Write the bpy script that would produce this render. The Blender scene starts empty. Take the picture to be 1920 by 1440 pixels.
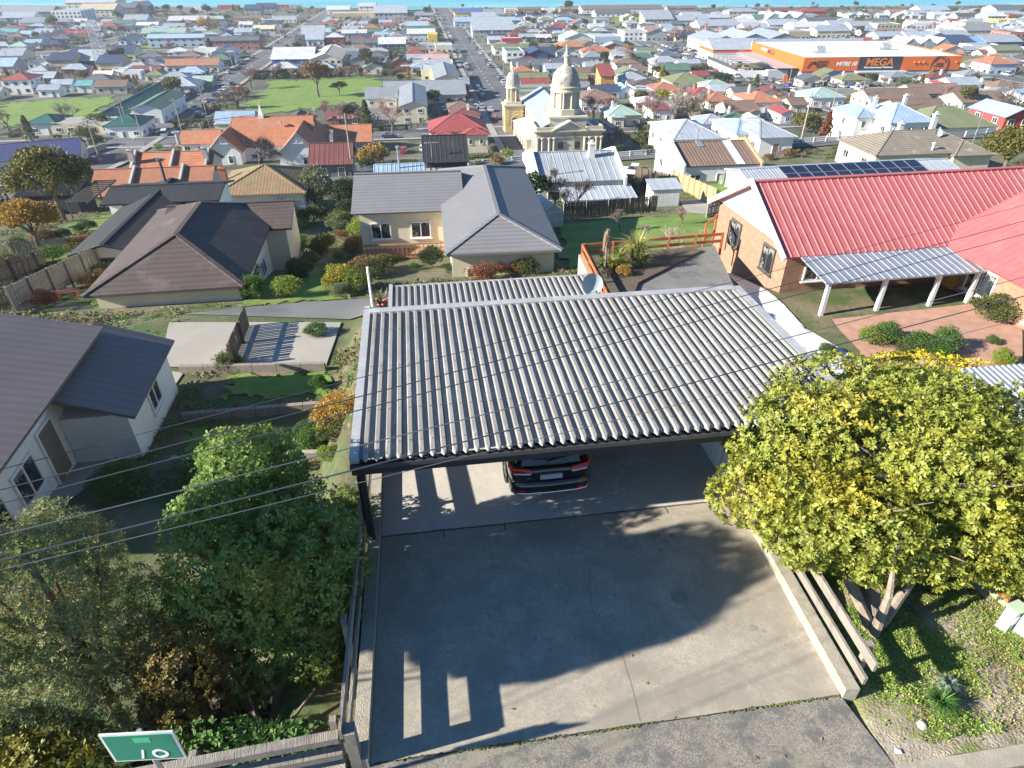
import bpy, math, random
from mathutils import Matrix, Vector
import numpy as np
random.seed(7)
R = math.radians
S = bpy.context.scene
COL = S.collection
# ------------------------------------------------------------------ camera
TH = R(33.6); F = 1220.0
cam = bpy.data.cameras.new('camera'); camo = bpy.data.objects.new('camera', cam); COL.objects.link(camo)
cam.sensor_width = 36; cam.lens = 36*F/1920; cam.clip_start = .3; cam.clip_end = 12000
camo.location = (0, 0, 0); camo.rotation_euler = (math.pi/2-TH, 0, 0)
S.camera = camo
# ------------------------------------------------------------------ sky, sun, exposure
SUN_AZ, SUN_EL = R(196), R(25)      # direction towards the sun, from +x anticlockwise
W = bpy.data.worlds.new('World'); S.world = W; W.use_nodes = True
wn = W.node_tree.nodes; bg = wn['Background']
sky = wn.new('ShaderNodeTexSky'); sky.sky_type = 'NISHITA'; sky.sun_disc = False
sky.sun_elevation = SUN_EL; sky.sun_rotation = math.pi/2-SUN_AZ
sky.altitude = 50; sky.air_density = 1.0; sky.dust_density = .0; sky.ozone_density = 5
hs = wn.new('ShaderNodeHueSaturation'); hs.inputs['Saturation'].default_value = 1.1
W.node_tree.links.new(sky.outputs[0], hs.inputs['Color']); W.node_tree.links.new(hs.outputs[0], bg.inputs[0]); bg.inputs[1].default_value = .07
sl = bpy.data.lights.new('sun', 'SUN'); sl.energy = 5.0; sl.angle = R(.53); sl.color = (1, .93, .82)
so = bpy.data.objects.new('sun', sl); COL.objects.link(so)
sd = Vector((math.cos(SUN_AZ)*math.cos(SUN_EL), math.sin(SUN_AZ)*math.cos(SUN_EL), math.sin(SUN_EL)))
so.rotation_euler = sd.to_track_quat('Z', 'Y').to_euler(); so.location = (-40, -10, 40)
S.view_settings.view_transform = 'Standard'; S.view_settings.look = 'None'
S.view_settings.gamma = 1; S.view_settings.use_curve_mapping = False; S.view_settings.exposure = 1.4
S.cycles.max_bounces = 6; S.cycles.diffuse_bounces = 3; S.cycles.glossy_bounces = 2; S.cycles.transparent_max_bounces = 6
S.cycles.volume_bounces = 0

# ------------------------------------------------------------------ ground shape (camera at z = 0)
AG = R(7.5); ca, sa = math.cos(AG), math.sin(AG)      # the town's street grid is turned this much
PV = [(-60,-10),(5,-10.9),(12,-12.2),(18,-13),(31,-15.6),(45,-19),(62,-21.9),(80,-25),(95,-28),(104,-30),(112,-30.2),(135,-36),(160,-43),(180,-45),(220,-46),(300,-47.5),(420,-49),(600,-50.2),(850,-52),(3000,-52)]
TV = [(-60,0),(30,0),(60,0),(92,0),(104,.036),(116,.036),(165,0),(3000,0)]
def lerp(T, v):
    if v <= T[0][0]: return T[0][1]
    for (a, b), (c, d) in zip(T, T[1:]):
        if v <= c: return b+(d-b)*(v-a)/(c-a)
    return T[-1][1]
def uv(x, y): return x*ca+y*sa, -x*sa+y*ca
def xy(u, v): return u*ca-v*sa, u*sa+v*ca
RV = [(-60,-10.56),(5,-10.56),(12,-11.8),(16,-13.2),(21,-14.9),(27,-15.55),(60,-15.6)]     # garden right of the driveway
SHORE = lambda x: 850+.00013*x*x
def G(x, y):
    u, v = uv(x, y)
    z = lerp(PV, v)+lerp(TV, v)*max(-60, min(80, u))
    # the yard left of the driveway lies lower
    k = max(0, min(1, (-3.2-u+.0*v)/1.2)) * max(0, min(1, (v-5.5)/1.5)) * max(0, min(1, (34-v)/14))
    z -= 2.0*k
    # the garden right of the driveway
    k2 = max(0, min(1, (u-min(6.8, max(6.25, 6.3+.095*(v-5.3))))/.25)) * max(0, min(1, (30-v)/4))
    z = z*(1-k2) + k2*lerp(RV, v)
    e = y-SHORE(x)
    if e > -18: z -= min(3.5, (e+18)*.1)
    return z
def ray(px, py):
    X, Y = px-960, 720-py
    return (X, F*math.cos(TH)+Y*math.sin(TH), -F*math.sin(TH)+Y*math.cos(TH))
def at(px, py, z):
    d = ray(px, py); t = z/d[2]; return Vector((d[0]*t, d[1]*t, z))
def gp(px, py, h=0):
    d = ray(px, py); t = 5/F
    while t < 3:
        if d[2]*t < G(d[0]*t, d[1]*t)+h: break
        t *= 1.02
    a, b = t/1.02, t
    for i in range(22):
        m = (a+b)/2
        if d[2]*m < G(d[0]*m, d[1]*m)+h: b = m
        else: a = m
    return Vector((d[0]*b, d[1]*b, d[2]*b))
def zdep(p): return p[1]*math.cos(TH)-p[2]*math.sin(TH)
def proj(x, y, z):
    d = y*math.cos(TH)-z*math.sin(TH); w = y*math.sin(TH)+z*math.cos(TH)
    return 960+F*x/d, 720-F*w/d

# ------------------------------------------------------------------ materials
def nd(t, k, **kw):
    n = t.nodes.new(k)
    for a, b in kw.items(): setattr(n, a, b)
    return n
MC = {}
def M(name, rgb, rough=.75, var=.18, scale=1.5, spots=None, spot_lo=.55, spot_hi=.7, spot_scale=.6, bump=0, bscale=30, metal=0, wave=None, wave_amt=.25, wave_bump=0, rnd=0, spec=.5, stretch=(1,1,1), island=0, trans=0, coat=0, spots2=None, grit=0):
    """painted, weathered surface: base colour with noise, optional stains of a second colour, fine bump, ribs"""
    if name in MC: return MC[name]
    m = bpy.data.materials.new(name); m.use_nodes = True; t = m.node_tree; L = t.links
    b = t.nodes['Principled BSDF']; b.inputs['Roughness'].default_value = rough; b.inputs['Metallic'].default_value = metal
    b.inputs['Specular IOR Level'].default_value = spec
    if coat: b.inputs['Coat Weight'].default_value = coat; b.inputs['Coat Roughness'].default_value = .05
    tc = nd(t, 'ShaderNodeTexCoord'); src = tc.outputs['Object']
    mp = nd(t, 'ShaderNodeMapping'); mp.inputs['Scale'].default_value = stretch; L.new(src, mp.inputs[0]); src2 = mp.outputs[0]
    nz = nd(t, 'ShaderNodeTexNoise'); nz.inputs['Scale'].default_value = scale; nz.inputs['Detail'].default_value = 6; nz.inputs['Roughness'].default_value = .65
    L.new(src2, nz.inputs[0])
    mr = nd(t, 'ShaderNodeMapRange'); mr.inputs[1].default_value = .25; mr.inputs[2].default_value = .75
    mr.inputs[3].default_value = 1-var; mr.inputs[4].default_value = 1+var; L.new(nz.outputs[0], mr.inputs[0])
    fac = mr.outputs[0]
    def mul(a, bb):
        n = nd(t, 'ShaderNodeMath', operation='MULTIPLY'); L.new(a, n.inputs[0]); L.new(bb, n.inputs[1]); return n.outputs[0]
    if rnd:
        oi = nd(t, 'ShaderNodeObjectInfo'); r2 = nd(t, 'ShaderNodeMapRange'); r2.inputs[3].default_value = 1-rnd; r2.inputs[4].default_value = 1+rnd
        L.new(oi.outputs['Random'], r2.inputs[0]); fac = mul(fac, r2.outputs[0])
    if island:
        ge = nd(t, 'ShaderNodeNewGeometry'); r2 = nd(t, 'ShaderNodeMapRange'); r2.inputs[3].default_value = 1-island; r2.inputs[4].default_value = 1+island
        L.new(ge.outputs['Random Per Island'], r2.inputs[0]); fac = mul(fac, r2.outputs[0])
    if grit:
        ng = nd(t, 'ShaderNodeTexNoise'); ng.inputs['Scale'].default_value = 38; ng.inputs['Detail'].default_value = 3; L.new(src2, ng.inputs[0])
        rg = nd(t, 'ShaderNodeMapRange'); rg.inputs[1].default_value = .3; rg.inputs[2].default_value = .7; rg.inputs[3].default_value = 1-grit; rg.inputs[4].default_value = 1+grit; L.new(ng.outputs[0], rg.inputs[0]); fac = mul(fac, rg.outputs[0])
        ng = nd(t, 'ShaderNodeTexNoise'); ng.inputs['Scale'].default_value = 7; ng.inputs['Detail'].default_value = 8; ng.inputs['Distortion'].default_value = 1.2; L.new(src2, ng.inputs[0])
        rg = nd(t, 'ShaderNodeMapRange'); rg.inputs[1].default_value = .3; rg.inputs[2].default_value = .7; rg.inputs[3].default_value = 1-grit*.45; rg.inputs[4].default_value = 1+grit*.45; L.new(ng.outputs[0], rg.inputs[0]); fac = mul(fac, rg.outputs[0])
    wv = None
    if wave:
        ax, sp = wave
        wv = nd(t, 'ShaderNodeTexWave', bands_direction=ax); wv.inputs['Scale'].default_value = 2*math.pi/sp/20
        L.new(src, wv.inputs[0])
        r3 = nd(t, 'ShaderNodeMapRange'); r3.inputs[3].default_value = 1-wave_amt; r3.inputs[4].default_value = 1; L.new(wv.outputs['Fac'], r3.inputs[0]); fac = mul(fac, r3.outputs[0])
    mx = nd(t, 'ShaderNodeVectorMath', operation='SCALE'); mx.inputs[0].default_value = rgb[:3]; L.new(fac, mx.inputs['Scale'])
    col = mx.outputs[0]
    for k, sp in enumerate([spots, spots2]):
        if sp:
            n2 = nd(t, 'ShaderNodeTexNoise'); n2.inputs['Scale'].default_value = spot_scale*(1 if k == 0 else 3.1); n2.inputs['Detail'].default_value = 8; n2.inputs['Roughness'].default_value = .7
            off = nd(t, 'ShaderNodeVectorMath', operation='ADD'); off.inputs[1].default_value = (13.7+k*9, 4.2, 7.7); L.new(src2, off.inputs[0]); L.new(off.outputs[0], n2.inputs[0])
            r4 = nd(t, 'ShaderNodeMapRange', interpolation_type='SMOOTHSTEP'); r4.inputs[1].default_value = spot_lo; r4.inputs[2].default_value = spot_hi; L.new(n2.outputs[0], r4.inputs[0])
            mm = nd(t, 'ShaderNodeMix', data_type='RGBA'); L.new(r4.outputs[0], mm.inputs[0]); L.new(col, mm.inputs[6]); mm.inputs[7].default_value = (*sp, 1); col = mm.outputs[2]
    L.new(col, b.inputs['Base Color'])
    h = None
    if bump:
        n3 = nd(t, 'ShaderNodeTexNoise'); n3.inputs['Scale'].default_value = bscale; n3.inputs['Detail'].default_value = 5; L.new(src2, n3.inputs[0])
        bp = nd(t, 'ShaderNodeBump'); bp.inputs['Strength'].default_value = bump; bp.inputs['Distance'].default_value = .05; L.new(n3.outputs[0], bp.inputs['Height']); h = bp
    if wv and wave_bump:
        bp = nd(t, 'ShaderNodeBump'); bp.inputs['Strength'].default_value = wave_bump; bp.inputs['Distance'].default_value = .1; L.new(wv.outputs['Fac'], bp.inputs['Height'])
        if h: L.new(h.outputs[0], bp.inputs['Normal'])
        h = bp
    if h: L.new(h.outputs[0], b.inputs['Normal'])
    if trans:
        tr = nd(t, 'ShaderNodeBsdfTranslucent'); L.new(col, tr.inputs[0]); ms = nd(t, 'ShaderNodeMixShader'); ms.inputs[0].default_value = trans
        L.new(b.outputs[0], ms.inputs[1]); L.new(tr.outputs[0], ms.inputs[2]); L.new(ms.outputs[0], t.nodes['Material Output'].inputs[0])
    MC[name] = m
    return m

# ------------------------------------------------------------------ mesh builder
class MB:
    def __init__(s): s.v = []; s.f = []; s.m = []
    def add(s, vs, fs, mi=0):
        o = len(s.v); s.v += [tuple(q) for q in vs]
        for f in fs: s.f.append([i+o for i in f]); s.m.append(mi)
        return s
    def box(s, x0, x1, y0, y1, z0, z1, mi=0):
        return s.add([(x0,y0,z0),(x1,y0,z0),(x1,y1,z0),(x0,y1,z0),(x0,y0,z1),(x1,y0,z1),(x1,y1,z1),(x0,y1,z1)],
              [(0,3,2,1),(4,5,6,7),(0,1,5,4),(1,2,6,5),(2,3,7,6),(3,0,4,7)], mi)
    def bar(s, p, q, w, h, mi=0, up=(0,0,1)):
        p, q = Vector(p), Vector(q); d = (q-p).normalized(); u = Vector(up)
        if abs(d.dot(u)) > .99: u = Vector((0,1,0))
        r = d.cross(u).normalized()*w/2; u = r.cross(d).normalized()*h/2
        vs = [p-r-u, p+r-u, p+r+u, p-r+u, q-r-u, q+r-u, q+r+u, q-r+u]
        return s.add(vs, [(0,1,2,3),(7,6,5,4),(0,4,5,1),(1,5,6,2),(2,6,7,3),(3,7,4,0)], mi)
    def tube(s, ps, rs, n=6, mi=0, cap=True):
        ps = [Vector(p) for p in ps]; o = len(s.v)
        if not isinstance(rs, (list, tuple)): rs = [rs]*len(ps)
        for i, p in enumerate(ps):
            d = (ps[min(i+1, len(ps)-1)]-ps[max(i-1, 0)]).normalized()
            a = d.cross(Vector((0,0,1)) if abs(d.z) < .9 else Vector((1,0,0))).normalized(); b = d.cross(a)
            for k in range(n):
                t = 2*math.pi*k/n; s.v.append(tuple(p+(a*math.cos(t)+b*math.sin(t))*rs[i]))
        for i in range(len(ps)-1):
            for k in range(n):
                k2 = (k+1) % n; s.f.append([o+i*n+k, o+i*n+k2, o+(i+1)*n+k2, o+(i+1)*n+k]); s.m.append(mi)
        if cap:
            s.f.append([o+k for k in range(n)][::-1]); s.m.append(mi); e = o+(len(ps)-1)*n
            s.f.append([e+k for k in range(n)]); s.m.append(mi)
        return s
    def lathe(s, prof, n=16, c=(0,0), mi=0):
        o = len(s.v)
        for r, z in prof:
            for k in range(n):
                t = 2*math.pi*(k+.5)/n; s.v.append((c[0]+r*math.cos(t), c[1]+r*math.sin(t), z))
        for i in range(len(prof)-1):
            for k in range(n):
                k2 = (k+1) % n; s.f.append([o+i*n+k, o+i*n+k2, o+(i+1)*n+k2, o+(i+1)*n+k]); s.m.append(mi)
        s.f.append([o+(len(prof)-1)*n+k for k in range(n)]); s.m.append(mi)
        return s
    def prism(s, poly, off, mi=0, mi2=None):
        """polygon (list of 3D points) extruded by vector off"""
        n = len(poly); off = Vector(off); o = len(s.v)
        s.v += [tuple(Vector(p)) for p in poly]+[tuple(Vector(p)+off) for p in poly]
        s.f.append([o+i for i in range(n)]); s.f.append([o+n+i for i in range(n)][::-1]); s.m += [mi, mi]
        for i in range(n):
            j = (i+1) % n; s.f.append([o+j, o+i, o+n+i, o+n+j]); s.m.append(mi if mi2 is None else mi2)
        return s
    def mesh(s, name, mats=None, smooth=False):
        me = bpy.data.meshes.new(name); me.from_pydata(s.v, [], s.f)
        if mats:
            for m in (mats if isinstance(mats, (list, tuple)) else [mats]): me.materials.append(m)
        if any(s.m): me.polygons.foreach_set('material_index', s.m)
        if smooth: me.polygons.foreach_set('use_smooth', [True]*len(s.f))
        me.update()
        return me
def npmesh(name, V, Fq, mats, smooth=False):
    """fast mesh from numpy arrays of quads or tris"""
    me = bpy.data.meshes.new(name); n = len(Fq); k = Fq.shape[1]
    me.vertices.add(len(V)); me.vertices.foreach_set('co', V.astype(np.float32).ravel())
    me.loops.add(n*k); me.loops.foreach_set('vertex_index', Fq.astype(np.int32).ravel())
    me.polygons.add(n); me.polygons.foreach_set('loop_start', np.arange(0, n*k, k, dtype=np.int32))
    for m in (mats if isinstance(mats, (list, tuple)) else [mats]): me.materials.append(m)
    if smooth: me.polygons.foreach_set('use_smooth', np.ones(n, bool))
    me.update(calc_edges=True); me.validate()
    return me
def O(name, me, parent=None, loc=(0,0,0), rz=0, rot=None, kind=None, label=None, cat=None, group=None, scale=None):
    o = bpy.data.objects.new(name, me); COL.objects.link(o); o.location = loc
    o.rotation_euler = rot if rot else (0, 0, rz)
    if scale: o.scale = scale
    if parent: o.parent = parent
    if kind: o['kind'] = kind
    if label: o['label'] = label
    if cat: o['category'] = cat
    if group: o['group'] = group
    return o
def T(name, label, cat, loc=(0,0,0), rz=0, group=None):
    return O(name, None, None, loc, rz, label=label, cat=cat, group=group)
AUTO = []       # things whose label is finished at the end from what stands next to them
LM = []         # landmarks: (short name, x, y)
# ------------------------------------------------------------------ colours
RC = dict(red=(.29,.065,.06), dred=(.18,.06,.055), orange=(.4,.17,.09), terra=(.34,.14,.085), brown=(.2,.135,.1), dbrown=(.1,.075,.06), grey=(.24,.26,.28), dgrey=(.11,.12,.135),
  lt=(.33,.365,.41), white=(.52,.53,.54), navy=(.045,.065,.12), dgreen=(.015,.1,.09), green=(.09,.165,.115), mint=(.3,.41,.36), olive=(.17,.19,.1), rust=(.36,.17,.1), blue=(.06,.12,.3), black=(.025,.027,.032), teal=(.12,.34,.33), tan=(.5,.4,.28), cream=(.66,.58,.42), pink=(.5,.36,.34), yellow=(.7,.5,.06), purple=(.035,.045,.14), bluegrey=(.3,.4,.5), silver=(.36,.4,.43))
WC = dict(white=(.76,.76,.73), cream=(.66,.6,.45), tan=(.48,.4,.28), grey=(.36,.37,.38), dgrey=(.14,.15,.16), brick=(.34,.13,.08), red=(.4,.06,.05), blue=(.07,.14,.4), lblue=(.4,.5,.62), yellow=(.7,.5,.08), green=(.25,.36,.25), brown=(.24,.16,.1), pink=(.6,.42,.36), black=(.04,.042,.05), stone=(.52,.46,.33), orange=(.62,.3,.09), teal=(.1,.42,.38), navy=(.05,.07,.16), dgreen=(.04,.11,.09))
def roofm(c): return M('roof_'+c, RC[c], rough=.55 if c in ('lt','white','grey','silver','bluegrey','navy','blue') else .7, var=.2, scale=.35, rnd=.1, spots=tuple(x*.6+.03 for x in RC[c]), spot_lo=.55, spot_hi=.75, spot_scale=.25, wave=('X', .9), wave_amt=.14)
def wallm(c): return M('wall_'+c, WC[c], rough=.8, var=.12, scale=.5, rnd=.06, spots=tuple(x*.75 for x in WC[c]), spot_lo=.58, spot_hi=.8, spot_scale=.4)
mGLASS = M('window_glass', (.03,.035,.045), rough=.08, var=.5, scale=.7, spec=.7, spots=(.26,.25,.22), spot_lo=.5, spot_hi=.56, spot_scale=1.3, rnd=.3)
mFRAME = M('window_frame_paint', (.72,.72,.7), rough=.5)
mDFRAME = M('window_frame_dark', (.09,.085,.08), rough=.5)
mDOOR = M('door_paint', (.2,.16,.13), rough=.5, rnd=.5)
mBRICK = M('chimney_brick', (.35,.15,.1), rough=.9, spots=(.2,.12,.1), bump=.3)
mPLAST = M('chimney_plaster', (.7,.69,.66), rough=.85)
mASPH = M('asphalt', (.105,.105,.11), rough=.92, var=.22, scale=.12, spots=(.15,.15,.15), spot_lo=.5, spot_hi=.66, spot_scale=.08, spots2=(.075,.075,.08))
mPATHC = M('footpath_concrete', (.3,.29,.27), rough=.9, var=.2, scale=.4)
mMARK = M('road_marking_paint', (.75,.75,.73), rough=.7)
mGRASS = M('lawn_grass', (.135,.225,.03), rough=.95, var=.35, scale=.5, spots=(.2,.235,.05), spot_lo=.42, spot_hi=.7, spot_scale=.13, bump=.6, bscale=9, spots2=(.085,.165,.02))
mTOWN = M('town_ground', (.085,.085,.055), rough=.95, var=.4, scale=.09, spots=(.17,.155,.125), spot_lo=.42, spot_hi=.6, spot_scale=.05, spots2=(.04,.06,.022), bump=.4, bscale=2)
mHILL = M('hillside_ground', (.1,.105,.045), rough=.95, var=.4, scale=.6, spots=(.18,.14,.09), spot_lo=.45, spot_hi=.62, spot_scale=.2, spots2=(.05,.095,.02), bump=.7, bscale=6)
mSEA = None
# ------------------------------------------------------------------ terrain
def axis(parts):
    r = []
    for a, b, s in parts:
        n = max(1, round((b-a)/s)); r += [a+(b-a)*i/n for i in range(n)]
    r.append(parts[-1][1]); return r
US = axis([(-1000,-300,40),(-300,-100,12),(-100,-30,4),(-30,-6,1.5),(-6,8,.4),(8,30,1.5),(30,110,5),(110,300,12),(300,1000,40)])
VS = axis([(-12,2,2),(2,30,.8),(30,62,2),(62,220,4),(220,700,14),(700,1150,9)])
tv = []
for v in VS:
    for u in US:
        x, y = xy(u, v); tv.append((x, y, G(x, y)))
nu = len(US); TV_ = np.array(tv)
Q = np.array([(j*nu+i, j*nu+i+1, (j+1)*nu+i+1, (j+1)*nu+i) for j in range(len(VS)-1) for i in range(nu-1)])
me = npmesh('ground', TV_, Q, [mHILL, mTOWN], smooth=True)
vm = np.array([(VS[j]+VS[j+1])/2 for j in range(len(VS)-1) for i in range(nu-1)])
me.polygons.foreach_set('material_index', (vm > 150).astype(np.int32))
O('ground', me, kind='structure')
# sea
def sea_mat():
    m = bpy.data.materials.new('sea_water'); m.use_nodes = True; t = m.node_tree; b = t.nodes['Principled BSDF']
    tc = nd(t, 'ShaderNodeTexCoord'); mp = nd(t, 'ShaderNodeMapping'); mp.inputs['Scale'].default_value = (.004, .02, 1); t.links.new(tc.outputs['Object'], mp.inputs[0])
    nz = nd(t, 'ShaderNodeTexNoise'); nz.inputs['Scale'].default_value = 1; nz.inputs['Detail'].default_value = 8; nz.inputs['Roughness'].default_value = .7; t.links.new(mp.outputs[0], nz.inputs[0])
    cr = nd(t, 'ShaderNodeValToRGB'); cr.color_ramp.elements[0].position = .3; cr.color_ramp.elements[0].color = (.07,.34,.42,1); cr.color_ramp.elements[1].position = .7; cr.color_ramp.elements[1].color = (.16,.5,.55,1)
    t.links.new(nz.outputs[0], cr.inputs[0]); t.links.new(cr.outputs[0], b.inputs['Base Color']); b.inputs['Roughness'].default_value = .45
    mp2 = nd(t, 'ShaderNodeMapping'); mp2.inputs['Scale'].default_value = (.05,.2,1); t.links.new(tc.outputs['Object'], mp2.inputs[0])
    n2 = nd(t, 'ShaderNodeTexNoise'); n2.inputs['Scale'].default_value = 1; n2.inputs['Detail'].default_value = 6; t.links.new(mp2.outputs[0], n2.inputs[0])
    bp = nd(t, 'ShaderNodeBump'); bp.inputs['Strength'].default_value = .5; bp.inputs['Distance'].default_value = 1.5; t.links.new(n2.outputs[0], bp.inputs['Height']); t.links.new(bp.outputs[0], b.inputs['Normal'])
    return m
mSEA = sea_mat()
sv = MB(); sx = [-5000,-1200]+list(range(-1000,1001,100))+[1200,5000]
for a, b in zip(sx, sx[1:]): sv.add([(a,800,-53.3),(b,800,-53.3),(b,9000,-53.3),(a,9000,-53.3)], [(0,1,2,3)])
O('sea', sv.mesh('sea', mSEA), kind='structure')
# surf lines along the shore
mFOAM = M('surf_foam', (.8,.85,.85), rough=.8, var=.2)
fm = MB(); random.seed(3)
for off in (2, 14, 30):
    x = -700
    while x < 700:
        ln = random.uniform(30, 120)
        if random.random() < .6:
            pts = [x+ln*i/6 for i in range(7)]
            top = [(q, SHORE(q)+17+off+random.uniform(-1,1), -53.2) for q in pts]; w = random.uniform(.8, 2.2)
            for i in range(6):
                (x1,y1,z1), (x2,y2,z2) = top[i], top[i+1]
                w1 = w*math.sin(math.pi*i/6)+.05; w2 = w*math.sin(math.pi*(i+1)/6)+.05
                fm.add([(x1,y1-w1,z1),(x2,y2-w2,z2),(x2,y2+w2,z2),(x1,y1+w1,z1)], [(0,1,2,3)])
        x += ln*1.1
O('surf_foam', fm.mesh('surf_foam', mFOAM), kind='stuff', label='thin white lines of surf along the grey beach', cat='surf')
# beach strip
mBEACH = M('beach_shingle', (.3,.25,.2), rough=.95, var=.3, scale=.05, spots=(.14,.14,.08), spot_lo=.5, spot_hi=.62, spot_scale=.03)
def drape_quad(name, c, mat, dz=.06, n=8, m=8, kind='structure', h=None, **kw):
    """sheet over the ground between four (x,y) corners"""
    V = []; Fc = []
    for j in range(m+1):
        for i in range(n+1):
            a, b = i/n, j/m
            if name == 'lawn' and (i in (0,n) or j in (0,m)): jr = .05+.012*math.hypot(c[0][0], c[0][1]); jx, jy = random.uniform(-jr,jr), random.uniform(-jr,jr)
            else: jx = jy = 0
            x = jx+(c[0][0]*(1-a)+c[1][0]*a)*(1-b)+(c[3][0]*(1-a)+c[2][0]*a)*b
            y = jy+(c[0][1]*(1-a)+c[1][1]*a)*(1-b)+(c[3][1]*(1-a)+c[2][1]*a)*b
            V.append((x, y, (G(x, y) if h is None else h)+dz))
    Fc = np.array([(j*(n+1)+i, j*(n+1)+i+1, (j+1)*(n+1)+i+1, (j+1)*(n+1)+i) for j in range(m) for i in range(n)])
    return O(name, npmesh(name, np.array(V), Fc, mat, smooth=True), kind=kind, **kw)
bv = MB()
bx = list(range(-800, 801, 50))
for a, b in zip(bx, bx[1:]):
    for k in range(4):
        y0, y1 = SHORE(a)-34+k*13, SHORE(a)-34+(k+1)*13; y2, y3 = SHORE(b)-34+k*13, SHORE(b)-34+(k+1)*13
        bv.add([(a,y0,G(a,y0)+.3),(b,y2,G(b,y2)+.3),(b,y3,G(b,y3)+.3),(a,y1,G(a,y1)+.3)], [(0,1,2,3)])
O('beach', bv.mesh('beach', mBEACH), kind='structure')
# ------------------------------------------------------------------ streets of the town (u or v lines of the grid)
STREETS = []   # (axis, centre, half width, from, to)
def street(axis_, c, w, a, b, dz=.12, mark=True, path=True):
    STREETS.append((axis_, c, w/2+3, a, b))
    step = 4 if b-a < 260 else 8
    n = max(2, int((b-a)/step))
    def strip(name, o0, o1, dz_, mat):
        V = []
        for i in range(n+1):
            t = a+(b-a)*i/n
            for o in (o0, (o0+o1)/2, o1):
                x, y = xy(c+o, t) if axis_ == 'v' else xy(t, c+o)
                V.append((x, y, G(x, y)+dz_))
        Fc = np.array([(i*3+k, i*3+k+1, i*3+k+4, i*3+k+3) for i in range(n) for k in range(2)])
        if axis_ == 'u': Fc = Fc[:, ::-1]
        O(name, npmesh(name, np.array(V), Fc, mat, smooth=True), kind='structure')
    strip('road', -w/2, w/2, dz, mASPH)
    if path:
        for s in (-1, 1):
            o0, o1 = sorted((s*(w/2+.3), s*(w/2+2.3))); strip('footpath', o0, o1, dz+.1, mPATHC)
    if mark:
        mk = MB(); t = a
        while t < b-4:
            if not any(ax2 != axis_ and a2 < c < b2 and abs(t-c2) < hw2+4 for ax2, c2, hw2, a2, b2 in STREETS):
                for o in (-.12,):
                    q = []
                    for tt, oo in ((t,o),(t,o+.24),(t+3,o+.24),(t+3,o)):
                        x, y = xy(c+oo, tt) if axis_ == 'v' else xy(tt, c+oo)
                        q.append((x, y, G(x, y)+dz+.05))
                    mk.add(q, [(0,1,2,3)])
            t += 10
        O('road_marking', mk.mesh('road_marking', mMARK), kind='structure')
street('v', 30, 15, 150, 838, dz=.2)
street('v', -84, 13, 150, 838, dz=.2)
street('v', 147, 13, 215, 838, dz=.2)
street('v', -200, 11, 330, 838, dz=.2, mark=False)
street('v', 262, 11, 240, 838, dz=.2, mark=False)
street('v', 375, 11, 420, 820, dz=.2, mark=False)
street('v', -315, 11, 480, 838, dz=.2, mark=False)
street('u', 450, 18, -560, 620, dz=.24)
street('u', 206, 11, -180, 140, dz=.16)
street('u', 335, 10, -430, -90, dz=.16, mark=False)
street('u', 262, 10, 147, 330, dz=.16, mark=False)
street('u', 590, 12, -640, 700, dz=.16, mark=False)
street('u', 720, 12, -700, 760, dz=.16, mark=False)
street('u', 110.4, 7.5, -120, 140, dz=.2, mark=False, path=False)
street('v', -88, 10, 96, 150, dz=.2, mark=False)
# parking and yards
PAVED = []
def pxquad(name, pts, mat, dz=.09, n=10, m=10, **kw):
    c = [gp(*p) for p in pts]; us, vs = zip(*[uv(q.x, q.y) for q in c]); PAVED.append((min(us), max(us), min(vs), max(vs))); return drape_quad(name, [(q.x, q.y) for q in c], mat, dz, n, m, **kw)
mYARD = M('yard_asphalt', (.16,.16,.155), rough=.92, var=.2, scale=.15, spots=(.11,.11,.115), spot_lo=.5, spot_hi=.65, spot_scale=.1)
mCONC = M('concrete_pale', (.33,.305,.26), rough=.9, var=.15, scale=.3, spots=(.3,.29,.27), spot_lo=.5, spot_hi=.7, spot_scale=.3)
LAWNS = []
def lawn(pts, dz=.14, name='lawn', mat=None, **kw):
    c = [gp(*p) for p in pts]; LAWNS.append([(q.x, q.y) for q in c])
    return drape_quad(name, [(q.x, q.y) for q in c], mat or mGRASS, dz, 16, 16, **kw)
lawn([(0,238),(170,228),(218,180),(0,195)])
lawn([(455,218),(700,190),(712,143),(508,152)])
lawn([(1140,50),(1212,50),(1208,33),(1140,32)])
lawn([(245,124),(298,124),(290,112),(250,112)])
lawn([(270,92),(290,92),(288,84),(268,84)])
pxquad('car_park', [(795,245),(930,242),(893,178),(800,186)], mYARD, .17)
pxquad('car_park', [(1460,188),(1700,176),(1672,152),(1458,158)], mYARD, .17)
pxquad('car_park', [(1255,98),(1330,115),(1345,98),(1270,86)], mYARD, .17)
pxquad('school_yard', [(640,245),(760,240),(760,180),(650,195)], mYARD, .1)
pxquad('forecourt', [(900,100),(990,100),(985,80),(895,82)], mYARD, .17)
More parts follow.
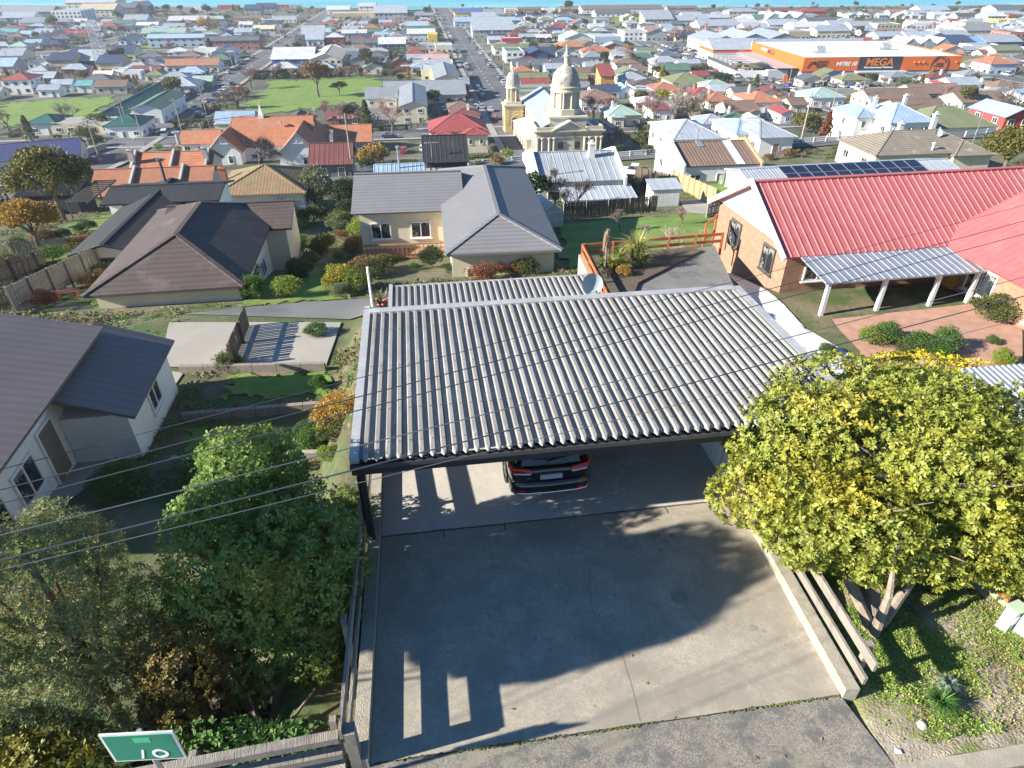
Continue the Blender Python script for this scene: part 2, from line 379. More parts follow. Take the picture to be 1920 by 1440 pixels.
# ------------------------------------------------------------------ houses
FOOT = []      # (u0,u1,v0,v1) taken ground
WCACHE = {}
def win_mesh(w, h, det, fm):
    k = (round(w,1), round(h,1), det, fm.name)
    if k in WCACHE: return WCACHE[k]
    fr = MB(); f = .09 if det > 1 else .14
    if det >= 2:
        for a, b, c, d in ((-w/2,w/2,0,f),(-w/2,w/2,h-f,h),(-w/2,-w/2+f,f,h-f),(w/2-f,w/2,f,h-f)): fr.box(a,b,-.07,.03,c,d)
        if w > 1.1: fr.box(-.035,.035,-.065,.03,f,h-f)
        fr.box(-w/2-.08,w/2+.08,-.14,.02,-.07,0)
        pn = MB(); pn.box(-w/2+f*.6,w/2-f*.6,-.03,.02,f*.6,h-f*.6)
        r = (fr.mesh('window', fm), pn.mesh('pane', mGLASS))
    else:
        fr.box(-w/2-.1,w/2+.1,-.05,.02,-.1,h+.1,0); fr.add([(-w/2,-.07,0),(w/2,-.07,0),(w/2,-.07,h),(-w/2,-.07,h)], [(0,1,2,3)], 1)
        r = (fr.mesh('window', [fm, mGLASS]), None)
    WCACHE[k] = r; return r
def window(root, x, y, z, w, h, det, rz=0, fm=None):
    a, b = win_mesh(w, h, det, fm or mFRAME)
    o = O('window', a, root, (x, y, z), rz)
    if b: O('pane', b, o)
    return o
DCACHE = {}
def door(root, x, y, z, w=.95, h=2.05, rz=0, det=1):
    k = (w, h, det)
    if k not in DCACHE:
        d = MB(); d.box(-w/2,w/2,-.05,.02,0,h); DCACHE[k] = d.mesh('door', mDOOR)
        fr = MB(); fr.box(-w/2-.1,-w/2,-.07,.02,0,h+.1); fr.box(w/2,w/2+.1,-.07,.02,0,h+.1); fr.box(-w/2,w/2,-.07,.02,h,h+.1); DCACHE[k+(1,)] = fr.mesh('door_frame', mFRAME)
    o = O('door', DCACHE[k], root, (x, y, z), rz)
    if det > 1: O('door_frame', DCACHE[k+(1,)], o)
    return o
def ribs_on(mb, p0, ex, ey, nx, ny, L, run, sp, rh=.035, rw=.06, mi=0):
    """raised ribs along a roof slope: p0 lower corner, ex along eave, ey up the slope, n normal"""
    ex, ey = Vector(ex), Vector(ey); n = ex.cross(ey).normalized(); p0 = Vector(p0)
    k = int(L/sp)
    for i in range(k+1):
        a = p0+ex*(i*L/k if k else 0); b = a+ey*run
        mb.add([a-ex*rw, a+ex*rw, b+ex*rw, b-ex*rw, a-ex*rw*.4+n*rh, a+ex*rw*.4+n*rh, b+ex*rw*.4+n*rh, b-ex*rw*.4+n*rh],
               [(4,5,6,7),(0,4,7,3),(5,1,2,6),(0,1,5,4)], mi)
def slab(mb, q, th, mi=0):
    """a roof slope: four corners (ccw seen from above) given a thickness downwards"""
    q = [Vector(p) for p in q]; n = (q[1]-q[0]).cross(q[3]-q[0]).normalized()
    mb.add(q+[p-n*th for p in q], [(0,1,2,3),(7,6,5,4),(0,4,5,1),(1,5,6,2),(2,6,7,3),(3,7,4,0)], mi)
def block(root, cx, cy, L, W, hw, roof, pitch, wm, rm, over=.45, base=-2.5, ribs=0, th=.14, wname='wall', rname='roof', n=3, fascia=None):
    wb, rb = MB(), MB(); x0, x1, y0, y1 = cx-L/2, cx+L/2, cy-W/2, cy+W/2; tp = math.tan(R(pitch)); o = over
    hip = None
    if roof in ('gx', 'gy'):
        sp = W if roof == 'gx' else L; rise = sp/2*tp
        wb.box(x0,x1,y0,y1,base,hw)
        e = .02
        if roof == 'gx':
            for xx, s in ((x0, 1), (x1, -1)): wb.prism([(xx,y0,hw),(xx,y1,hw),(xx,cy,hw+rise)][::s], (s*.15,0,0))
            zr = hw+rise+.08; ze = hw+.08-o*tp
            slab(rb, [(x0-o,y0-o,ze),(x1+o,y0-o,ze),(x1+o,cy,zr),(x0-o,cy,zr)], th); slab(rb, [(x1+o,y1+o,ze),(x0-o,y1+o,ze),(x0-o,cy,zr),(x1+o,cy,zr)], th)
            rb.bar((x0-o,cy,zr+.02),(x1+o,cy,zr+.02),.3,.06)
            if ribs:
                run = math.hypot(W/2+o, zr-ze); ribs_on(rb, (x0-o,y0-o,ze), (1,0,0), (0,math.cos(R(pitch)),math.sin(R(pitch))), 0, 0, L+2*o, run, ribs)
        else:
            for yy, s in ((y0, 1), (y1, -1)): wb.prism([(x0,yy,hw),(cx,yy,hw+rise),(x1,yy,hw)][::s], (0,s*.15,0))
            zr = hw+rise+.08; ze = hw+.08-o*tp
            slab(rb, [(x0-o,y1+o,ze),(x0-o,y0-o,ze),(cx,y0-o,zr),(cx,y1+o,zr)], th); slab(rb, [(x1+o,y0-o,ze),(x1+o,y1+o,ze),(cx,y1+o,zr),(cx,y0-o,zr)], th)
            rb.bar((cx,y0-o,zr+.02),(cx,y1+o,zr+.02),.3,.06)
            if ribs:
                run = math.hypot(L/2+o, zr-ze)
                ribs_on(rb, (x1+o,y0-o,ze), (0,1,0), (-math.cos(R(pitch)),0,math.sin(R(pitch))), 0, 0, W+2*o, run, ribs)
                ribs_on(rb, (x0-o,y1+o,ze), (0,-1,0), (math.cos(R(pitch)),0,math.sin(R(pitch))), 0, 0, W+2*o, run, ribs)
    elif roof in ('hx', 'hy'):
        wb.box(x0,x1,y0,y1,base,hw)
        a0, a1, b0, b1 = x0-o, x1+o, y0-o, y1+o; ze = hw-.02; mn = min(a1-a0, b1-b0)/2; zr = ze+.16+mn*tp
        if roof == 'hx': r0, r1 = (min(a0+mn, cx), cy), (max(a1-mn, cx), cy)
        else: r0, r1 = (cx, min(b0+mn, cy)), (cx, max(b1-mn, cy))
        z1 = ze+.16
        v = [(a0,b0,ze),(a1,b0,ze),(a1,b1,ze),(a0,b1,ze),(a0,b0,z1),(a1,b0,z1),(a1,b1,z1),(a0,b1,z1),(*r0,zr),(*r1,zr)]
        f = [(0,3,2,1),(0,1,5,4),(1,2,6,5),(2,3,7,6),(3,0,4,7)]
        f += [(4,5,9,8),(5,6,9),(6,7,8,9),(7,4,8)] if roof == 'hx' else [(4,5,8),(5,6,9,8),(6,7,9),(7,4,8,9)]
        rb.add(v, f)
        for p, q in ((4,8),(5,9 if roof=='hx' else 8),(6,9),(7,8 if roof=='hx' else 9),(8,9)):
            if (Vector(v[p])-Vector(v[q])).length > .5: rb.bar(v[p], v[q], .28, .1)
    elif roof in ('mx', 'mX', 'ml'):
        rise = W*tp; s = 1 if roof == 'mx' else -1
        if roof == 'ml':
            rise = L*tp; wb.prism([(x0,y0,base),(x1,y0,base),(x1,y0,hw+rise),(x0,y0,hw)][::-1], (0,W,0))
            slab(rb, [(x0-o,y1+o,hw+.1-o*tp),(x0-o,y0-o,hw+.1-o*tp),(x1+o,y0-o,hw+rise+.1+o*tp),(x1+o,y1+o,hw+rise+.1+o*tp)], th)
        else:
            ya, yb = (y0, y1) if s == 1 else (y1, y0)
            wb.prism([(x0,ya,base),(x0,yb,base),(x0,yb,hw+rise),(x0,ya,hw)][::s], (L,0,0))
            zl, zh = hw+.1-o*tp, hw+rise+.1+o*tp
            if s == 1:
                slab(rb, [(x0-o,y0-o,zl),(x1+o,y0-o,zl),(x1+o,y1+o,zh),(x0-o,y1+o,zh)], th)
                if ribs: ribs_on(rb, (x0-o,y0-o,zl), (1,0,0), (0,math.cos(R(pitch)),math.sin(R(pitch))), 0, 0, L+2*o, math.hypot(W+2*o, zh-zl), ribs)
            else: slab(rb, [(x0-o,y0-o,zh),(x1+o,y0-o,zh),(x1+o,y1+o,zl),(x0-o,y1+o,zl)], th)
    elif roof == 'flat':
        wb.box(x0,x1,y0,y1,base,hw); t = .25
        for a,b,c,d in ((x0,x1,y0,y0+t),(x0,x1,y1-t,y1),(x0,x0+t,y0+t,y1-t),(x1-t,x1,y0+t,y1-t)): wb.box(a,b,c,d,hw,hw+.5)
        rb.box(x0+t,x1-t,y0+t,y1-t,hw+.003,hw+.25)
    elif roof == 'arch':
        k = 10; rise = L*.32; wb.box(x0,x1,y0,y1,base,hw)
        pr = [(cx-(L/2+.1)*math.cos(math.pi*i/k), hw+rise*math.sin(math.pi*i/k)) for i in range(k+1)]
        rb.prism([(a,y0+.4,b) for a, b in pr], (0,W-.4,0)); wb.prism([(cx+(a-cx)*.97,y0,hw+(b-hw)*.97) for a, b in pr], (0,.38,0))
    elif roof == 'saw':
        wb.box(x0,x1,y0,y1,base,hw); w = L/n
        for i in range(n):
            a = x0+i*w; zr = hw+w*.35
            wb.prism([(a,y0,hw),(a+w*.5,y0,zr-.05),(a+w,y0,hw)], (0,.2,0)); wb.prism([(a,y1-.2,hw),(a+w*.5,y1-.2,zr-.05),(a+w,y1-.2,hw)], (0,.2,0))
            slab(rb, [(a,y1+.2,hw+.05),(a,y0-.2,hw+.05),(a+w/2,y0-.2,zr+.05),(a+w/2,y1+.2,zr+.05)], .1); slab(rb, [(a+w,y0-.2,hw+.05),(a+w,y1+.2,hw+.05),(a+w/2,y1+.2,zr+.05),(a+w/2,y0-.2,zr+.05)], .1)
    wo = O(wname, wb.mesh(wname, wm), root); ro = O(rname, rb.mesh(rname, rm), root)
    return wo, ro
GLAB = 'houses and sheds of the town below the hill'
def chimney(root, x, y, z, h=1.3, m=None):
    c = MB(); c.box(x-.35,x+.35,y-.3,y+.3,z-1.2,z+h); c.box(x-.42,x+.42,y-.37,y+.37,z+h,z+h+.12); c.box(x-.15,x+.15,y-.12,y+.12,z+h+.12,z+h+.45)
    return O('chimney', c.mesh('chimney', m or mBRICK), root)
def house(px, py, wpx, Wd, roof, rc, wc, st=1, desc='house', pitch=24, label=None, lm=None, cat='house', name='house', hw=None, chim=None, rz=AG, pos=None, L=None, wins=1, wings=1, over=.45, n=3, base=None, group=GLAB, det=None, ribs=0, fm=None, track=True, by=None):
    hw = hw or 2.5*st+.35
    if by is not None:
        c = gp(*by); zd = zdep(c); L = L or max(2.2, wpx*zd/F-2*over); c = c+Vector((-math.sin(rz), math.cos(rz), 0))*(Wd/2)
    elif pos is None:
        p = gp(px, py, hw); zd = zdep(p); L = L or max(2.2, wpx*zd/F-2*over)
        c = p+Vector((-math.sin(rz), math.cos(rz), 0))*(Wd/2+over*.5)
    else: c = Vector((pos[0], pos[1], 0)); zd = zdep(c) if len(pos) < 3 else zdep(pos)
    z = base if base is not None else (pos[2] if pos is not None and len(pos) > 2 else G(c.x, c.y))
    if det is None: det = 2 if zd < 235 else (1 if zd < 620 else 0)
    wm, rm = wallm(wc), roofm(rc)
    r = T(name, label, cat, (c.x, c.y, z), rz, group)
    if not label: AUTO.append((r, desc))
    if lm: LM.append((lm, c.x, c.y, r))
    block(r, 0, 0, L, Wd, hw, roof, pitch, wm, rm, over, ribs=ribs, n=n)
    if track:
        u, v = uv(c.x, c.y); FOOT.append((u-L/2-1, u+L/2+1, v-Wd/2-1.5, v+Wd/2+1))
    if wins:
        wh = 1.15 if hw < 8 else 1.5
        for s in range(max(1, int(st))):
            zz = .95+s*2.6
            k = max(1, min(7, int(L/(3.0 if det else 4.5))))
            for i in range(k):
                xx = -L/2+(i+.5)*L/k
                if s == 0 and i == k//2 and det and L > 5: door(r, xx, -Wd/2, .05, det=det)
                else: window(r, xx, -Wd/2, zz, min(1.5, L/k*.5), wh, det, fm=fm)
            k = max(1, min(4, int(Wd/4)))
            if det:
                for i in range(k): window(r, -L/2, -Wd/2+(i+.5)*Wd/k, zz, min(1.4, Wd/k*.45), wh, det, -math.pi/2, fm=fm)
                if c.x < 0: 
                    for i in range(k): window(r, L/2, -Wd/2+(i+.5)*Wd/k, zz, min(1.4, Wd/k*.45), wh, det, math.pi/2, fm=fm)
    if chim is None: chim = 1 if (random.random() < .35 and roof[0] in 'gh' and cat == 'house' and det) else 0
    tp = math.tan(R(pitch))
    for i in range(chim):
        if roof[1] == 'x': chimney(r, (-.25+.5*i)*L, .1*Wd, hw+Wd*.4*tp, m=random.choice([mBRICK, mPLAST]))
        else: chimney(r, .1*L, (-.2+.4*i)*Wd, hw+L*.4*tp, m=random.choice([mBRICK, mPLAST]))
    # smaller wing towards the street or a lean-to, as most of these houses have
    if wings and det and cat == 'house' and L > 8 and random.random() < .75:
        s = random.choice((-1, 1)); w2 = L*random.uniform(.32,.42); d2 = random.uniform(1.6, 3.2)
        h2 = hw-.15 if random.random() < .6 else hw-.5
        kk = 'gy' if roof[0] == 'g' else 'hy'
        if h2 < hw-.3: kk = 'mx'
        block(r, s*(L/2-w2/2-.25), -Wd/2-d2/2+(W2 if False else 0)+.0, w2, d2+.02, h2 if kk != 'mx' else 2.1, kk, pitch-2 if kk != 'mx' else 9, wm, rm if random.random() < .8 else roofm('lt'), .3, wname='wing_wall', rname='wing_roof')
        if kk != 'mx': window(r, s*(L/2-w2/2-.25), -Wd/2-d2-.01, .95, 1.4, 1.15, det, fm=fm)
    return r
# ------------------------------------------------------------------ the buildings one can pick out
# px, eave y, width px, depth m, roof, roof colour, wall colour, storeys, description, landmark name
TOWN = [
# along the coast
(46,22,96,24,'gx','grey','dgrey',2.2,'long dark green warehouse with a grey iron roof','warehouse'),
(122,21,54,30,'flat','lt','white',3.2,'big white box warehouse with flat roof by the shore','white warehouse'),
(30,33,60,20,'gx','lt','lblue',1.2,'low pale blue shed with light iron roof',None),
(180,18,64,26,'gx','tan','cream',2.4,'cream warehouse with tan roof and open end',None),
(168,5,90,34,'gx','silver','cream',2,'huge cream store with striped grey roof at the beach','striped store'),
(232,14,42,20,'gx','dgrey','dgrey',2,'dark grey coastal shed with low gable roof',None),
(258,12,30,22,'arch','white','rust' if False else 'brick',2,'round roofed hangar with a rust red open end','round hangar'),
(272,12,14,14,'flat','dgrey','navy',3,'dark square store beside the round hangar',None),
(68,41,34,12,'hx','red','cream',1,'red hipped bungalow with cream walls',None),
(34,54,34,12,'hx','dred','white',1,'brown red hipped house',None),
(15,60,30,12,'gx','teal','white',1,'teal roofed house at the edge of town',None),
(55,64,36,12,'gx','bluegrey','white',1,'blue grey gabled house',None),
(80,60,34,12,'gx','lt','white',1,'pale iron roofed house',None),
(118,60,34,11,'hx','dred','white',1,'dark red hipped house',None),
(147,64,46,12,'gx','red','white',1,'white house with a faded red striped roof',None),
(203,49,32,11,'hx','red','cream',1,'bright red hipped cottage',None),
(170,49,40,11,'gx','lt','white',1,'light iron roofed double gable house',None),
(252,38,44,18,'gx','lt','lblue',1.4,'long pale hall with light blue walls',None),
(245,54,36,11,'gx','navy','grey',1,'grey house under dark navy gable',None),
(275,47,40,12,'gx','white','white',1,'white roofed workshop',None),
(76,75,36,11,'hx','navy','white',1,'navy hipped house',None),
(112,73,40,12,'hx','dgrey','tan',1,'tan bungalow under grey brown hip',None),
(150,70,44,12,'hx','dbrown','cream',1,'cream bungalow under dark brown hip',None),
(95,84,42,12,'hx','navy','brick',1,'navy hipped house with red front deck',None),
(32,87,36,12,'hx','mint','white',1,'mint green hipped villa',None),
(60,80,30,10,'gx','bluegrey','white',1,'slate blue gabled cottage',None),
(18,104,44,14,'gx','lt','cream',1.5,'cream hall with pale gable roof',None),
(8,124,30,14,'gx','bluegrey','grey',1.5,'grey blue shed at the left edge',None),
(242,75,38,10,'gx','navy','white',1,'dark navy gable house with white ends',None),
(305,62,80,14,'gx','mint','cream',1,'long low motel with pale green roof','green motel'),
(328,71,104,10,'gx','bluegrey','lblue',2,'two storey blue grey motel block','blue motel'),
(434,76,100,11,'gx','dgrey','brick',2,'two storey brick motel','brick motel'),
(350,38,70,14,'gx','white','grey',1.5,'white roofed workshop row',None),
(325,50,40,13,'gx','lt','cream',1,'light roofed cream workshop',None),
(400,46,34,12,'gx','dgrey','white',1,'dark roofed white cottage',None),
(460,46,26,12,'gx','white','white',1,'white gabled cottage',None),
(455,60,34,14,'gx','lt','white',1.3,'pale barn roofed house',None),
(472,17,30,20,'gx','navy','grey',2,'navy roofed shed at the beach road',None),
(375,13,26,14,'flat','lt','white',1.5,'small white flat store at the beach',None),
(427,11,40,10,'flat','red','red',1.2,'row of red shipping stores at the beach',None),
# fire station and round about
(112,113,50,16,'gx','navy','tan',1.7,'tan fire station with navy roof','fire station'),
(150,100,44,14,'gx','navy','tan',1.6,'navy roofed block behind the station',None),
(163,113,50,20,'gx','silver','black',1.4,'open engine shed with striped grey roof','engine shed'),
(201,118,44,16,'gx','navy','tan',1.7,'tan station block with curved navy roof',None),
(228,98,44,14,'gx','navy','cream',1.5,'cream station annexe under navy roof',None),
(282,107,46,12,'hx','dgrey','white',1,'white bungalow with dark grey hip',None),
(352,106,46,13,'hx','brown','cream',1,'old cream bungalow with mossy roof','mossy bungalow'),
(358,122,98,11,'gx','rust','white',1.2,'long white shed with rusty iron roof','rusty shed'),
(411,111,42,12,'hx','green','navy',1.1,'navy villa with green hip roof','green villa'),
(420,97,46,14,'gy','lt','white',1.3,'white gabled hall with pale roof',None),
(384,92,44,9,'flat','white','white',1.5,'long white parked container store',None),
(356,136,54,11,'hx','bluegrey','navy',1,'navy house with blue grey hip roof',None),
(325,148,60,12,'hx','lt','white',1,'pale roofed white bungalow',None),
(330,162,74,13,'hx','silver','white',1,'wide white bungalow with grey hip roof',None),
(378,152,38,10,'gx','mint','mint' if False else 'green',1,'small pale green shed',None),
(26,150,54,12,'hx','red','white',2,'two storey white house with red hip roof','red roofed villa'),
(75,146,48,12,'gx','silver','brick',1,'brick house with grey iron roof',None),
(88,168,40,9,'gx','lt','white',1,'white garage with pale gable roof',None),
(112,158,40,9,'gx','lt','lblue',1,'light blue garden shed',None),
(155,160,30,9,'gx','teal','white',1,'teal roofed shed',None),
(245,136,36,8,'flat','lt','white',1,'white flat roofed cabin',None),
(222,132,26,8,'flat','lt','white',1,'small white cabin by the red shed',None),
(272,131,54,9,'gx','dred','grey',1,'long low shed with dull red roof','red shed'),
(287,141,36,10,'hx','olive','cream',1,'cream cottage with olive hip roof',None),
(190,142,36,10,'gx','cream','cream',1,'cream gabled cottage',None),
# schools left
(188,221,62,66,'gy','dgreen','white',1.2,'long school block with dark green roof','green school'),
(272,203,58,26,'gy','green','white',1.8,'white school hall with green roof','school hall'),
(228,236,70,12,'hx','dgreen','white',1.3,'school office with dark green hipped roof',None),
(75,232,56,14,'hx','dgreen','white',1.2,'small classroom with dark green roof',None),
(150,232,110,7,'flat','lt','cream',1.1,'long cream school corridor block',None),
# middle left
(497,14,36,20,'gx','navy','grey',2,'grey shed with sharp navy gable',None),
(527,10,28,6,'flat','red','red',1,'stack of red containers by the beach',None),
(553,10,24,6,'flat','grey','grey',1,'stack of grey containers by the beach',None),
(526,27,34,13,'hx','green','white',1,'green hipped house by the railway',None),
(527,33,36,12,'hx','red','white',1,'bright red hipped house',None),
(500,44,36,13,'hx','olive','cream',1,'cream house with olive hip roof',None),
(494,54,40,13,'gx','cream','cream',1,'cream shop with pale roof',None),
(512,44,32,12,'gx','navy','white',1,'navy gabled house',None),
(598,60,44,13,'gx','bluegrey','white',1.2,'white hall with blue grey roof',None),
(578,55,28,10,'gx','lt','white',1,'pale cottage',None),
(610,48,44,12,'hx','brown','tan',1,'brown roofed long house',None),
(663,26,90,22,'flat','tan','tan',2.5,'long tan factory','tan factory'),
(634,18,44,18,'gx','white','white',1.6,'white roofed factory shed',None),
(732,24,64,28,'gx','lt','grey',3.2,'large pale grey store','grey store'),
(688,12,34,18,'gx','white','white',2,'white tent roofed store',None),
(783,18,38,14,'gx','teal','teal',1.8,'bright teal boat shed by the beach','teal shed'),
(790,26,24,12,'hx','grey','white',1,'grey hipped house by the teal shed',None),
(636,34,52,12,'flat','mint','cream',1.2,'flat pale green annexe',None),
(700,36,50,12,'flat','navy','grey',1.4,'dark flat annexe',None),
(675,44,30,10,'gx','lt','white',1,'light roofed cottage',None),
(783,48,42,14,'gx','bluegrey','lblue',1.6,'light blue two gabled house','blue gabled house'),
(729,48,28,11,'hx','red','white',1,'red hipped cottage',None),
(646,58,30,9,'flat','tan','pink',1,'flat tan shop',None),
(664,62,48,12,'gx','white','grey',1.2,'white roofed motel wing',None),
(704,59,62,10,'gx','green','yellow',1,'yellow row house with green roof','yellow row'),
(786,55,58,10,'gx','green','grey',1,'grey row house with green roof',None),
(790,63,54,14,'gx','white','lblue',1.8,'pale blue hall with white roof','pale hall'),
(811,66,20,11,'flat','yellow','yellow',1.9,'bright yellow cube building','yellow building'),
(626,70,38,12,'hx','white','red',1.6,'white building with a red band','red banded building'),
(560,69,18,8,'flat','brown','dgrey',3,'dark cafe tower block','cafe tower'),
(585,74,44,16,'mx','lt','white',1.3,'white cafe with sloping pale roof',None),
(690,80,62,13,'gx','dgrey','grey',1.2,'grey workshop with dark roof',None),
(735,82,52,16,'gx','white','dgreen',2,'dark green offices with white roof','green offices'),
(800,84,34,12,'flat','lt','grey',1.4,'grey flat roofed offices',None),
(832,86,34,12,'flat','white','cream',1.5,'cream corner shop with flat roof','corner shop'),
(548,110,80,24,'gx','white','blue',1.7,'blue walled store with white roof','blue store'),
(610,110,62,34,'gy','cream','cream',2,'cream hall with big pale gable','cream hall'),
(532,128,52,12,'hx','white','white',1,'white villa with pale hip roof',None),
(672,112,36,20,'gy','navy','grey',1.6,'grey hall with steep navy roof',None),
(818,110,50,11,'gx','pink','pink',1,'pinkish cottage row',None),
(782,109,40,10,'gx','lt','white',1,'white cottage with light roof',None),
(812,119,78,10,'flat','lt','white',1,'long white low building',None),
(808,132,40,14,'flat','white','cream',1.6,'cream annexe of the grey hall',None),
(838,146,50,36,'gy','grey','cream',1.9,'school gym with big grey gable','school gym'),
(797,177,156,18,'gx','grey','cream',1.2,'long school building with grey iron roof','grey school'),
(715,184,62,8,'mx','grey','cream',1.1,'low school wing with grey roof',None),
(872,160,20,12,'gx','grey','brick',1.6,'red brick house by the street',None),
(774,197,56,36,'gy','grey','cream',2.1,'school hall with roof skylights','skylight hall'),
# middle right
(897,24,90,16,'gx','blue','yellow',1.6,'yellow building with roof panels','solar building'),
(888,40,74,14,'gx','bluegrey','lblue',1.5,'light blue striped roof workshop',None),
(945,38,46,14,'gx','bluegrey','grey',1.4,'grey workshop with blue roof',None),
(925,56,80,18,'mx','silver','grey',2,'grey car showroom with striped roof','showroom'),
(970,52,28,11,'hx','mint','white',1,'white house with pale green hip',None),
(960,73,40,8,'flat','white','red',1.5,'red and white petrol shop','petrol shop'),
(992,69,36,10,'gx','lt','green',1.2,'small takeaway shop with green sign',None),
(1020,70,30,10,'gx','white','black',1.2,'dark fronted shop with white roof',None),
(965,97,36,16,'flat','green','white',2,'white corner block with green roof','white corner block'),
(1010,100,40,16,'gy','navy','navy',1.5,'navy house with dark gable',None),
(1025,104,36,10,'mx','navy','dgrey',1,'dark grey flat with navy roof',None),
(1000,17,60,10,'gx','brown','tan',1.2,'tan brick store along the railway',None),
(968,17,44,10,'flat','cream','cream',1.2,'cream flat store along the railway',None),
(1030,17,24,10,'flat','white','white',1.5,'white block by the railway',None),
(1168,16,158,16,'gx','brown','white',1.6,'long railway station with brown roof','railway station'),
(1090,17,80,12,'gx','brown','brown',1.2,'brown goods shed beside the station',None),
(1280,15,60,12,'gx','brown','grey',1,'low brown platform shed',None),
(964,38,26,12,'gx','bluegrey','white',1,'blue grey gable house',None),
(1025,38,30,12,'hx','olive','grey',1,'grey house with olive roof',None),
(1060,38,34,12,'hx','bluegrey','lblue',1.3,'light blue villa with grey roof',None),
(1093,40,26,11,'hx','teal','teal',1,'bright teal cottage','teal cottage'),
(1048,50,32,12,'hx','red','cream',1,'cream villa with red hip roof','red villa'),
(1130,38,28,11,'hx','grey','lblue',1,'light blue cottage with grey hip',None),
(1120,50,30,12,'gx','white','white',1,'white gable house',None),
(1150,24,70,14,'gx','dgrey','white',1.2,'white terrace with dark grey roof',None),
(1180,33,28,11,'gy','cream','cream',1,'cream gable cottage by the green',None),
(1237,36,58,16,'mx','lt','tan',2,'tan two storey offices','tan offices'),
(1085,72,56,20,'gy','silver','cream',1.6,'cream brewery hall with grey gable','brewery hall'),
(1185,44,26,11,'hx','lt','white',1,'white villa with light hip roof',None),
(1218,48,34,12,'hx','lt','white',1,'white villa with pale gables',None),
(1140,70,54,18,'flat','white','lblue',1.8,'light blue supermarket with white roof','supermarket'),
(1193,60,48,16,'flat','lt','white',2,'ornate white two storey shop','ornate shop'),
(1232,62,44,18,'gy','brown','grey',1.8,'grey shop with brown gable','gabled shop'),
(1265,56,36,12,'gx','lt','white',1.3,'white shop with light roof',None),
(1072,88,50,16,'hx','orange','cream',1.5,'cream hall under orange hip roof','orange hall'),
(1121,97,60,12,'hx','orange','grey',1.3,'grey motel with wide orange roof','orange motel'),
(982,134,38,12,'hx','orange','white',1.1,'white bungalow with orange roof',None),
(977,122,34,13,'gx','dgrey','cream',1,'dark roofed flat at the street end',None),
(1014,121,36,13,'gx','dgrey','cream',1,'dark roofed flat beside it',None),
(1052,120,36,13,'gx','dgrey','cream',1,'dark roofed flat behind the dome',None),
(1088,119,38,13,'gx','dgrey','white',1,'dark roofed flat with white end wall',None),
(1110,124,26,10,'gx','lt','white',1,'small white cottage with light roof',None),
(1040,128,36,11,'gx','lt','lblue',1,'pale blue cottage with light roof',None),
(1005,158,56,11,'gx','red','blue',1.2,'blue painted house with red roof','blue painted house'),
(1000,146,60,10,'gx','olive','cream',1,'cream flat with olive roof',None),
(1082,147,44,11,'gx','olive','cream',1,'cream house with olive roof',None),
(1140,142,30,9,'mx','red','orange',1.8,'orange two storey house with red roof','orange house'),
(1188,148,50,12,'hx','lt','white',1,'white bungalow with pale hip roof',None),
(1136,170,56,10,'gx','navy','white',1.1,'white house with dark panelled roof',None),
(1175,168,34,12,'gy','bluegrey','lblue',1.1,'light blue gabled house',None),
(1210,174,44,9,'flat','lt','white',1,'flat white bungalow',None),
(1207,110,60,12,'hx','green','cream',1.1,'cream house with green hip roof','green hipped house'),
(1250,116,54,12,'hx','lt','white',1,'white villa with silver hip roof',None),
(1267,131,60,13,'gx','green','white',1.3,'white house with bright green gable roof','green gabled house'),
(1297,155,76,14,'hx','dgreen' if False else 'olive','cream',1.1,'cream house with dark green hip roof','dark green house'),
(1348,162,54,11,'hx','mint','white',1,'white house with mint green roof',None),
(1316,141,34,9,'gx','red','white',1,'white shed with worn red roof',None),
(1253,169,56,13,'hx','terra','white',1.1,'white bungalow with red tile hip','red tile bungalow'),
(1325,178,56,12,'hx','red','cream',1.1,'cream bungalow with dark red hip',None),
(1354,190,56,14,'hx','terra','cream',1.1,'cream house with red tile roof',None),
(1125,186,74,13,'hx','brown','white',1.6,'white house with brown tile hip','brown tile house'),
(1172,216,66,13,'hx','mint','cream',1.2,'cream cottage with mint iron roof','mint cottage'),
(1245,206,46,14,'hx','dred','white',1.3,'white house with brown red roof',None),
(1396,207,64,14,'gx','brown','cream',1.3,'cream house with brown iron roof','brown roofed house'),
(1400,176,48,12,'gx','dgrey','cream',1,'cream sheds with dark grey roof',None),
(1360,170,52,11,'gx','silver','white',1,'white sheds with silver roof',None),
(1440,192,66,16,'hx','orange','white',1.3,'white house with orange tile roof','orange tile house'),
(1345,232,58,13,'hx','lt','white',1.1,'white villa with pale blue roof',None),
(1312,254,104,13,'hx','lt','white',1.1,'white bungalow with wide pale roof','pale bungalow'),
(1388,224,44,11,'hx','green','grey',1,'grey cottage with green hip roof',None),
(1432,232,40,14,'gy','white','white',1.1,'white house with pale steep gables',None),
(1480,212,34,12,'gy','red','white',1.2,'white house with a red gable',None),
(1412,247,66,14,'hx','bluegrey','cream',1.1,'cream villa with blue grey roof',None),
(1460,256,76,14,'hx','lt','white',1.1,'white villa with grey iron hip roof','iron villa'),
(1555,183,70,12,'hx','mint','white',1.2,'white house with green hip roof','car park house'),
(1500,196,36,11,'gx','brown','cream',1,'cream cottage with brown roof',None),
# beyond and right of the orange store
(1360,78,66,34,'gy','lt','grey',2.3,'pale peaked warehouse','peaked warehouse'),
(1415,74,66,34,'gy','lt','grey',2.3,'second pale peaked warehouse',None),
(1470,72,60,34,'gy','lt','grey',2.2,'third pale peaked warehouse',None),
(1300,38,66,16,'gx','lt','cream',1.5,'cream stables with light roof',None),
(1350,48,80,18,'gx','lt','lblue',1.5,'pale roofed market buildings',None),
(1340,33,64,14,'gx','silver','cream',1.7,'cream barn with striped grey roof',None),
(1300,30,40,14,'gx','lt','tan',1.5,'tan shop with light roof',None),
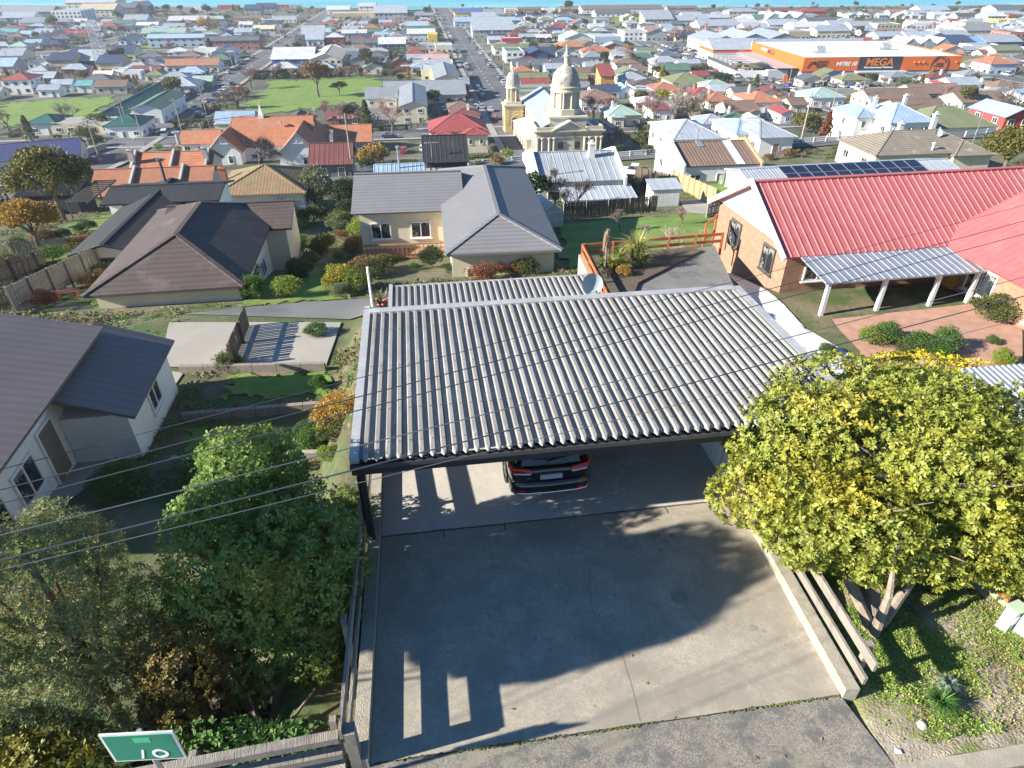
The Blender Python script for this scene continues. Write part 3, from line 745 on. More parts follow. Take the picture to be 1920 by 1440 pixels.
(1395,22,60,14,'hx','lt','cream',2,'cream hotel with hipped grey roof','hotel'),
(1440,34,54,14,'gx','green','mint' if False else 'white',1.8,'white store with green sign band','green sign store'),
(1400,42,44,14,'gx','white','white',1.6,'white factory with light roof',None),
(1395,60,60,12,'gx','brown','brown',1.2,'brown veranda shop',None),
(1420,52,50,14,'gx','lt','cream',1.5,'cream shop with pale roof',None),
(1527,22,50,14,'hx','red','red',1.6,'bright red storehouse','red storehouse'),
(1465,20,40,14,'gx','dred','brown',1.4,'dark red roofed shed',None),
(1478,36,88,24,'saw','silver','grey',1.6,'old grey factory with saw tooth roof','saw tooth factory'),
(1545,42,60,16,'gx','dgrey','grey',1.5,'grey hall with dark roof',None),
(1470,46,60,16,'gx','lt','white',1.5,'white hall with light roof',None),
(1520,50,66,16,'gx','white','white',1.6,'white shop with white roof',None),
(1580,46,50,14,'gx','lt','cream',1.7,'cream shop with light roof',None),
(1565,58,70,14,'gx','lt','cream',1.7,'cream shop row with silver roof',None),
(1500,60,46,14,'flat','silver','tan',1.8,'tan corner building with flat roof',None),
(1460,58,44,14,'flat','dgrey','brown',1.6,'dark verandaed corner shop',None),
(1620,48,50,14,'gx','lt','white',1.6,'white store with pale roof',None),
(1668,46,50,14,'flat','lt','stone',2,'old stone bank with arched front','stone bank'),
(1645,26,40,12,'hx','brown','cream',1.2,'cream house with brown hip',None),
(1682,22,30,11,'gx','orange','white',1.3,'white house with orange roof',None),
(1720,24,40,14,'gx','silver','cream',1.4,'cream striped shed',None),
(1755,19,60,18,'gx','bluegrey','cream',1.5,'long cream shed with blue grey roof',None),
(1740,44,60,12,'flat','white','white',1.5,'white garage with flat roof',None),
(1765,27,30,12,'gx','white','white',1.3,'white workshop',None),
(1825,29,66,12,'gx','dbrown','cream',1.3,'long cream hall with dark brown roof',None),
(1890,17,48,18,'gx','dgrey','white',2.6,'tall white grain store by the sea','grain store'),
(1870,30,40,14,'gx','white','white',2,'tall white mill',None),
(1905,28,30,12,'flat','brown','brick',2,'red brick store at the right edge',None),
(1890,38,40,12,'flat','cream','yellow',1.6,'yellow cream store',None),
(1840,44,66,14,'flat','grey','stone',2.4,'grey stone hall with arched windows','arched hall'),
(1840,57,60,14,'gx','grey','stone',1.7,'stone hall with slate grey roof',None),
(1910,62,34,16,'flat','brown','brick',3,'tall brick building at the right edge','brick block'),
(1672,68,54,13,'gx','lt','white',2,'white two storey shop with pale roof','white two storey shop'),
(1728,68,56,13,'gx','lt','white',2,'white two storey terrace with pale roof',None),
(1795,66,56,14,'gx','lt','white',2,'white two storey offices with light roof',None),
(1760,70,50,14,'gy','lt','cream',1.8,'cream hall with pale gable',None),
(1740,84,100,16,'saw','silver','grey',1.4,'long grey saw tooth sheds','saw tooth sheds'),
(1885,78,78,18,'gx','lt','blue',1.8,'blue walled hall with pale roof','blue hall'),
(1850,86,60,14,'flat','lt','white',1.3,'white sheds with pale flat roof',None),
(1790,94,44,12,'gy','orange','cream',1.4,'cream house with orange steep gable',None),
(1860,100,40,10,'gx','dred','white',1,'white cottage with dull red roof',None),
(1895,94,60,12,'gx','olive','cream',1.7,'cream two storey house with olive roof',None),
(1828,116,58,14,'gx','olive','cream',1.4,'cream house with mossy olive gable',None),
(1885,120,60,14,'hx','orange','lblue',1.7,'pale blue orange roofed house','orange gabled villa'),
(1815,158,64,13,'gx','lt','white',1.4,'white house with pale grey gable','pale gabled house'),
(1783,158,40,9,'hx','red','white',1.2,'white cabin with red roof',None),
(1690,184,124,12,'gx','brown','cream',1.1,'long brown tiled row of flats','brown tiled flats'),
(1762,174,106,12,'gx','brown','cream',1.1,'second long brown tiled row of flats',None),
(1735,206,106,12,'gx','brown','cream',1.2,'nearest long brown tiled row of flats',None),
(1850,190,100,12,'gx','brown','cream',1.1,'short brown tiled flats',None),
(1895,165,60,12,'hx','brown','cream',1.1,'brown roofed bungalow at the right edge',None),
]
for t in TOWN:
    px, py, w, d, rf, rc, wc, st, desc, lm = t
    if st < 1.5 and w < 70 and d <= 14: d *= .78
    house(px, py, w, d, rf, rc, wc, st, desc, lm=lm, pitch=21 if st < 1.6 else 18, cat='house' if st < 1.5 and w < 70 and 'shed' not in desc and 'hall' not in desc else 'building', name='house' if st < 1.5 and w < 70 and 'shed' not in desc and 'hall' not in desc else 'building')
# ------------------------------------------------------------------ lettering
def text(name, s, size, mat, parent, loc, rot, bold=.0, shear=0, sx=1, ext=.03):
    c = bpy.data.curves.new(name, 'FONT'); c.body = s; c.size = size; c.align_x = 'CENTER'; c.align_y = 'CENTER'
    c.offset = bold; c.shear = shear; c.extrude = ext; c.resolution_u = 3
    o = bpy.data.objects.new(name, c); COL.objects.link(o); bpy.context.view_layer.update()
    me = bpy.data.meshes.new_from_object(o); bpy.data.objects.remove(o); me.materials.clear(); me.materials.append(mat); me.name = name
    return O(name, me, parent, loc, rot=rot, scale=(sx, 1, 1))
# ------------------------------------------------------------------ the orange hardware store
mORANGE = M('orange_cladding', (.7,.15,.022), rough=.5, var=.06, wave=('X', 1.0), wave_amt=.1)
mORANGEY = M('orange_cladding_side', (.7,.15,.022), rough=.5, var=.06, wave=('Y', 1.0), wave_amt=.1)
mBLACKC = M('black_cladding', (.035,.038,.05), rough=.5, var=.1, wave=('X', 1.0), wave_amt=.15)
mTILT = M('grey_tilt_slab', (.45,.48,.52), rough=.85, var=.08, scale=.2)
mWROOF = M('white_membrane_roof', (.85,.86,.86), rough=.6, var=.05, scale=.1)
mSEAM = M('roof_seam_grey', (.4,.41,.42), rough=.7)
mSTEEL = M('galvanised_steel', (.45,.47,.49), rough=.4, metal=.6, var=.2)
mWHITEP = M('white_paint', (.8,.8,.78), rough=.5, var=.06)
mORT = M('orange_sign_paint', (.75,.2,.03), rough=.5); mWT = M('white_sign_paint', (.82,.82,.82), rough=.5); mBT = M('black_sign_paint', (.03,.03,.035), rough=.6)
def mega():
    rz = R(4.2); fl = gp(1500, 149); Lm, Dm, H, h0 = 72.5, 62, 9.0, 3.0
    r = T('hardware_store', 'huge orange and black hardware store with a white flat roof', 'store', (fl.x, fl.y, -47.6), rz)
    LM.append(('orange hardware store', fl.x+36, fl.y+30, r)); u, v = uv(fl.x, fl.y); FOOT.append((u-32, u+Lm+2, v-4, v+Dm+6))
    b = MB(); b.box(0,Lm,0,.4,-1,h0); b.box(0,.4,.4,Dm,-1,h0); b.box(Lm-.4,Lm,.4,Dm,-1,h0); b.box(.4,Lm-.4,Dm-.4,Dm,-1,H-.5); O('wall', b.mesh('wall', mTILT), r)
    k0, k1 = Lm*.345, Lm*.62
    b = MB(); b.box(-.1,k0,-.15,.3,h0+.35,H); b.box(k1,Lm+.1,-.15,.3,h0+.35,H); O('orange_fascia', b.mesh('orange_fascia', mORANGE), r)
    b = MB(); b.box(-.12,.3,.302,Dm*.97,h0+.35,H); O('side_fascia', b.mesh('side_fascia', mORANGEY), r); b = MB(); b.box(Lm-.3,Lm+.12,.302,Dm,h0+.35,H); O('side_fascia', b.mesh('side_fascia', mORANGEY), r)
    b = MB(); b.box(k0,k1,-.2,.3,h0,H+.05); b.box(-.1,k0,-.13,.3,h0,h0+.35); b.box(k1,Lm+.1,-.13,.3,h0,h0+.35); O('black_fascia', b.mesh('black_fascia', mBLACKC), r)
    b = MB(); b.box(.3,Lm-.3,.31,Dm-.4,H-.7,H-.35); O('roof', b.mesh('roof', mWROOF), r)
    b = MB()
    for i in range(1,9): b.box(Lm*i/9-.12,Lm*i/9+.12,.4,Dm-.5,H-.35,H-.32)
    b.box(.4,Lm-.4,Dm*.36-.18,Dm*.36+.18,H-.32,H-.29); b.box(.4,Lm-.4,Dm*.68-.12,Dm*.68+.12,H-.32,H-.29); O('roof_seam', b.mesh('roof_seam', mSEAM), r)
    b = MB(); b.box(.3,Lm*.82,Dm-.9,Dm-.4,H-.5,H+1.1); O('rear_parapet', b.mesh('rear_parapet', M('parapet_blue_grey', (.3,.34,.4))), r)
    def unit(x, y):
        q = MB(); q.box(x-2.2,x+2.2,y-1,y+1,H-.2,H+1.2); 
        for d in (-1.5, 0, 1.5): q.tube([(x+d,y-1.3,H+.9),(x+d,y+1.2,H+2.2)], .75, 8)
        q.box(x-3.2,x-2.2,y-.6,y+.6,H-.2,H+.8); O('roof_fan', q.mesh('roof_fan', mSTEEL), r)
    unit(Lm*.2, Dm*.26); unit(Lm*.71, Dm*.42)
    # entrance
    b = MB(); b.box(k0-1,k1+2,-3.6,-.2,h0-.1,h0+.45); O('entrance_canopy', b.mesh('entrance_canopy', [mTILT]), r)
    b = MB(); b.box(k0+7,k1-3,-1.6,0,0,.5); b.box(k0+7,k1-3,-1.6,0,2.75,2.9); 
    for i in range(12): x = k0+7+(k1-3-k0-7)*i/11; b.box(x-.18,x+.18,-1.62,-1.4,.5,2.75)
    O('entrance_frame', b.mesh('entrance_frame', mWHITEP), r)
    b = MB(); b.box(k0+7.1,k1-3.1,-1.45,-1.38,.5,2.75); O('entrance_glass', b.mesh('entrance_glass', mGLASS), r)
    b = MB(); b.box(k0,k0+4.5,-.9,0,0,2.6); O('entrance_kiosk', b.mesh('entrance_kiosk', [mORANGE]), r)
    rf = (math.pi/2, 0, 0); rl = (math.pi/2, 0, -math.pi/2)
    text('sign_lettering', 'MEGA', 4.1, mORT, r, ((k0+k1)/2-.3, -.24, 6.75), rf, .07, .08, 1.15)
    text('sign_lettering', 'Home Improvement Warehouse', 1.0, mWT, r, ((k0+k1)/2-.3, -.24, 4.75), rf, .02, .1)
    text('sign_lettering', 'MITRE 10', 2.2, mWT, r, (19.6, -.19, 6.2), rf, .06, .25, 1.05)
    for i, s in enumerate(('PROUDLY', 'LOCALLY', 'OWNED')): text('sign_lettering', s, 1.15, mBT, r, (8.6, -.19, 7.2-i*1.0), rf, .02, .15)
    lg = MB(); pts = [(4.1+1.9*math.cos(t), -.19, 5.3+1.9*math.sin(t)) for t in [math.pi*k/10 for k in range(11)]]
    for p, q in zip(pts, pts[1:]): lg.bar(p, q, .06, .5, up=(0,1,0))
    lg.prism([(5.2+.75*math.cos(a), -.17, 6.6+.75*math.sin(a)) for a in [2*math.pi*k/12 for k in range(12)]], (0,-.06,0)); lg.box(2,2.5,-.22,-.16,4.6,5.3)
    O('logo', lg.mesh('logo', mBT), r)
    text('sign_lettering', 'MITRE 10', 1.5, mWT, r, (-.16, 44, 7.2), rl, .04, .25, 1.1)
    text('sign_lettering', 'MEGA', 2.9, mBT, r, (-.16, 35, 6.9), rl, .05, .05, 1.1)
    cx, cz = Lm*.865, 5.4
    st = MB()
    for rr, w in ((3.9, .3),):
        pts = [(cx+rr*math.cos(a), -.25, cz+rr*math.sin(a)) for a in [2*math.pi*k/28 for k in range(29)]]
        for p, q in zip(pts, pts[1:]): st.bar(p, q, .06, w, up=(0,1,0))
    O('stamp_ring', st.mesh('stamp_ring', mBT), r)
    text('stamp_lettering', '15%', 2.2, mBT, r, (cx, -.24, cz), rf, .05)
    def arc(s, a0, a1, rad, sz, flip=False):
        for i, ch in enumerate(s):
            a = R(a0+(a1-a0)*i/(len(s)-1))
            if ch != ' ': text('stamp_lettering', ch, sz, mBT, r, (cx+rad*math.cos(a), -.24, cz+rad*math.sin(a)), (math.pi/2, (math.pi/2-a)*1.0 if not flip else (-math.pi/2-a), 0), .02)
    arc('LOW PRICE', 152, 28, 2.85, 1.05); arc('BEAT IT', 222, 318, 2.85, 1.05, True)
    b = MB()
    for fx in (.7,.73,.76,.97): b.prism([(Lm*fx+.35*math.cos(a),-.14,6.6+.35*math.sin(a)) for a in [2*math.pi*k/8 for k in range(8)]], (0,-.5,0))
    O('wall_light', b.mesh('wall_light', mORT), r)
    # garden yard along the street on the left: wall, posts, canopy
    g = T('garden_yard', 'white walled garden yard with steel canopies beside the orange store', 'yard', (fl.x, fl.y, -47.6), rz)
    b = MB(); b.box(-28,-27.7,6,44,-1,3.2); b.box(-28,-6,5.7,6,-1,3.2); O('wall', b.mesh('wall', mWHITEP), g)
    b = MB(); b.box(-28.1,-27.6,6,44,3.2,4.6); O('mesh_screen', b.mesh('mesh_screen', M('dark_shade_cloth', (.06,.065,.075))), g)
    for i in range(7):
        p = MB(); p.box(-27.9,-27.6,6+i*6,6.3+i*6,0,6.2); O('post', p.mesh('post', mSTEEL), g)
    b = MB()
    for i in range(7): b.box(-27.9,-14,6+i*6,6.25+i*6,6.0,6.25)
    b.box(-27.9,-27.6,6,42,6.25,6.5); b.box(-14,-13.7,6,42,6.25,6.5); O('canopy_frame', b.mesh('canopy_frame', mSTEEL), g)
    slb = MB(); slab(slb, [(-22,8,5.6),(-15,8,6.6),(-15,34,6.6),(-22,34,5.6)], .12); slab(slb, [(-11,2,4.6),(-1,2,4.6),(-1,54,4.9),(-11,54,4.9)], .2); O('canopy_roof', slb.mesh('canopy_roof', M('roof_grey_pink', (.45,.36,.34))), g)
    random.seed(5)
    for i in range(26):
        x, y = random.uniform(-26,-15), random.uniform(8,42); q = MB(); q.box(x-1.2,x+1.2,y-1,y+1,0,random.uniform(1,3.4)); O('stacked_goods', q.mesh('stacked_goods', M('goods_%d' % (i%4), [(.6,.6,.6),(.4,.3,.15),(.5,.25,.2),(.2,.2,.2)][i%4])), g)
    b = MB(); b.box(-14,-5,3,6,-.5,3.6); O('office', b.mesh('office', mTILT), g)
    sg = T('store_sign', 'orange totem sign at the store car park entrance', 'sign', tuple(gp(1470,160)), rz)
    b = MB(); b.box(-.9,.9,-.2,.2,0,4); O('panel', b.mesh('panel', mORANGE), sg)
    # timber shed
    p = gp(1388, 118)
    s = T('timber_shed', 'pale roofed timber shed with orange trim across the yard', 'shed', (p.x, p.y, -48), rz); FOOT.append((uv(p.x,p.y)[0]-16, uv(p.x,p.y)[0]+16, uv(p.x,p.y)[1]-2, uv(p.x,p.y)[1]+22))
    block(s, -2, 12, 26, 22, 6, 'gx', 20, wallm('white'), roofm('lt'), .4)
    b = MB(); b.box(-15.15,11.15,.9,1.2,4.4,6); b.box(-15.2,-14.95,1.2,23,4.4,6); O('orange_trim', b.mesh('orange_trim', mORANGE), s)
    for i in range(3):
        q = MB(); q.box(-15.3,-15.0,4+i*6,8+i*6,0,4); O('roller_door', q.mesh('roller_door', M('roller_grey', (.35,.36,.38))), s)
    t = T('timber_racks', 'tall racks of stacked timber in the store yard', 'rack', (p.x+14, p.y-1, -48), rz)
    for i in range(4):
        q = MB()
        for lv in range(4):
            q.box(i*5.2,i*5.2+4.9,0,2.6,.3+lv*1.5,.4+lv*1.5)
        for xx in (0, 4.7): q.box(i*5.2+xx,i*5.2+xx+.2,0,.2,0,6.2); q.box(i*5.2+xx,i*5.2+xx+.2,2.4,2.6,0,6.2)
        O('rack_frame', q.mesh('rack_frame', M('rack_brown', (.2,.13,.08))), t)
        for lv in range(4):
            q = MB()
            for k in range(3): q.box(i*5.2+.3+k*1.5,i*5.2+1.6+k*1.5,.1,2.5,.42+lv*1.5,1.2+lv*1.5-.3*random.random())
            O('timber_stack', q.mesh('timber_stack', M('timber_%d' % (lv%3), [(.45,.3,.16),(.33,.2,.1),(.5,.42,.2)][lv%3])), t)
mega()
# ------------------------------------------------------------------ the domed church
mSTONE = M('oamaru_stone', (.53,.475,.36), rough=.9, var=.14, scale=.5, spots=(.3,.27,.21), spot_lo=.55, spot_hi=.75, spot_scale=.3, spots2=(.45,.4,.3))
mSTONEY = M('yellow_stone_blocks', (.6,.46,.23), rough=.9, var=.2, scale=1.2, spots=(.42,.33,.18), spot_lo=.5, spot_hi=.7, spot_scale=.5)
mLEAD = M('weathered_dome_render', (.34,.32,.28), rough=.85, var=.3, scale=.5, spots=(.62,.58,.5), spot_lo=.5, spot_hi=.6, spot_scale=.35, spots2=(.18,.17,.15))
mSLATE = M('blue_slate_iron', (.3,.36,.43), rough=.55, var=.15, scale=.4, wave=('Y', .8), wave_amt=.15)
mCOPPER = M('verdigris_copper', (.3,.42,.38), rough=.7, var=.3)
mLEADED = M('leaded_window', (.1,.1,.1), rough=.3, var=.5, scale=6)
def arched(w, h, d=.25, mi=0, n=8):
    return [(-w/2,0),(w/2,0)]+[(w/2*math.cos(math.pi*k/n), h-w/2+w/2*math.sin(math.pi*k/n)) for k in range(n+1)]
def church():
    p = at(1066, 288, -43.2); r = T('domed_church', 'cream stone church with a large grey dome and a smaller domed tower', 'church', (p.x, p.y, -45.7), AG)
    LM.append(('domed church', p.x-3, p.y+20, r)); u, v = uv(p.x, p.y); FOOT.append((u-15, u+14, v-4, v+50))
    def mk(name, mb, mat, par=r, smooth=False, **k): return O(name, mb.mesh(name, mat, smooth), par, **k)
    def arch_win(par, x, y, z, w, h, rz, mat=None):
        f = MB(); o = arched(w+.5, h+.25); f.prism([(a,-.1,b-.1) for a, b in o], (0,.12,0)); fo = O('window', f.mesh('window', mSTONE), par, (x, y, z), rz)
        g = MB(); g.prism([(a,-.14,b) for a, b in arched(w, h)], (0,.05,0)); O('pane', g.mesh('pane', mat or mLEADED), fo); return fo
    # front block
    b = MB(); b.box(-8.5,8.5,0,10,-3,7.6); mk('front_wall', b, mSTONE)
    b = MB(); b.box(-9,9,-.5,10.2,7.6,8.0); b.box(-8.8,8.8,-.3,10.1,6.6,6.8); b.box(-9.2,9.2,-.7,10.3,8.0,8.25); mk('cornice', b, mSTONE)
    b = MB()
    for a, c in ((-8.6,-4.2),(4.2,8.6)): b.box(a,c,-.3,.1,8.25,9.1)
    b.box(-8.6,-8.2,.1,10,8.25,9.1); b.box(8.2,8.6,.1,10,8.25,9.1); mk('parapet', b, mSTONE)
    b = MB(); b.prism([(-4.2,-.3,8.25),(4.2,-.3,8.25),(0,-.3,10.3)], (0,1.2,0)); mk('pediment', b, mSTONE)
    b = MB(); b.bar((-4.6,-.2,8.2),(0,-.2,10.5),1.2,.35); b.bar((4.6,-.2,8.2),(0,-.2,10.5),1.2,.35); mk('raking_cornice', b, mSTONE)
    b = MB(); slab(b, [(-4.2,8,8.3),(-4.2,.9,8.3),(0,.9,10.4),(0,8,10.4)], .15); slab(b, [(4.2,.9,8.3),(4.2,8,8.3),(0,8,10.4),(0,.9,10.4)], .15); mk('pediment_roof', b, mSLATE)
    for x in (-8.2,-7.0,-5.2,-4.0,4.0,5.2,7.0,8.2):
        c = MB(); c.lathe([(.42,0),(.36,.3),(.32,6.1),(.45,6.4),(.45,6.6)], 8); O('column', c.mesh('column', mSTONE), r, (x,-.28,0))
    for x in (-2.2,2.2,5.9): 
        f = MB(); f.box(-1,1,-.12,.05,-.2,1.9); fo = O('window', f.mesh('window', mSTONE), r, (x,0,3.8)); g = MB(); g.box(-.7,.7,-.16,-.1,0,1.6); O('pane', g.mesh('pane', mLEADED), fo)
    f = MB(); f.box(-.12,.12,-.4,-.2,0,7.4); mk('downpipe', f, mSTEEL, loc=(1,0,0))
    for i in range(3): arch_win(r, -8.5, 2.2+i*2.6, 2.6, 1, 2.6, -math.pi/2)
    # transept roofs
    b = MB(); slab(b, [(-8.2,10.2,8.0),(-8.2,2.2,8.0),(-4.6,2.2,9.6),(-4.6,10.2,9.6)], .15); slab(b, [(8.2,2.2,8.0),(8.2,10.2,8.0),(4.6,10.2,9.6),(4.6,2.2,9.6)], .15); mk('transept_roof', b, mSLATE)
    # square base of the dome, two tiers
    b = MB(); b.box(-4.8,4.8,2.4,12,6,10.6); mk('dome_base', b, mSTONE)
    b = MB(); b.box(-5.1,5.1,2.1,12.3,10.6,11.0); mk('dome_base_cornice', b, mSTONE)
    cy = 7.2
    b = MB(); b.lathe([(4.3,11.0),(4.3,12.4),(4.0,12.5)], 8, (0, cy)); mk('octagon_tier', b, mSTONE)
    dr = MB(); dr.lathe([(3.25,12.4),(3.25,16.4)], 16, (0, cy)); dro = mk('drum', dr, mSTONE)
    for k in range(8):
        a = math.pi/4*k+math.pi/8*0; x, y = math.sin(a)*3.2, cy-math.cos(a)*3.2
        arch_win(dro, x, y, 12.9, 1.15, 2.9, a, M('drum_window_lattice', (.4,.36,.28), rough=.8, var=.5, scale=5))
        for s in (-.27,.27):
            a2 = a+math.pi/8+s*.35; c = MB(); c.lathe([(.34,12.4),(.27,12.7),(.25,15.9),(.36,16.3)], 8); O('drum_column', c.mesh('drum_column', mSTONE), r, (math.sin(a2)*3.5, cy-math.cos(a2)*3.5, 0))
    b = MB(); b.lathe([(3.75,16.2),(3.85,16.6),(3.65,16.7),(3.65,17.2),(3.95,17.35),(3.95,17.55),(3.5,17.7),(3.6,17.9)], 32, (0, cy)); mk('dome_cornice', b, mSTONE)
    b = MB(); pr = [(3.55*math.cos(t)**.9 if t < 1.5 else .9, 17.85+4.3*math.sin(t)) for t in [math.pi/2*k/12 for k in range(12)]]+[(.85,22.1)]; b.lathe(pr, 32, (0, cy)); mk('dome', b, mLEAD, smooth=True)
    b = MB(); b.lathe([(.95,22.0),(.8,22.3),(.62,22.5),(.58,24.0),(1.0,24.2),(.95,24.35),(.55,24.5)], 12, (0, cy)); mk('lantern', b, mSTONE)
    b = MB(); b.lathe([(.7,24.4),(.6,24.9),(.3,25.3),(.22,26.2),(.3,26.4),(.05,26.6)], 10, (0, cy)); b.box(-.1,.1,cy-.1,cy+.1,26.4,28.0); b.box(-.55,.55,cy-.09,cy+.09,27.1,27.35); mk('cross', b, mCOPPER)
    # nave
    b = MB(); b.box(-6,6,10.2,44,-3,8.2); b.prism([(-6,43.9,8.2),(6,43.9,8.2),(0,43.9,11.2)], (0,-.3,0)); nv = mk('nave_wall', b, mSTONE)
    b = MB(); slab(b, [(-6.4,44,8.2),(-6.4,12,8.2),(0,12,11.6),(0,44,11.6)], .2); slab(b, [(6.4,12,8.2),(6.4,44,8.2),(0,44,11.6),(0,12,11.6)], .2); mk('nave_roof', b, mSLATE)
    for i in range(6): arch_win(nv, -6, 14+i*4.6, 5.2, 1.1, 2.3, -math.pi/2)
    b = MB(); b.box(-9.8,-6,8,33,-3,4.2); b.box(6,9.8,10,40,-3,4.2); mk('aisle_wall', b, mSTONE)
    b = MB(); slab(b, [(-10.1,33,4.2),(-10.1,8,4.2),(-5.95,8,5.1),(-5.95,33,5.1)], .2); slab(b, [(10.1,10,4.2),(10.1,40,4.2),(5.95,40,5.1),(5.95,10,5.1)], .2); mk('aisle_roof', b, M('aisle_roof_grey', (.5,.49,.46), var=.1))
    for i in range(6): arch_win(r, -9.8, 10+i*3.8, 1.2, 1.0, 2.4, -math.pi/2)
    # far west front seen over the nave roof
    b = MB(); b.box(-8,8,44,49,-3,10.2); b.box(-8.4,8.4,43.6,49.4,10.2,10.7); mk('west_front', b, mSTONE)
    b = MB(); b.box(-8.2,8.2,43.8,49.2,10.7,11.3); mk('west_front_roof', b, M('green_lead', (.2,.25,.2)))
    # left tower
    tx, ty = -9.4, 38
    tb = MB(); tb.box(tx-2.7,tx+2.7,ty-2.7,ty+2.7,-3,7.6); tw = mk('tower', tb, mSTONEY)
    # stone courses of the tower front and left, each a proud block
    bm = MB(); bm.box(-.62,.62,-.05,.05,0,.42); bme = bm.mesh('stone', mSTONEY)
    for i in range(10):
        for k in range(4):
            xx = tx-2.0+k*1.34+(.3 if i % 2 else -.1)
            if abs(xx-tx) < .9: continue
            O('stone', bme, tw, (xx, ty-2.72, 2.4+i*.5)); 
        for k in range(4): O('stone', bme, tw, (tx-2.72, ty-2.0+k*1.34+(.3 if i % 2 else -.1), 2.4+i*.5), math.pi/2)
    b = MB(); b.box(tx-3.1,tx+3.1,ty-3.1,ty+3.1,7.6,8.0); b.box(tx-2.9,tx+2.9,ty-2.9,ty+2.9,7.1,7.3); 
    for k in range(12):
        b.box(tx-2.8+k*.48,tx-2.55+k*.48,ty-2.95,ty-2.7,7.3,7.6)
    b.box(tx-2.3,tx+2.3,ty-2.3,ty+2.3,8,8.7); mk('tower_cornice', b, mSTONE)
    arch_win(tw, tx, ty-2.75, 1.2, 1.1, 3.4, 0); arch_win(tw, tx-2.75, ty, 1.2, 1.1, 3.4, -math.pi/2)
    for k in range(8):
        a = math.pi/4*(k+.5); c = MB(); c.lathe([(.3,8.7),(.24,8.9),(.22,11.9),(.32,12.2)], 8); O('tower_column', c.mesh('tower_column', mSTONE), r, (tx+1.75*math.sin(a), ty-1.75*math.cos(a), 0))
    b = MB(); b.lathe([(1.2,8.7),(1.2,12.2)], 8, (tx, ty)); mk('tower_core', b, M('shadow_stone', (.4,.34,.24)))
    b = MB(); b.lathe([(2.15,12.2),(2.25,12.5),(2.0,12.7),(2.05,13.1)], 16, (tx, ty)); mk('tower_dome_ring', b, mSTONE)
    b = MB(); b.lathe([(2.05*math.cos(t)**.85+.02, 13.1+3.6*math.sin(t)) for t in [math.pi/2*k/10 for k in range(10)]]+[(.1,17.0),(.06,18.1)], 16, (tx, ty))
    for k in range(8):
        a = math.pi/4*k
        pts = [(tx+(2.08*math.cos(t)**.85)*math.sin(a), ty-(2.08*math.cos(t)**.85)*math.cos(a), 13.1+3.65*math.sin(t)) for t in [math.pi/2*j/7 for j in range(7)]]; b.tube(pts, .07, 4)
    mk('tower_dome', b, M('lead_grey', (.3,.29,.27), var=.25, spots=(.42,.4,.36), spot_lo=.5, spot_hi=.65, spot_scale=.5))
church()
house(954, 270, 56, 8, 'flat', 'white', 'stone', 1.05, desc='', label='cream church annexe with white flat roof left of the dome', cat='building', name='church_annexe', base=-43.2)
# ------------------------------------------------------------------ lattice mast
def mast():
    p = gp(197, 129); r = T('lattice_mast', 'tall pale steel lattice mast by the fire station', 'mast', tuple(p)); LM.append(('lattice mast', p.x, p.y, r))
    H = 20; b = MB(); q = MB()
    def cor(z): 
        s = 2.6-1.1*z/H; return [Vector((-s,-s,z)),Vector((s,-s,z)),Vector((s,s,z)),Vector((-s,s,z))]
    for k in range(4): b.bar(cor(0)[k], cor(H)[k], .22, .22)
    n = 8
    for i in range(n):
        a, c = cor(H*i/n), cor(H*(i+1)/n)
        for k in range(4): q.bar(a[k], c[(k+1)%4], .12, .12); q.bar(a[(k+1)%4], c[k], .12, .12); q.bar(c[k], c[(k+1)%4], .12, .12)
    O('leg', b.mesh('leg', mSTEEL), r); O('brace', q.mesh('brace', mSTEEL), r)
    f = MB(); f.box(-2,2,-2,2,H,H+.15); O('platform', f.mesh('platform', mSTEEL), r)
mast()
# ------------------------------------------------------------------ houses on the hillside
def parapet(root, x, W, hw, pitch, mat, name='parapet'):
    rise = W/2*math.tan(R(pitch)); b = MB(); b.prism([(x-.12,-W/2-.5,hw-.5),(x-.12,-W/2-.5,hw+.35),(x-.12,0,hw+rise+.5),(x-.12,W/2+.5,hw+.35),(x-.12,W/2+.5,hw-.5)], (.3,0,0)); return O(name, b.mesh(name, mat), root)
def pole_thing(root, x, y, z, h, r=.06, name='flue', mat=None):
    b = MB(); b.tube([(x,y,z),(x,y,z+h)], r, 8); b.lathe([(r*2,z+h),(r*2,z+h+.15)], 8, (x,y)); return O(name, b.mesh(name, mat or mSTEEL), root)
def dish(root, x, y, z, r=.4, rz=0):
    b = MB(); b.tube([(x,y,z),(x,y,z+.6)], .03, 6)
    o = MB(); n = 14; prof = [(0.001,0),(r*.5,.03),(r*.85,.09),(r,.14)]
    o.lathe(prof[::-1], n); s = O('dish_mount', b.mesh('dish_mount', mSTEEL), root)
    O('dish', o.mesh('dish', M('dish_grey', (.55,.58,.6), rough=.4)), s, (x, y-.08, z+.7), rot=(R(62), 0, rz))
GH = 'houses on the slope'
kw = dict(group=GH, chim=0, wings=0)
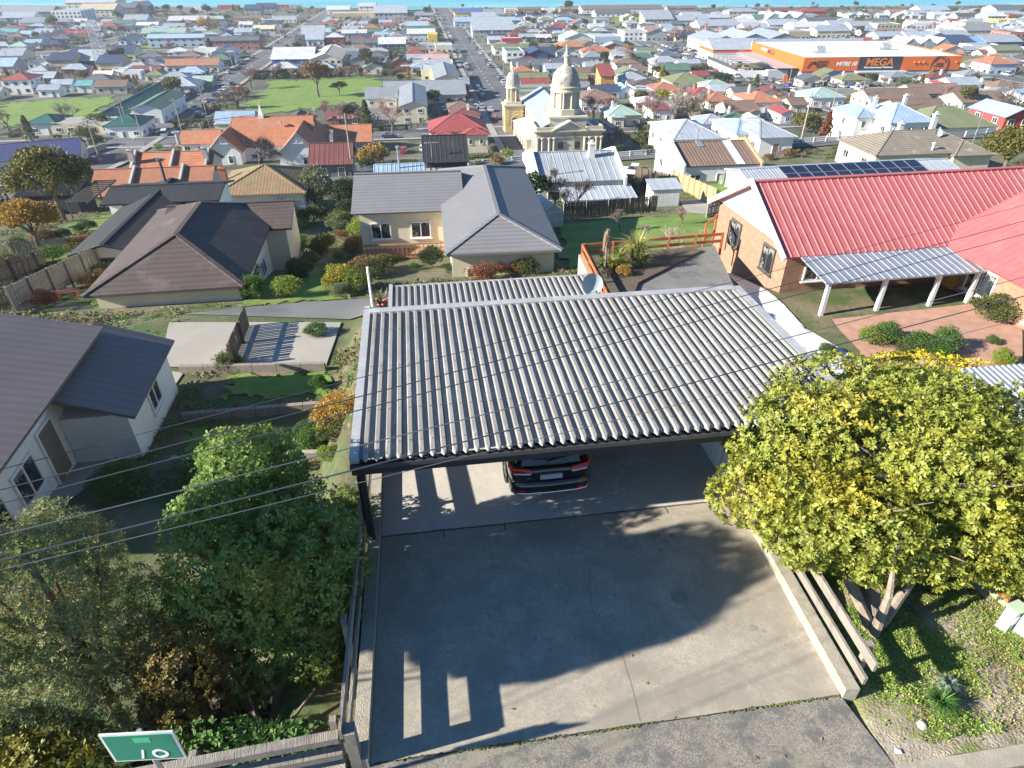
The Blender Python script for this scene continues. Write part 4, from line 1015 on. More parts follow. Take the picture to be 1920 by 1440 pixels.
# long grey ribbed roof house and its lean-to
r = house(1092, 323, 166, 11, 'gx', 'silver', 'grey', 1.1, label='grey stuccoed house with a long ribbed iron roof and white chimney below the dome', lm='grey ribbed house', pitch=18, ribs=.8, det=2, over=.25, **kw)
Lr = 166*zdep(gp(1092,323,3))/F-.5
for s in (-1, 1): parapet(r, s*(Lr/2+.2), 11, 3.1, 18, mPLAST)
chimney(r, 2.0, -1.2, 4.6, 1.4, mPLAST); pole_thing(r, -3.4, -4.4, 3.4, 2.0); pole_thing(r, 4.6, -4.8, 3.3, 1.2, .04)
block(r, Lr/2-3.2, -5.5-1.5, 7.6, 3, 1.9, 'mx', 9, wallm('grey'), roofm('lt'), .3, ribs=.6, wname='porch_wall', rname='porch_roof')
window(r, Lr/2-4.6, -8.52, .5, 1.4, 1.1, 2); window(r, Lr/2-1.6, -8.52, .5, 1.2, 1.1, 2)
# white rendered house with brown corrugated roof
r = house(1358, 293, 157, 11.5, 'gx', 'brown', 'white', 1.15, label='white rendered house with stepped gable and brown corrugated roof above the washing line', lm='brown corrugated house', pitch=16, ribs=.45, det=2, over=.2, fm=mFRAME, **kw)
Lr = 157*zdep(gp(1358,293,3.2))/F-.4
parapet(r, -Lr/2-.05, 11.5, 3.2, 16, mPLAST); parapet(r, Lr/2+.05, 11.5, 3.2, 16, M('terracotta_cap', (.5,.28,.17)))
tp = math.tan(R(16)); b = MB(); slab(b, [(Lr/2-3.4,-5.95,3.33),(Lr/2-2.2,-5.95,3.33),(Lr/2-2.2,0,3.33+5.95*tp),(Lr/2-3.4,0,3.33+5.95*tp)], .04); O('skylight_strip', b.mesh('skylight_strip', M('clear_roof_sheet', (.55,.62,.7), rough=.3)), r)
b = MB(); slab(b, [(-Lr/2+3.6,-1.4,3.36+4.55*tp),(-Lr/2+4.4,-1.4,3.36+4.55*tp),(-Lr/2+4.2,0,3.36+5.95*tp),(-Lr/2+3.4,0,3.36+5.95*tp)], .04); O('flashing', b.mesh('flashing', mSTEEL), r)
pole_thing(r, -Lr/2+3.8, .4, 4.4, 2.0, .1)
# solar shed behind the red roof
r = house(1588, 333, 318, 7.0, 'gx', 'lt', 'white', 1.05, pos=(40.5,80.5,-25.3), L=27, rz=R(10), label='white house with a row of solar panels behind the red roof', lm='solar panel house', pitch=13, det=2, over=.3, ribs=.4, **kw)
Lr = 27
b = MB(); b.box(-.78,.78,-.03,.03,0,1.7); 
mPV = M('solar_panel', (.012,.014,.03), rough=.15, var=.1, spec=.8)
pv = MB(); pv.box(-.8,.8,-.85,.85,0,.045,0); 
pv.add([(-.76,-.81,.047),(.76,-.81,.047),(.76,.81,.047),(-.76,.81,.047)], [(0,1,2,3)], 1)
pvm = pv.mesh('solar_panel', [mSTEEL, mPV])
for i in range(11):
    for j in range(2):
        O('solar_panel', pvm, r, (-Lr/2+5.2+i*1.66, -2.75+j*1.72, 3.02+(.75+j*1.72)*math.tan(R(13))+.22), rot=(R(13),0,0))
# big brown tiled house with chimneys and aerials
r = house(1690, 303, 236, 9.5, 'hx', 'tan', 'cream', 1.05, pos=(60,101.5,-27.3), L=17, label='big house with weathered grey brown tile roof and two white chimneys', lm='weathered tile house', pitch=22, det=2, **kw)
r.children[1].data.materials[0] = mGB = M('grey_brown_tiles', (.25,.215,.17), rough=.9, var=.2, scale=.8, spots=(.36,.34,.3), spot_lo=.58, spot_hi=.72, spot_scale=.5, wave=('Z', .18), wave_amt=.3, wave_bump=.5)
block(r, 6.2, -1.5, 6, 8, 2.7, 'hy', 22, wallm('cream'), mGB, .45, wname='wing_wall', rname='wing_roof')
chimney(r, -1.5, 1.4, 4.2, 1.6, mPLAST); chimney(r, 5.2, 3.2, 4.6, 2.0, mPLAST); pole_thing(r, .2, -4.4, 2.6, 1.7, .12, mat=mWHITEP); dish(r, 2.6, -1.5, 4.4, .6)
an = MB(); an.tube([(7.5,-3,3.6),(7.5,-3,8.2)], .04, 5); an.tube([(6.6,-4,3.4),(7.5,-3,6)], .02, 4); an.tube([(8.6,-2.2,3.4),(7.5,-3,6)], .02, 4)
for k in range(6): an.tube([(7.2,-3.0,7.6-.2*k),(7.9,-3.1,7.6-.2*k)], .02, 4)
O('aerial', an.mesh('aerial', mSTEEL), r)
# white two storey house
r = house(1652, 219, 100, 12, 'hx', 'bluegrey', 'white', 2.1, pos=(78,141,-33.6), L=9.0, label='tall white weatherboard house with pale blue iron hips and white balcony', lm='tall white house', pitch=27, det=2, chim=0, wings=0, group=GLAB)
Lr = 9.6
block(r, -Lr/2-1.2, 4.0, 4.4, 9, 5.55, 'hy', 27, wallm('white'), roofm('bluegrey'), .45, wname='wing_wall', rname='wing_roof')
for zz in (.95,3.6): window(r, -Lr/2-3.4, 4.0, zz, 1.2, 1.4, 2, -math.pi/2); window(r, -Lr/2-1.8, -.51, zz, 1.0, 1.4, 2)
chimney(r, -3.6, 2, 7.2, 1.6, mPLAST); chimney(r, 3.2, 2.4, 7.4, 1.6, mPLAST)
for sx_ in (-1, 1):
    b = MB()
    for k in range(14): b.box(sx_*3.0-1.7+k*.26,sx_*3.0-1.66+k*.26,-8.0,-7.95,2.6,3.6)
    for z in (2.6,3.05,3.55): b.box(sx_*3.0-1.75,sx_*3.0+1.75,-8.05,-7.93,z,z+.08)
    b.box(sx_*3.0-1.75,sx_*3.0+1.75,-7.9,-6.0,2.45,2.58)
    for xx in (-1.75,1.65): b.box(sx_*3.0+xx,sx_*3.0+xx+.12,-8.08,-7.95,0,5)
    O('balcony', b.mesh('balcony', mWHITEP), r)
house(1904, 224, 60, 10, 'gy', 'bluegrey', 'red', 2, label='barn red gabled house with blue grey roof at the right edge', det=2, chim=0, wings=0, pos=(104,147,-33.5), L=6.5)
house(1778, 245, 160, 12, 'hx', 'olive', 'white', 1.1, pos=(89,143,-32.5), L=16, label='white house with wide dark green hip roof above the weathered tile house', lm='dark green hip house', det=2, chim=0, wings=0)
house(1640, 188, 10, 4, 'gx', 'lt', 'white', 1, label='little white garden shed beyond the tall white house', det=1, chim=0, wings=0)
# terracotta school buildings on the left
mTILE = M('terracotta_tiles', (.33,.135,.075), rough=.85, var=.2, scale=1.2, spots=(.3,.13,.08), spot_lo=.55, spot_hi=.72, spot_scale=.25, wave=('X', .3), wave_amt=.2)
mTILEB = M('bright_orange_tiles', (.43,.165,.08), rough=.85, var=.25, scale=1.0, spots=(.33,.2,.13), spot_lo=.5, spot_hi=.65, spot_scale=.3, wave=('Z', .25), wave_amt=.25)
r = house(254, 349, 186, 8.6, 'gx', 'terra', 'cream', 1.2, pos=(-49.5,90.4,-30.1), L=16.2, label='long terrace with terracotta tiles and stone party walls', lm='terracotta terrace', pitch=26, det=2, cat='building', name='terrace_building', **kw)
r.children[1].data.materials[0] = mTILE; Lr = 16.2
for f in (-.5,-.12,.27): parapet(r, f*Lr, 8.6, 3.35, 26, M('party_wall_stone', (.4,.38,.34)))
r = house(308, 305, 118, 7.4, 'gx', 'terra', 'cream', 1.9, pos=(-49.6,98.4,-31.4), L=10.6, label='taller terracotta roofed block with end chimneys behind the terrace', pitch=26, det=2, cat='building', name='terrace_building', **kw)
r.children[1].data.materials[0] = mTILEB; Lr = 10.6
for f in (-.5,.0,.46): parapet(r, f*Lr, 7.4, 5.1, 26, M('party_wall_stone', (.4,.38,.34)))
for f in (-.5,.46): chimney(r, f*Lr, -2, 6, 1.8, M('party_wall_stone', (.4,.38,.34)))
pole_thing(r, 1.0, 0, 8, 1.6, .3, 'ventilator')
# orange roofed church school with white gables
r = house(510, 270, 150, 15, 'gx', 'orange', 'white', 1.5, label='large orange tiled building with white timbered gables and a small spire', lm='orange gabled building', pitch=36, det=2, cat='building', name='gabled_building', **kw)
r.children[1].data.materials[0] = mTILEB; zz = zdep(gp(510,270,4)); Lr = 150*zz/F
for px_, w_, ln in ((430, 7.8, 17), (566, 9.5, 24)):
    cx_ = (px_-510)*zz/F
    block(r, cx_, -4.0, w_, ln, 4.0, 'gy', 44, wallm('white'), mTILEB, .5, wname='gable_wall', rname='gable_roof')
    y_ = -4.0-ln/2-.32
    b = MB(); h_ = w_/2*math.tan(R(44)); t_ = 4.0
    b.bar((cx_-w_/2-.4,y_,t_-.2),(cx_,y_,t_+h_+.1),.18,.35); b.bar((cx_+w_/2+.4,y_,t_-.2),(cx_,y_,t_+h_+.1),.18,.35); b.box(cx_-1.6,cx_+1.6,y_-.05,y_+.1,t_+h_*.5,t_+h_*.5+.2); b.box(cx_-.12,cx_+.12,y_-.05,y_+.1,t_+h_*.5,t_+h_)
    O('barge_board', b.mesh('barge_board', mWHITEP), r); window(r, cx_+1.4, -4.0-ln/2-.02, 1.2, 1.1, 1.8, 2)
sp = MB(); sp.box(-.6,.6,-.6,.6,8.6,10.4); sp.lathe([(.8,10.4),(.05,12.8)], 4); sp.box(-.04,.04,-.04,.04,12.7,13.6); O('spire', sp.mesh('spire', mWHITEP), r, (-3, 0, -.3))
cr = MB(); cr.box(-.06,.06,-.06,.06,0,1.9); cr.box(-.5,.5,-.05,.05,1.1,1.25); O('gable_cross', cr.mesh('gable_cross', mWHITEP), r, ((580-510)*zz/F, 6, 8.6))
chimney(r, -Lr*.52, 2, 7.4, 1.6); pole_thing(r, 2.2, -3, 8, .8, .25, 'roof_vent')
house(372, 268, 74, 10, 'gx', 'orange', 'white', 1, label='low orange roofed block left of the white gables', det=2, cat='building', name='annexe', **kw).children[1].data.materials[0] = mTILEB
house(619, 301, 82, 8, 'gx', 'dred', 'dgrey', 1, label='dark red ribbed iron roof shed beside the bare spreading tree', lm='dark red shed', pitch=28, ribs=.7, det=2, cat='shed', name='shed', **kw)
house(661, 264, 72, 10, 'gx', 'orange', 'grey', 1.1, label='small orange tile roofed house behind the dark red shed', lm='small orange house', pitch=32, det=2, **kw).children[1].data.materials[0] = mTILEB
r = house(484, 352, 172, 8.4, 'hx', 'brown', 'white', 1.05, label='bungalow with mossy brown tile hip roof and a short brick chimney', lm='mossy tile bungalow', pitch=21, det=2, **kw)
r.children[1].data.materials[0] = M('mossy_brown_tiles', (.27,.18,.1), rough=.9, var=.25, scale=1.5, spots=(.2,.19,.08), spot_lo=.5, spot_hi=.65, spot_scale=.6, wave=('X', .33), wave_amt=.35)
chimney(r, -4.6, .6, 3.6, .9)
r = house(748, 326, 96, 7, 'gx', 'bluegrey', 'white', 1, label='blue and white ribbed roof peeping over the grey roofed house', pitch=14, ribs=.5, det=2, **kw); pole_thing(r, 0, -1, 3.4, 2.6, .12)
r = house(836, 289, 86, 8, 'gx', 'black', 'black', 1.5, label='black clad house with black ribbed roof and white window blinds', lm='black clad house', pitch=32, ribs=.6, det=2, wins=0, **kw)
zz = zdep(gp(836,289,4)); 
for px_, w_ in ((806,1.7),(818,1.7),(864,2.4)):
    o = window(r, (px_-836)*zz/F, -4.0, 1.3, w_, 1.9, 2, fm=mDFRAME); b = MB(); b.box(-w_/2+.1,w_/2-.1,-.06,-.031,1.1,1.8); O('blind', b.mesh('blind', mWHITEP), o)
an = MB(); an.tube([(-2,-3.6,4),(-2,-3.6,6.6)], .03, 4)
for k in range(7): an.tube([(-2.9+.3*k,-3.7,6.4),(-2.9+.3*k,-3.3,6.55)], .025, 4)
an.tube([(-3,-3.55,6.45),(-.9,-3.5,6.5)], .03, 4); O('aerial', an.mesh('aerial', mSTEEL), r)
r = house(860, 246, 112, 13, 'hx', 'red', 'cream', 1.9, label='cream two storey presbytery with bright red iron hip roof', lm='red roofed presbytery', pitch=24, det=2, chim=0, wings=0, name='building', cat='building')
zz = zdep(gp(860,246,5.1)); Lr = 112*zz/F
block(r, -Lr*.24, -7.2, Lr*.4, 4, 4.4, 'hy', 24, wallm('cream'), roofm('red'), .45, wname='wing_wall', rname='wing_roof')
block(r, Lr*.27, -7.6, Lr*.4, 5, 4.9, 'hy', 24, wallm('cream'), roofm('red'), .45, wname='wing_wall', rname='wing_roof')
for x_ in (-.34,-.18,.18,.36): window(r, x_*Lr, -9.22 if x_ < 0 else -10.12, 2.6, .9, 1.3, 2)
r = house(66, 292, 150, 13, 'gx', 'purple', 'cream', 1.2, label='cream hall with deep blue roof at the left edge', lm='blue roofed hall', pitch=20, det=2, rz=R(24), cat='building', name='hall', **kw)
# black roofed house on the left with low gables
r = house(186, 436, 134, 15, 'gy', 'black', 'white', 1.05, label='white house with low black ribbed roof and dark framed windows on the left', lm='black roofed house', pitch=15, ribs=.45, det=2, over=.7, wins=0, **kw)
zz = zdep(gp(186,436,3)); Lr = 134*zz/F
for f in (-.05,.22): 
    o = window(r, f*Lr, -7.5, .1, 1.5, 2.2, 2, fm=mDFRAME); b = MB(); b.box(-.6,.6,-.3,-.22,.05,.9); O('balustrade', b.mesh('balustrade', mWHITEP), o)
block(r, .6, 5.4, 8.6, 5.0, 3.15, 'gx', 12, wallm('white'), roofm('black'), .5, wname='wing_wall', rname='wing_roof')
pole_thing(r, .4, 5.5, 4, 1.8, .13, mat=mDFRAME)
pg = T('pergola', 'dark slatted pergola against the black roofed house', 'pergola', tuple(gp(168,398)), AG)
b = MB(); b.box(-.06,.06,-4,4,2.2,2.35); b.box(2.0,2.12,-4,4,2.2,2.35)
for y_ in (-3.9,3.8): b.box(-.06,.06,y_,y_+.12,-1,2.2)
O('pergola_frame', b.mesh('pergola_frame', mDFRAME), pg)
sl_ = MB(); sl_.box(-.2,2.3,-.05,.05,2.35,2.5); slm = sl_.mesh('slat', mDFRAME)
for k in range(11): O('slat', slm, pg, (0,-3.8+k*.76,0))
# brown hip house (left), grey house (centre), red roof house (right), house below the driveway
mBROWNT = M('brown_pressed_tiles', (.085,.062,.056), rough=.75, spots=(.12,.095,.085), spot_lo=.5, spot_hi=.7, var=.15, scale=.6, wave=('Y', .37), wave_amt=.3)
r = house(0, 0, 0, 13.5, 'hy', 'brown', 'cream', 1, label='cream bungalow with brown tile hip roof in the left garden', lm='brown hip bungalow', hw=3.3, pos=(-20.4, 40.0, -19.1), L=7.6, pitch=22, det=2, rz=R(9), **kw)
r.children[1].data.materials[0] = mBROWNT
block(r, 1.4, 5.2, 7.6, 5, 3.4, 'gx', 18, wallm('cream'), mBROWNT, .5, wname='wing_wall', rname='wing_roof')
mGREYT = M('grey_pressed_tiles', (.2,.2,.205), rough=.65, var=.1, scale=.6, wave=('Y', .37), wave_amt=.22)
r = house(0, 0, 0, 18.5, 'hy', 'grey', 'cream', 1, label='cream two storey house with wide grey tile hip roof just below the carport', lm='grey hip house', hw=3.1, pos=(-1.6, 48.6, -19.1), L=6.6, pitch=18, det=2, rz=R(6.5), **kw)
r.children[1].data.materials[0] = mGREYT
block(r, -6.2, 4.2, 7.4, 8.6, 3.1, 'gx', 18, wallm('cream'), mGREYT, .5, wname='wing_wall', rname='wing_roof', base=-5)
for x_ in (-8.4,-5.4): window(r, x_, -.12, .8, 1.5, 1.3, 2); 
for x_ in (-8,-5): window(r, x_, -.12, -2.2, 1.6, 1.8, 2, fm=mDFRAME)
b = MB(); b.box(-9.8,-2.8,-1.9,-.2,-.1,.05)
for k in range(22): b.box(-9.75+k*.32,-9.7+k*.32,-1.88,-1.83,.05,.95)
b.box(-9.8,-2.8,-1.92,-1.8,.95,1.05)
for xx in (-9.7,-6.3,-2.9): b.box(xx-.07,xx+.07,-1.9,-1.76,-4,.0)
O('balcony', b.mesh('balcony', M('stained_timber', (.34,.17,.09), rough=.8)), r)
mREDR = M('red_ribbed_iron', (.42,.115,.115), rough=.6, var=.14, scale=.4, spots=(.36,.13,.12), spot_lo=.48, spot_hi=.7, spot_scale=.4, spots2=(.45,.15,.145))
mBRW = M('tan_brick', (.33,.185,.12), rough=.9, var=.3, scale=3, bump=.3, bscale=20)
r = T('brick_house', 'tan brick house with a big red ribbed roof and white gable', 'house', (25.6, 38.2, -15.5), R(9.6), GH); LM.append(('red ribbed roof house', 25.6, 36, r))
w_, _ = block(r, 0, 0, 24, 8.3, 2.55, 'gx', 29, mBRW, mREDR, .5, ribs=.42)
b = MB(); h_ = 4.15*math.tan(R(29)); b.prism([(-12.06,-4.15,2.56),(-12.06,4.15,2.56),(-12.06,0,2.56+h_-.05)][::-1], (-.06,0,0)); O('gable_cladding', b.mesh('gable_cladding', mWHITEP), r)
b = MB(); b.bar((-12.55,-4.75,2.3),(-12.55,0,4.95),.1,.3); b.bar((-12.55,4.75,2.3),(-12.55,0,4.95),.1,.3); O('barge_board', b.mesh('barge_board', mWHITEP), r)
block(r, 2.2, -9.2, 9.6, 10.5, 2.5, 'gy', 27, mBRW, mREDR, .5, ribs=.42, wname='wing_wall', rname='wing_roof')
FOOT.append((8, 40, 20, 46))
b = MB(); slab(b, [(-11.6,-7.2,2.0),(-2.8,-7.2,2.0),(-2.8,-4.7,2.35),(-11.6,-4.7,2.35)], .08); ribs_on(b, (-11.6,-7.2,2.0), (1,0,0), (0,.99,.14), 0, 0, 8.8, 2.5, .4); O('veranda_roof', b.mesh('veranda_roof', mSTEEL), r)
for x_ in (-11.3,-8.2,-5.2,-3.0):
    b = MB(); b.box(x_-.09,x_+.09,-7.1,-6.92,-.3,1.98); O('veranda_post', b.mesh('veranda_post', mWHITEP), r)
for x_ in (-10,-7,-4.4): window(r, x_, -4.16, .7, 1.7, 1.35, 2, fm=mFRAME)
for y_ in (-2.4,1.6): window(r, -12.02, y_, .6, 1.3, 1.5, 2, -math.pi/2, fm=mDFRAME)
for y_ in (-7,-11): window(r, -2.62, y_, .6, 1.8, 1.4, 2, -math.pi/2)
b = MB(); b.box(-2.75,-2.6,-5.6,-4.4,0,2.1); O('door', b.mesh('door', M('amber_door', (.6,.28,.05))), r)
pole_thing(r, 7, -2.5, 3.6, 2.2, .16, 'flue', M('flue_pink', (.6,.5,.46)))
b = MB(); b.box(-12.3,-2.8,-7.3,-4.2,-.4,-.05); O('veranda_deck', b.mesh('veranda_deck', M('brick_paving', (.42,.24,.17), rough=.9, var=.25, scale=2)), r)
# house low on the left below the trees
mGBR = M('grey_brown_iron', (.17,.145,.14), rough=.6, var=.1, scale=.5, wave=('Y', .4), wave_amt=.15)
r = T('lower_house', 'white walled house with grey brown roof low on the left', 'house', (-22.3, 15.6, -15.1), R(10), GH); LM.append(('white walled lower house', -20, 17, r))
block(r, 0, 0, 14, 9.6, 3.1, 'gy', 15, wallm('white'), mGBR, .55)
b = MB(); slab(b, [(9.6,.8,1.75),(9.6,6.2,1.75),(6.9,6.2,2.85),(6.9,.8,2.85)], .12); O('lean_to_roof', b.mesh('lean_to_roof', mGBR), r)
b = MB(); b.box(7.02,9.2,1.1,5.9,-2,1.7); O('lean_to_wall', b.mesh('lean_to_wall', wallm('white')), r)
for y_ in (-3.6,-1.6): window(r, 7.0, y_, .7, 1.4, 1.3, 2, math.pi/2)
window(r, 9.2, 3.6, .3, 1.2, 1.0, 2, math.pi/2); door(r, 7.0, .2, .05, rz=math.pi/2, det=2)
# ------------------------------------------------------------------ vegetation prototypes (unit height)
rng = np.random.default_rng(11)
def leafmat(name, c, isl=.45, trans=.25): return M('leaf_'+name, c, rough=.6, var=.25, scale=.8, island=isl, trans=trans, rnd=.12, spec=.3)
LC = dict(olive=(.095,.115,.03), dark=(.035,.065,.02), green=(.075,.15,.03), yellow=(.3,.27,.03), gold=(.38,.23,.045), brown=(.2,.12,.05), rust=(.21,.085,.04), greygreen=(.15,.18,.095), autumn=(.13,.125,.028), lime=(.2,.26,.04))
TWC = dict(bare=(.2,.155,.13), barepink=(.3,.19,.17), baregrey=(.27,.23,.19), baredark=(.07,.05,.042), bareolive=(.2,.17,.08), barewhite=(.42,.33,.28), goldtwig=(.42,.26,.08))
mBARK = M('bark', (.16,.125,.1), rough=.95, var=.3, scale=4, bump=.5)
def leaf_quads(C, size, flat=.0, jitter=.4):
    n = len(C)
    a = rng.normal(size=(n,3)); a /= np.linalg.norm(a,axis=1)[:,None]
    b = rng.normal(size=(n,3)); b -= (a*b).sum(1)[:,None]*a; b /= np.linalg.norm(b,axis=1)[:,None]
    s = size*(1+jitter*rng.normal(size=n).clip(-1.5,1.5))[:,None]
    V = np.stack([C-a*s*.5, C+b*s*.32, C+a*s*.5, C-b*s*.32], 1).reshape(-1,3)
    return V, np.arange(4*n).reshape(n,4)
def crown_pts(n, rx, rz, zc, lobes=14, seed=0, lobe_r=.42, hollow=.55):
    r = np.random.default_rng(seed)
    d = r.normal(size=(lobes,3)); d /= np.linalg.norm(d,axis=1)[:,None]; d[:,2] = np.abs(d[:,2])*1.15-.35
    lc = d*np.array([rx,rx,rz])*(.5+.3*r.random((lobes,1))); lr = (lobe_r*(.65+.7*r.random(lobes)))
    k = r.integers(0,lobes,n); p = r.normal(size=(n,3)); p /= np.linalg.norm(p,axis=1)[:,None]
    rad = (hollow+(1-hollow)*r.random(n)**.6)
    P = lc[k]+p*(rad*lr[k])[:,None]*np.array([rx,rx,rz*.85])
    P[:,2] += zc; return P
PROTO = {}
def trunk_mesh(h=.4, r=.03, seed=0, limbs=5):
    rr = random.Random(seed); b = MB(); b.tube([(0,0,-.08),(rr.uniform(-.02,.02),0,h*.5),(rr.uniform(-.03,.03),rr.uniform(-.03,.03),h)], [r*1.25,r,r*.8], 6)
    for i in range(limbs):
        a = 2*math.pi*i/limbs+rr.random(); l = rr.uniform(.18,.34)
        b.tube([(0,0,h*.8),(math.cos(a)*l*.5,math.sin(a)*l*.5,h+l*.5),(math.cos(a)*l,math.sin(a)*l,h+l*1.1)], [r*.6,r*.4,r*.12], 4)
    return b.mesh('trunk', mBARK)
def leafy(shape, col, seed):
    k = (shape, col, seed)
    if k in PROTO: return PROTO[k]
    if shape in ('shrub','up'): shape = 'bush'
    if shape == 'round': P = crown_pts(1900, .4, .36, .64, 16, seed); s = .062; t = trunk_mesh(.38,.03,seed)
    elif shape == 'wide': P = crown_pts(2300, .62, .3, .68, 20, seed, .36); s = .055; t = trunk_mesh(.4,.035,seed,7)
    elif shape == 'bush': P = crown_pts(1700, .56, .5, .46, 16, seed, .5); s = .08; t = trunk_mesh(.2,.03,seed)
    elif shape == 'cone':
        r = np.random.default_rng(seed); n = 1500; z = r.random(n)**.8; w = (1-z)**.75*.26+.02; a = r.random(n)*6.283; q = w*(.6+.4*r.random(n))*(1+.25*np.sin(a*3+z*20)); P = np.stack([np.cos(a)*q, np.sin(a)*q, .06+z*.94], 1); s = .07; t = trunk_mesh(.2,.03,seed,0)
    elif shape == 'near': P = crown_pts(11000, .45, .36, .62, 34, seed, .34); s = .03; t = trunk_mesh(.4,.03,seed,7)
    elif shape == 'nearbush': P = crown_pts(7000, .58, .5, .46, 26, seed, .42); s = .04; t = trunk_mesh(.2,.03,seed)
    V, Fq = leaf_quads(P, s); PROTO[k] = (t, npmesh('crown', V, Fq, leafmat(col, LC[col])))
    return PROTO[k]
def bare(shape, col, seed):
    k = (shape, col, seed)
    if k in PROTO: return PROTO[k]
    rr = random.Random(seed); tb, cb = MB(), MB()
    tips = []
    def grow(p, d, l, r, lev):
        q = p+d*l; m = p+d*l*.5+Vector((rr.uniform(-1,1),rr.uniform(-1,1),rr.uniform(-1,1)))*l*.08
        (tb if lev < 2 else cb).tube([p,m,q], [r,r*.8,r*.62], 5 if lev < 2 else 3, cap=False)
        if lev >= 3:
            for _ in range(2 if lev < 5 else 3):
                dd = (d+Vector((rr.gauss(0,.6),rr.gauss(0,.6),rr.gauss(0,.5)+.15))).normalized(); a0 = p+(q-p)*rr.uniform(.3,1); ll = rr.uniform(.05,.1); sw = dd.cross(Vector((rr.gauss(0,1),rr.gauss(0,1),rr.gauss(0,1)))).normalized()*.0028
                cb.add([a0-sw, a0+sw, a0+dd*ll+sw*.5, a0+dd*ll-sw*.5], [(0,1,2,3)])
        if lev >= 5 or (lev >= 4 and rr.random() < .15): return
        n = (5 if shape == 'wide' else 4) if lev == 0 else rr.choice((2,3,3)) if lev < 3 else rr.choice((2,3,4))
        for i in range(n):
            ax = Vector((rr.gauss(0,1),rr.gauss(0,1),rr.gauss(0,1))).normalized()
            sp = (.75 if shape == 'wide' else .55) if lev < 2 else .6
            nd_ = (d+ax*sp+Vector((0,0,.22 if shape != 'wide' else .05))).normalized()
            grow(q-d*l*rr.uniform(0,.3), nd_, l*rr.uniform(.62,.86), r*.58, lev+1)
    base = .17 if shape == 'wide' else .24
    if shape == 'shrub':
        for i in range(7):
            d = Vector((rr.gauss(0,.5),rr.gauss(0,.5),1)).normalized(); grow(Vector((rr.uniform(-.05,.05),rr.uniform(-.05,.05),-.02)), d, .26, .012, 2)
    else: grow(Vector((0,0,-.05)), Vector((rr.uniform(-.05,.05),0,1)).normalized(), base+.05, .03, 0)
    zmax = max(v[2] for v in cb.v); sc = 1/zmax
    for q in (tb, cb): q.v = [(a*sc, b_*sc, c*sc) for a, b_, c in q.v]
    m = M('twig_'+col, TWC[col], rough=.9, var=.2, rnd=.12)
    PROTO[k] = (tb.mesh('trunk', mBARK if col not in ('baredark',) else m) if tb.v else None, cb.mesh('crown', m)); return PROTO[k]
TREES = []
TG = 'trees and shrubs of the town'
def tree(px, py, hpx, kind, desc, shape='round', label=None, h=None, pos=None, name='tree', width=1, group=TG, seed=None, cat=None, lm=None):
    p = pos if pos is not None else gp(px, py)
    if h is None: h = hpx*zdep(p)/F*1.04
    sd_ = seed if seed is not None else random.randrange(3)
    t, c = bare(shape if shape in ('wide','shrub') else 'up', kind, sd_) if kind in TWC else leafy(shape, kind, sd_)
    nm = 'shrub' if shape in ('bush','nearbush','shrub') and name == 'tree' else name
    r = T(nm, label, cat or ('shrub' if nm == 'shrub' else nm), (p[0], p[1], p[2]-.05), random.uniform(0, 6.28), group)
    r.scale = (h*width, h*width, h)
    if t: O('trunk', t, r)
    O('crown', c, r)
    if not label: AUTO.append((r, desc))
    if lm: LM.append((lm, p[0], p[1], r))
    TREES.append((p[0], p[1])); return r
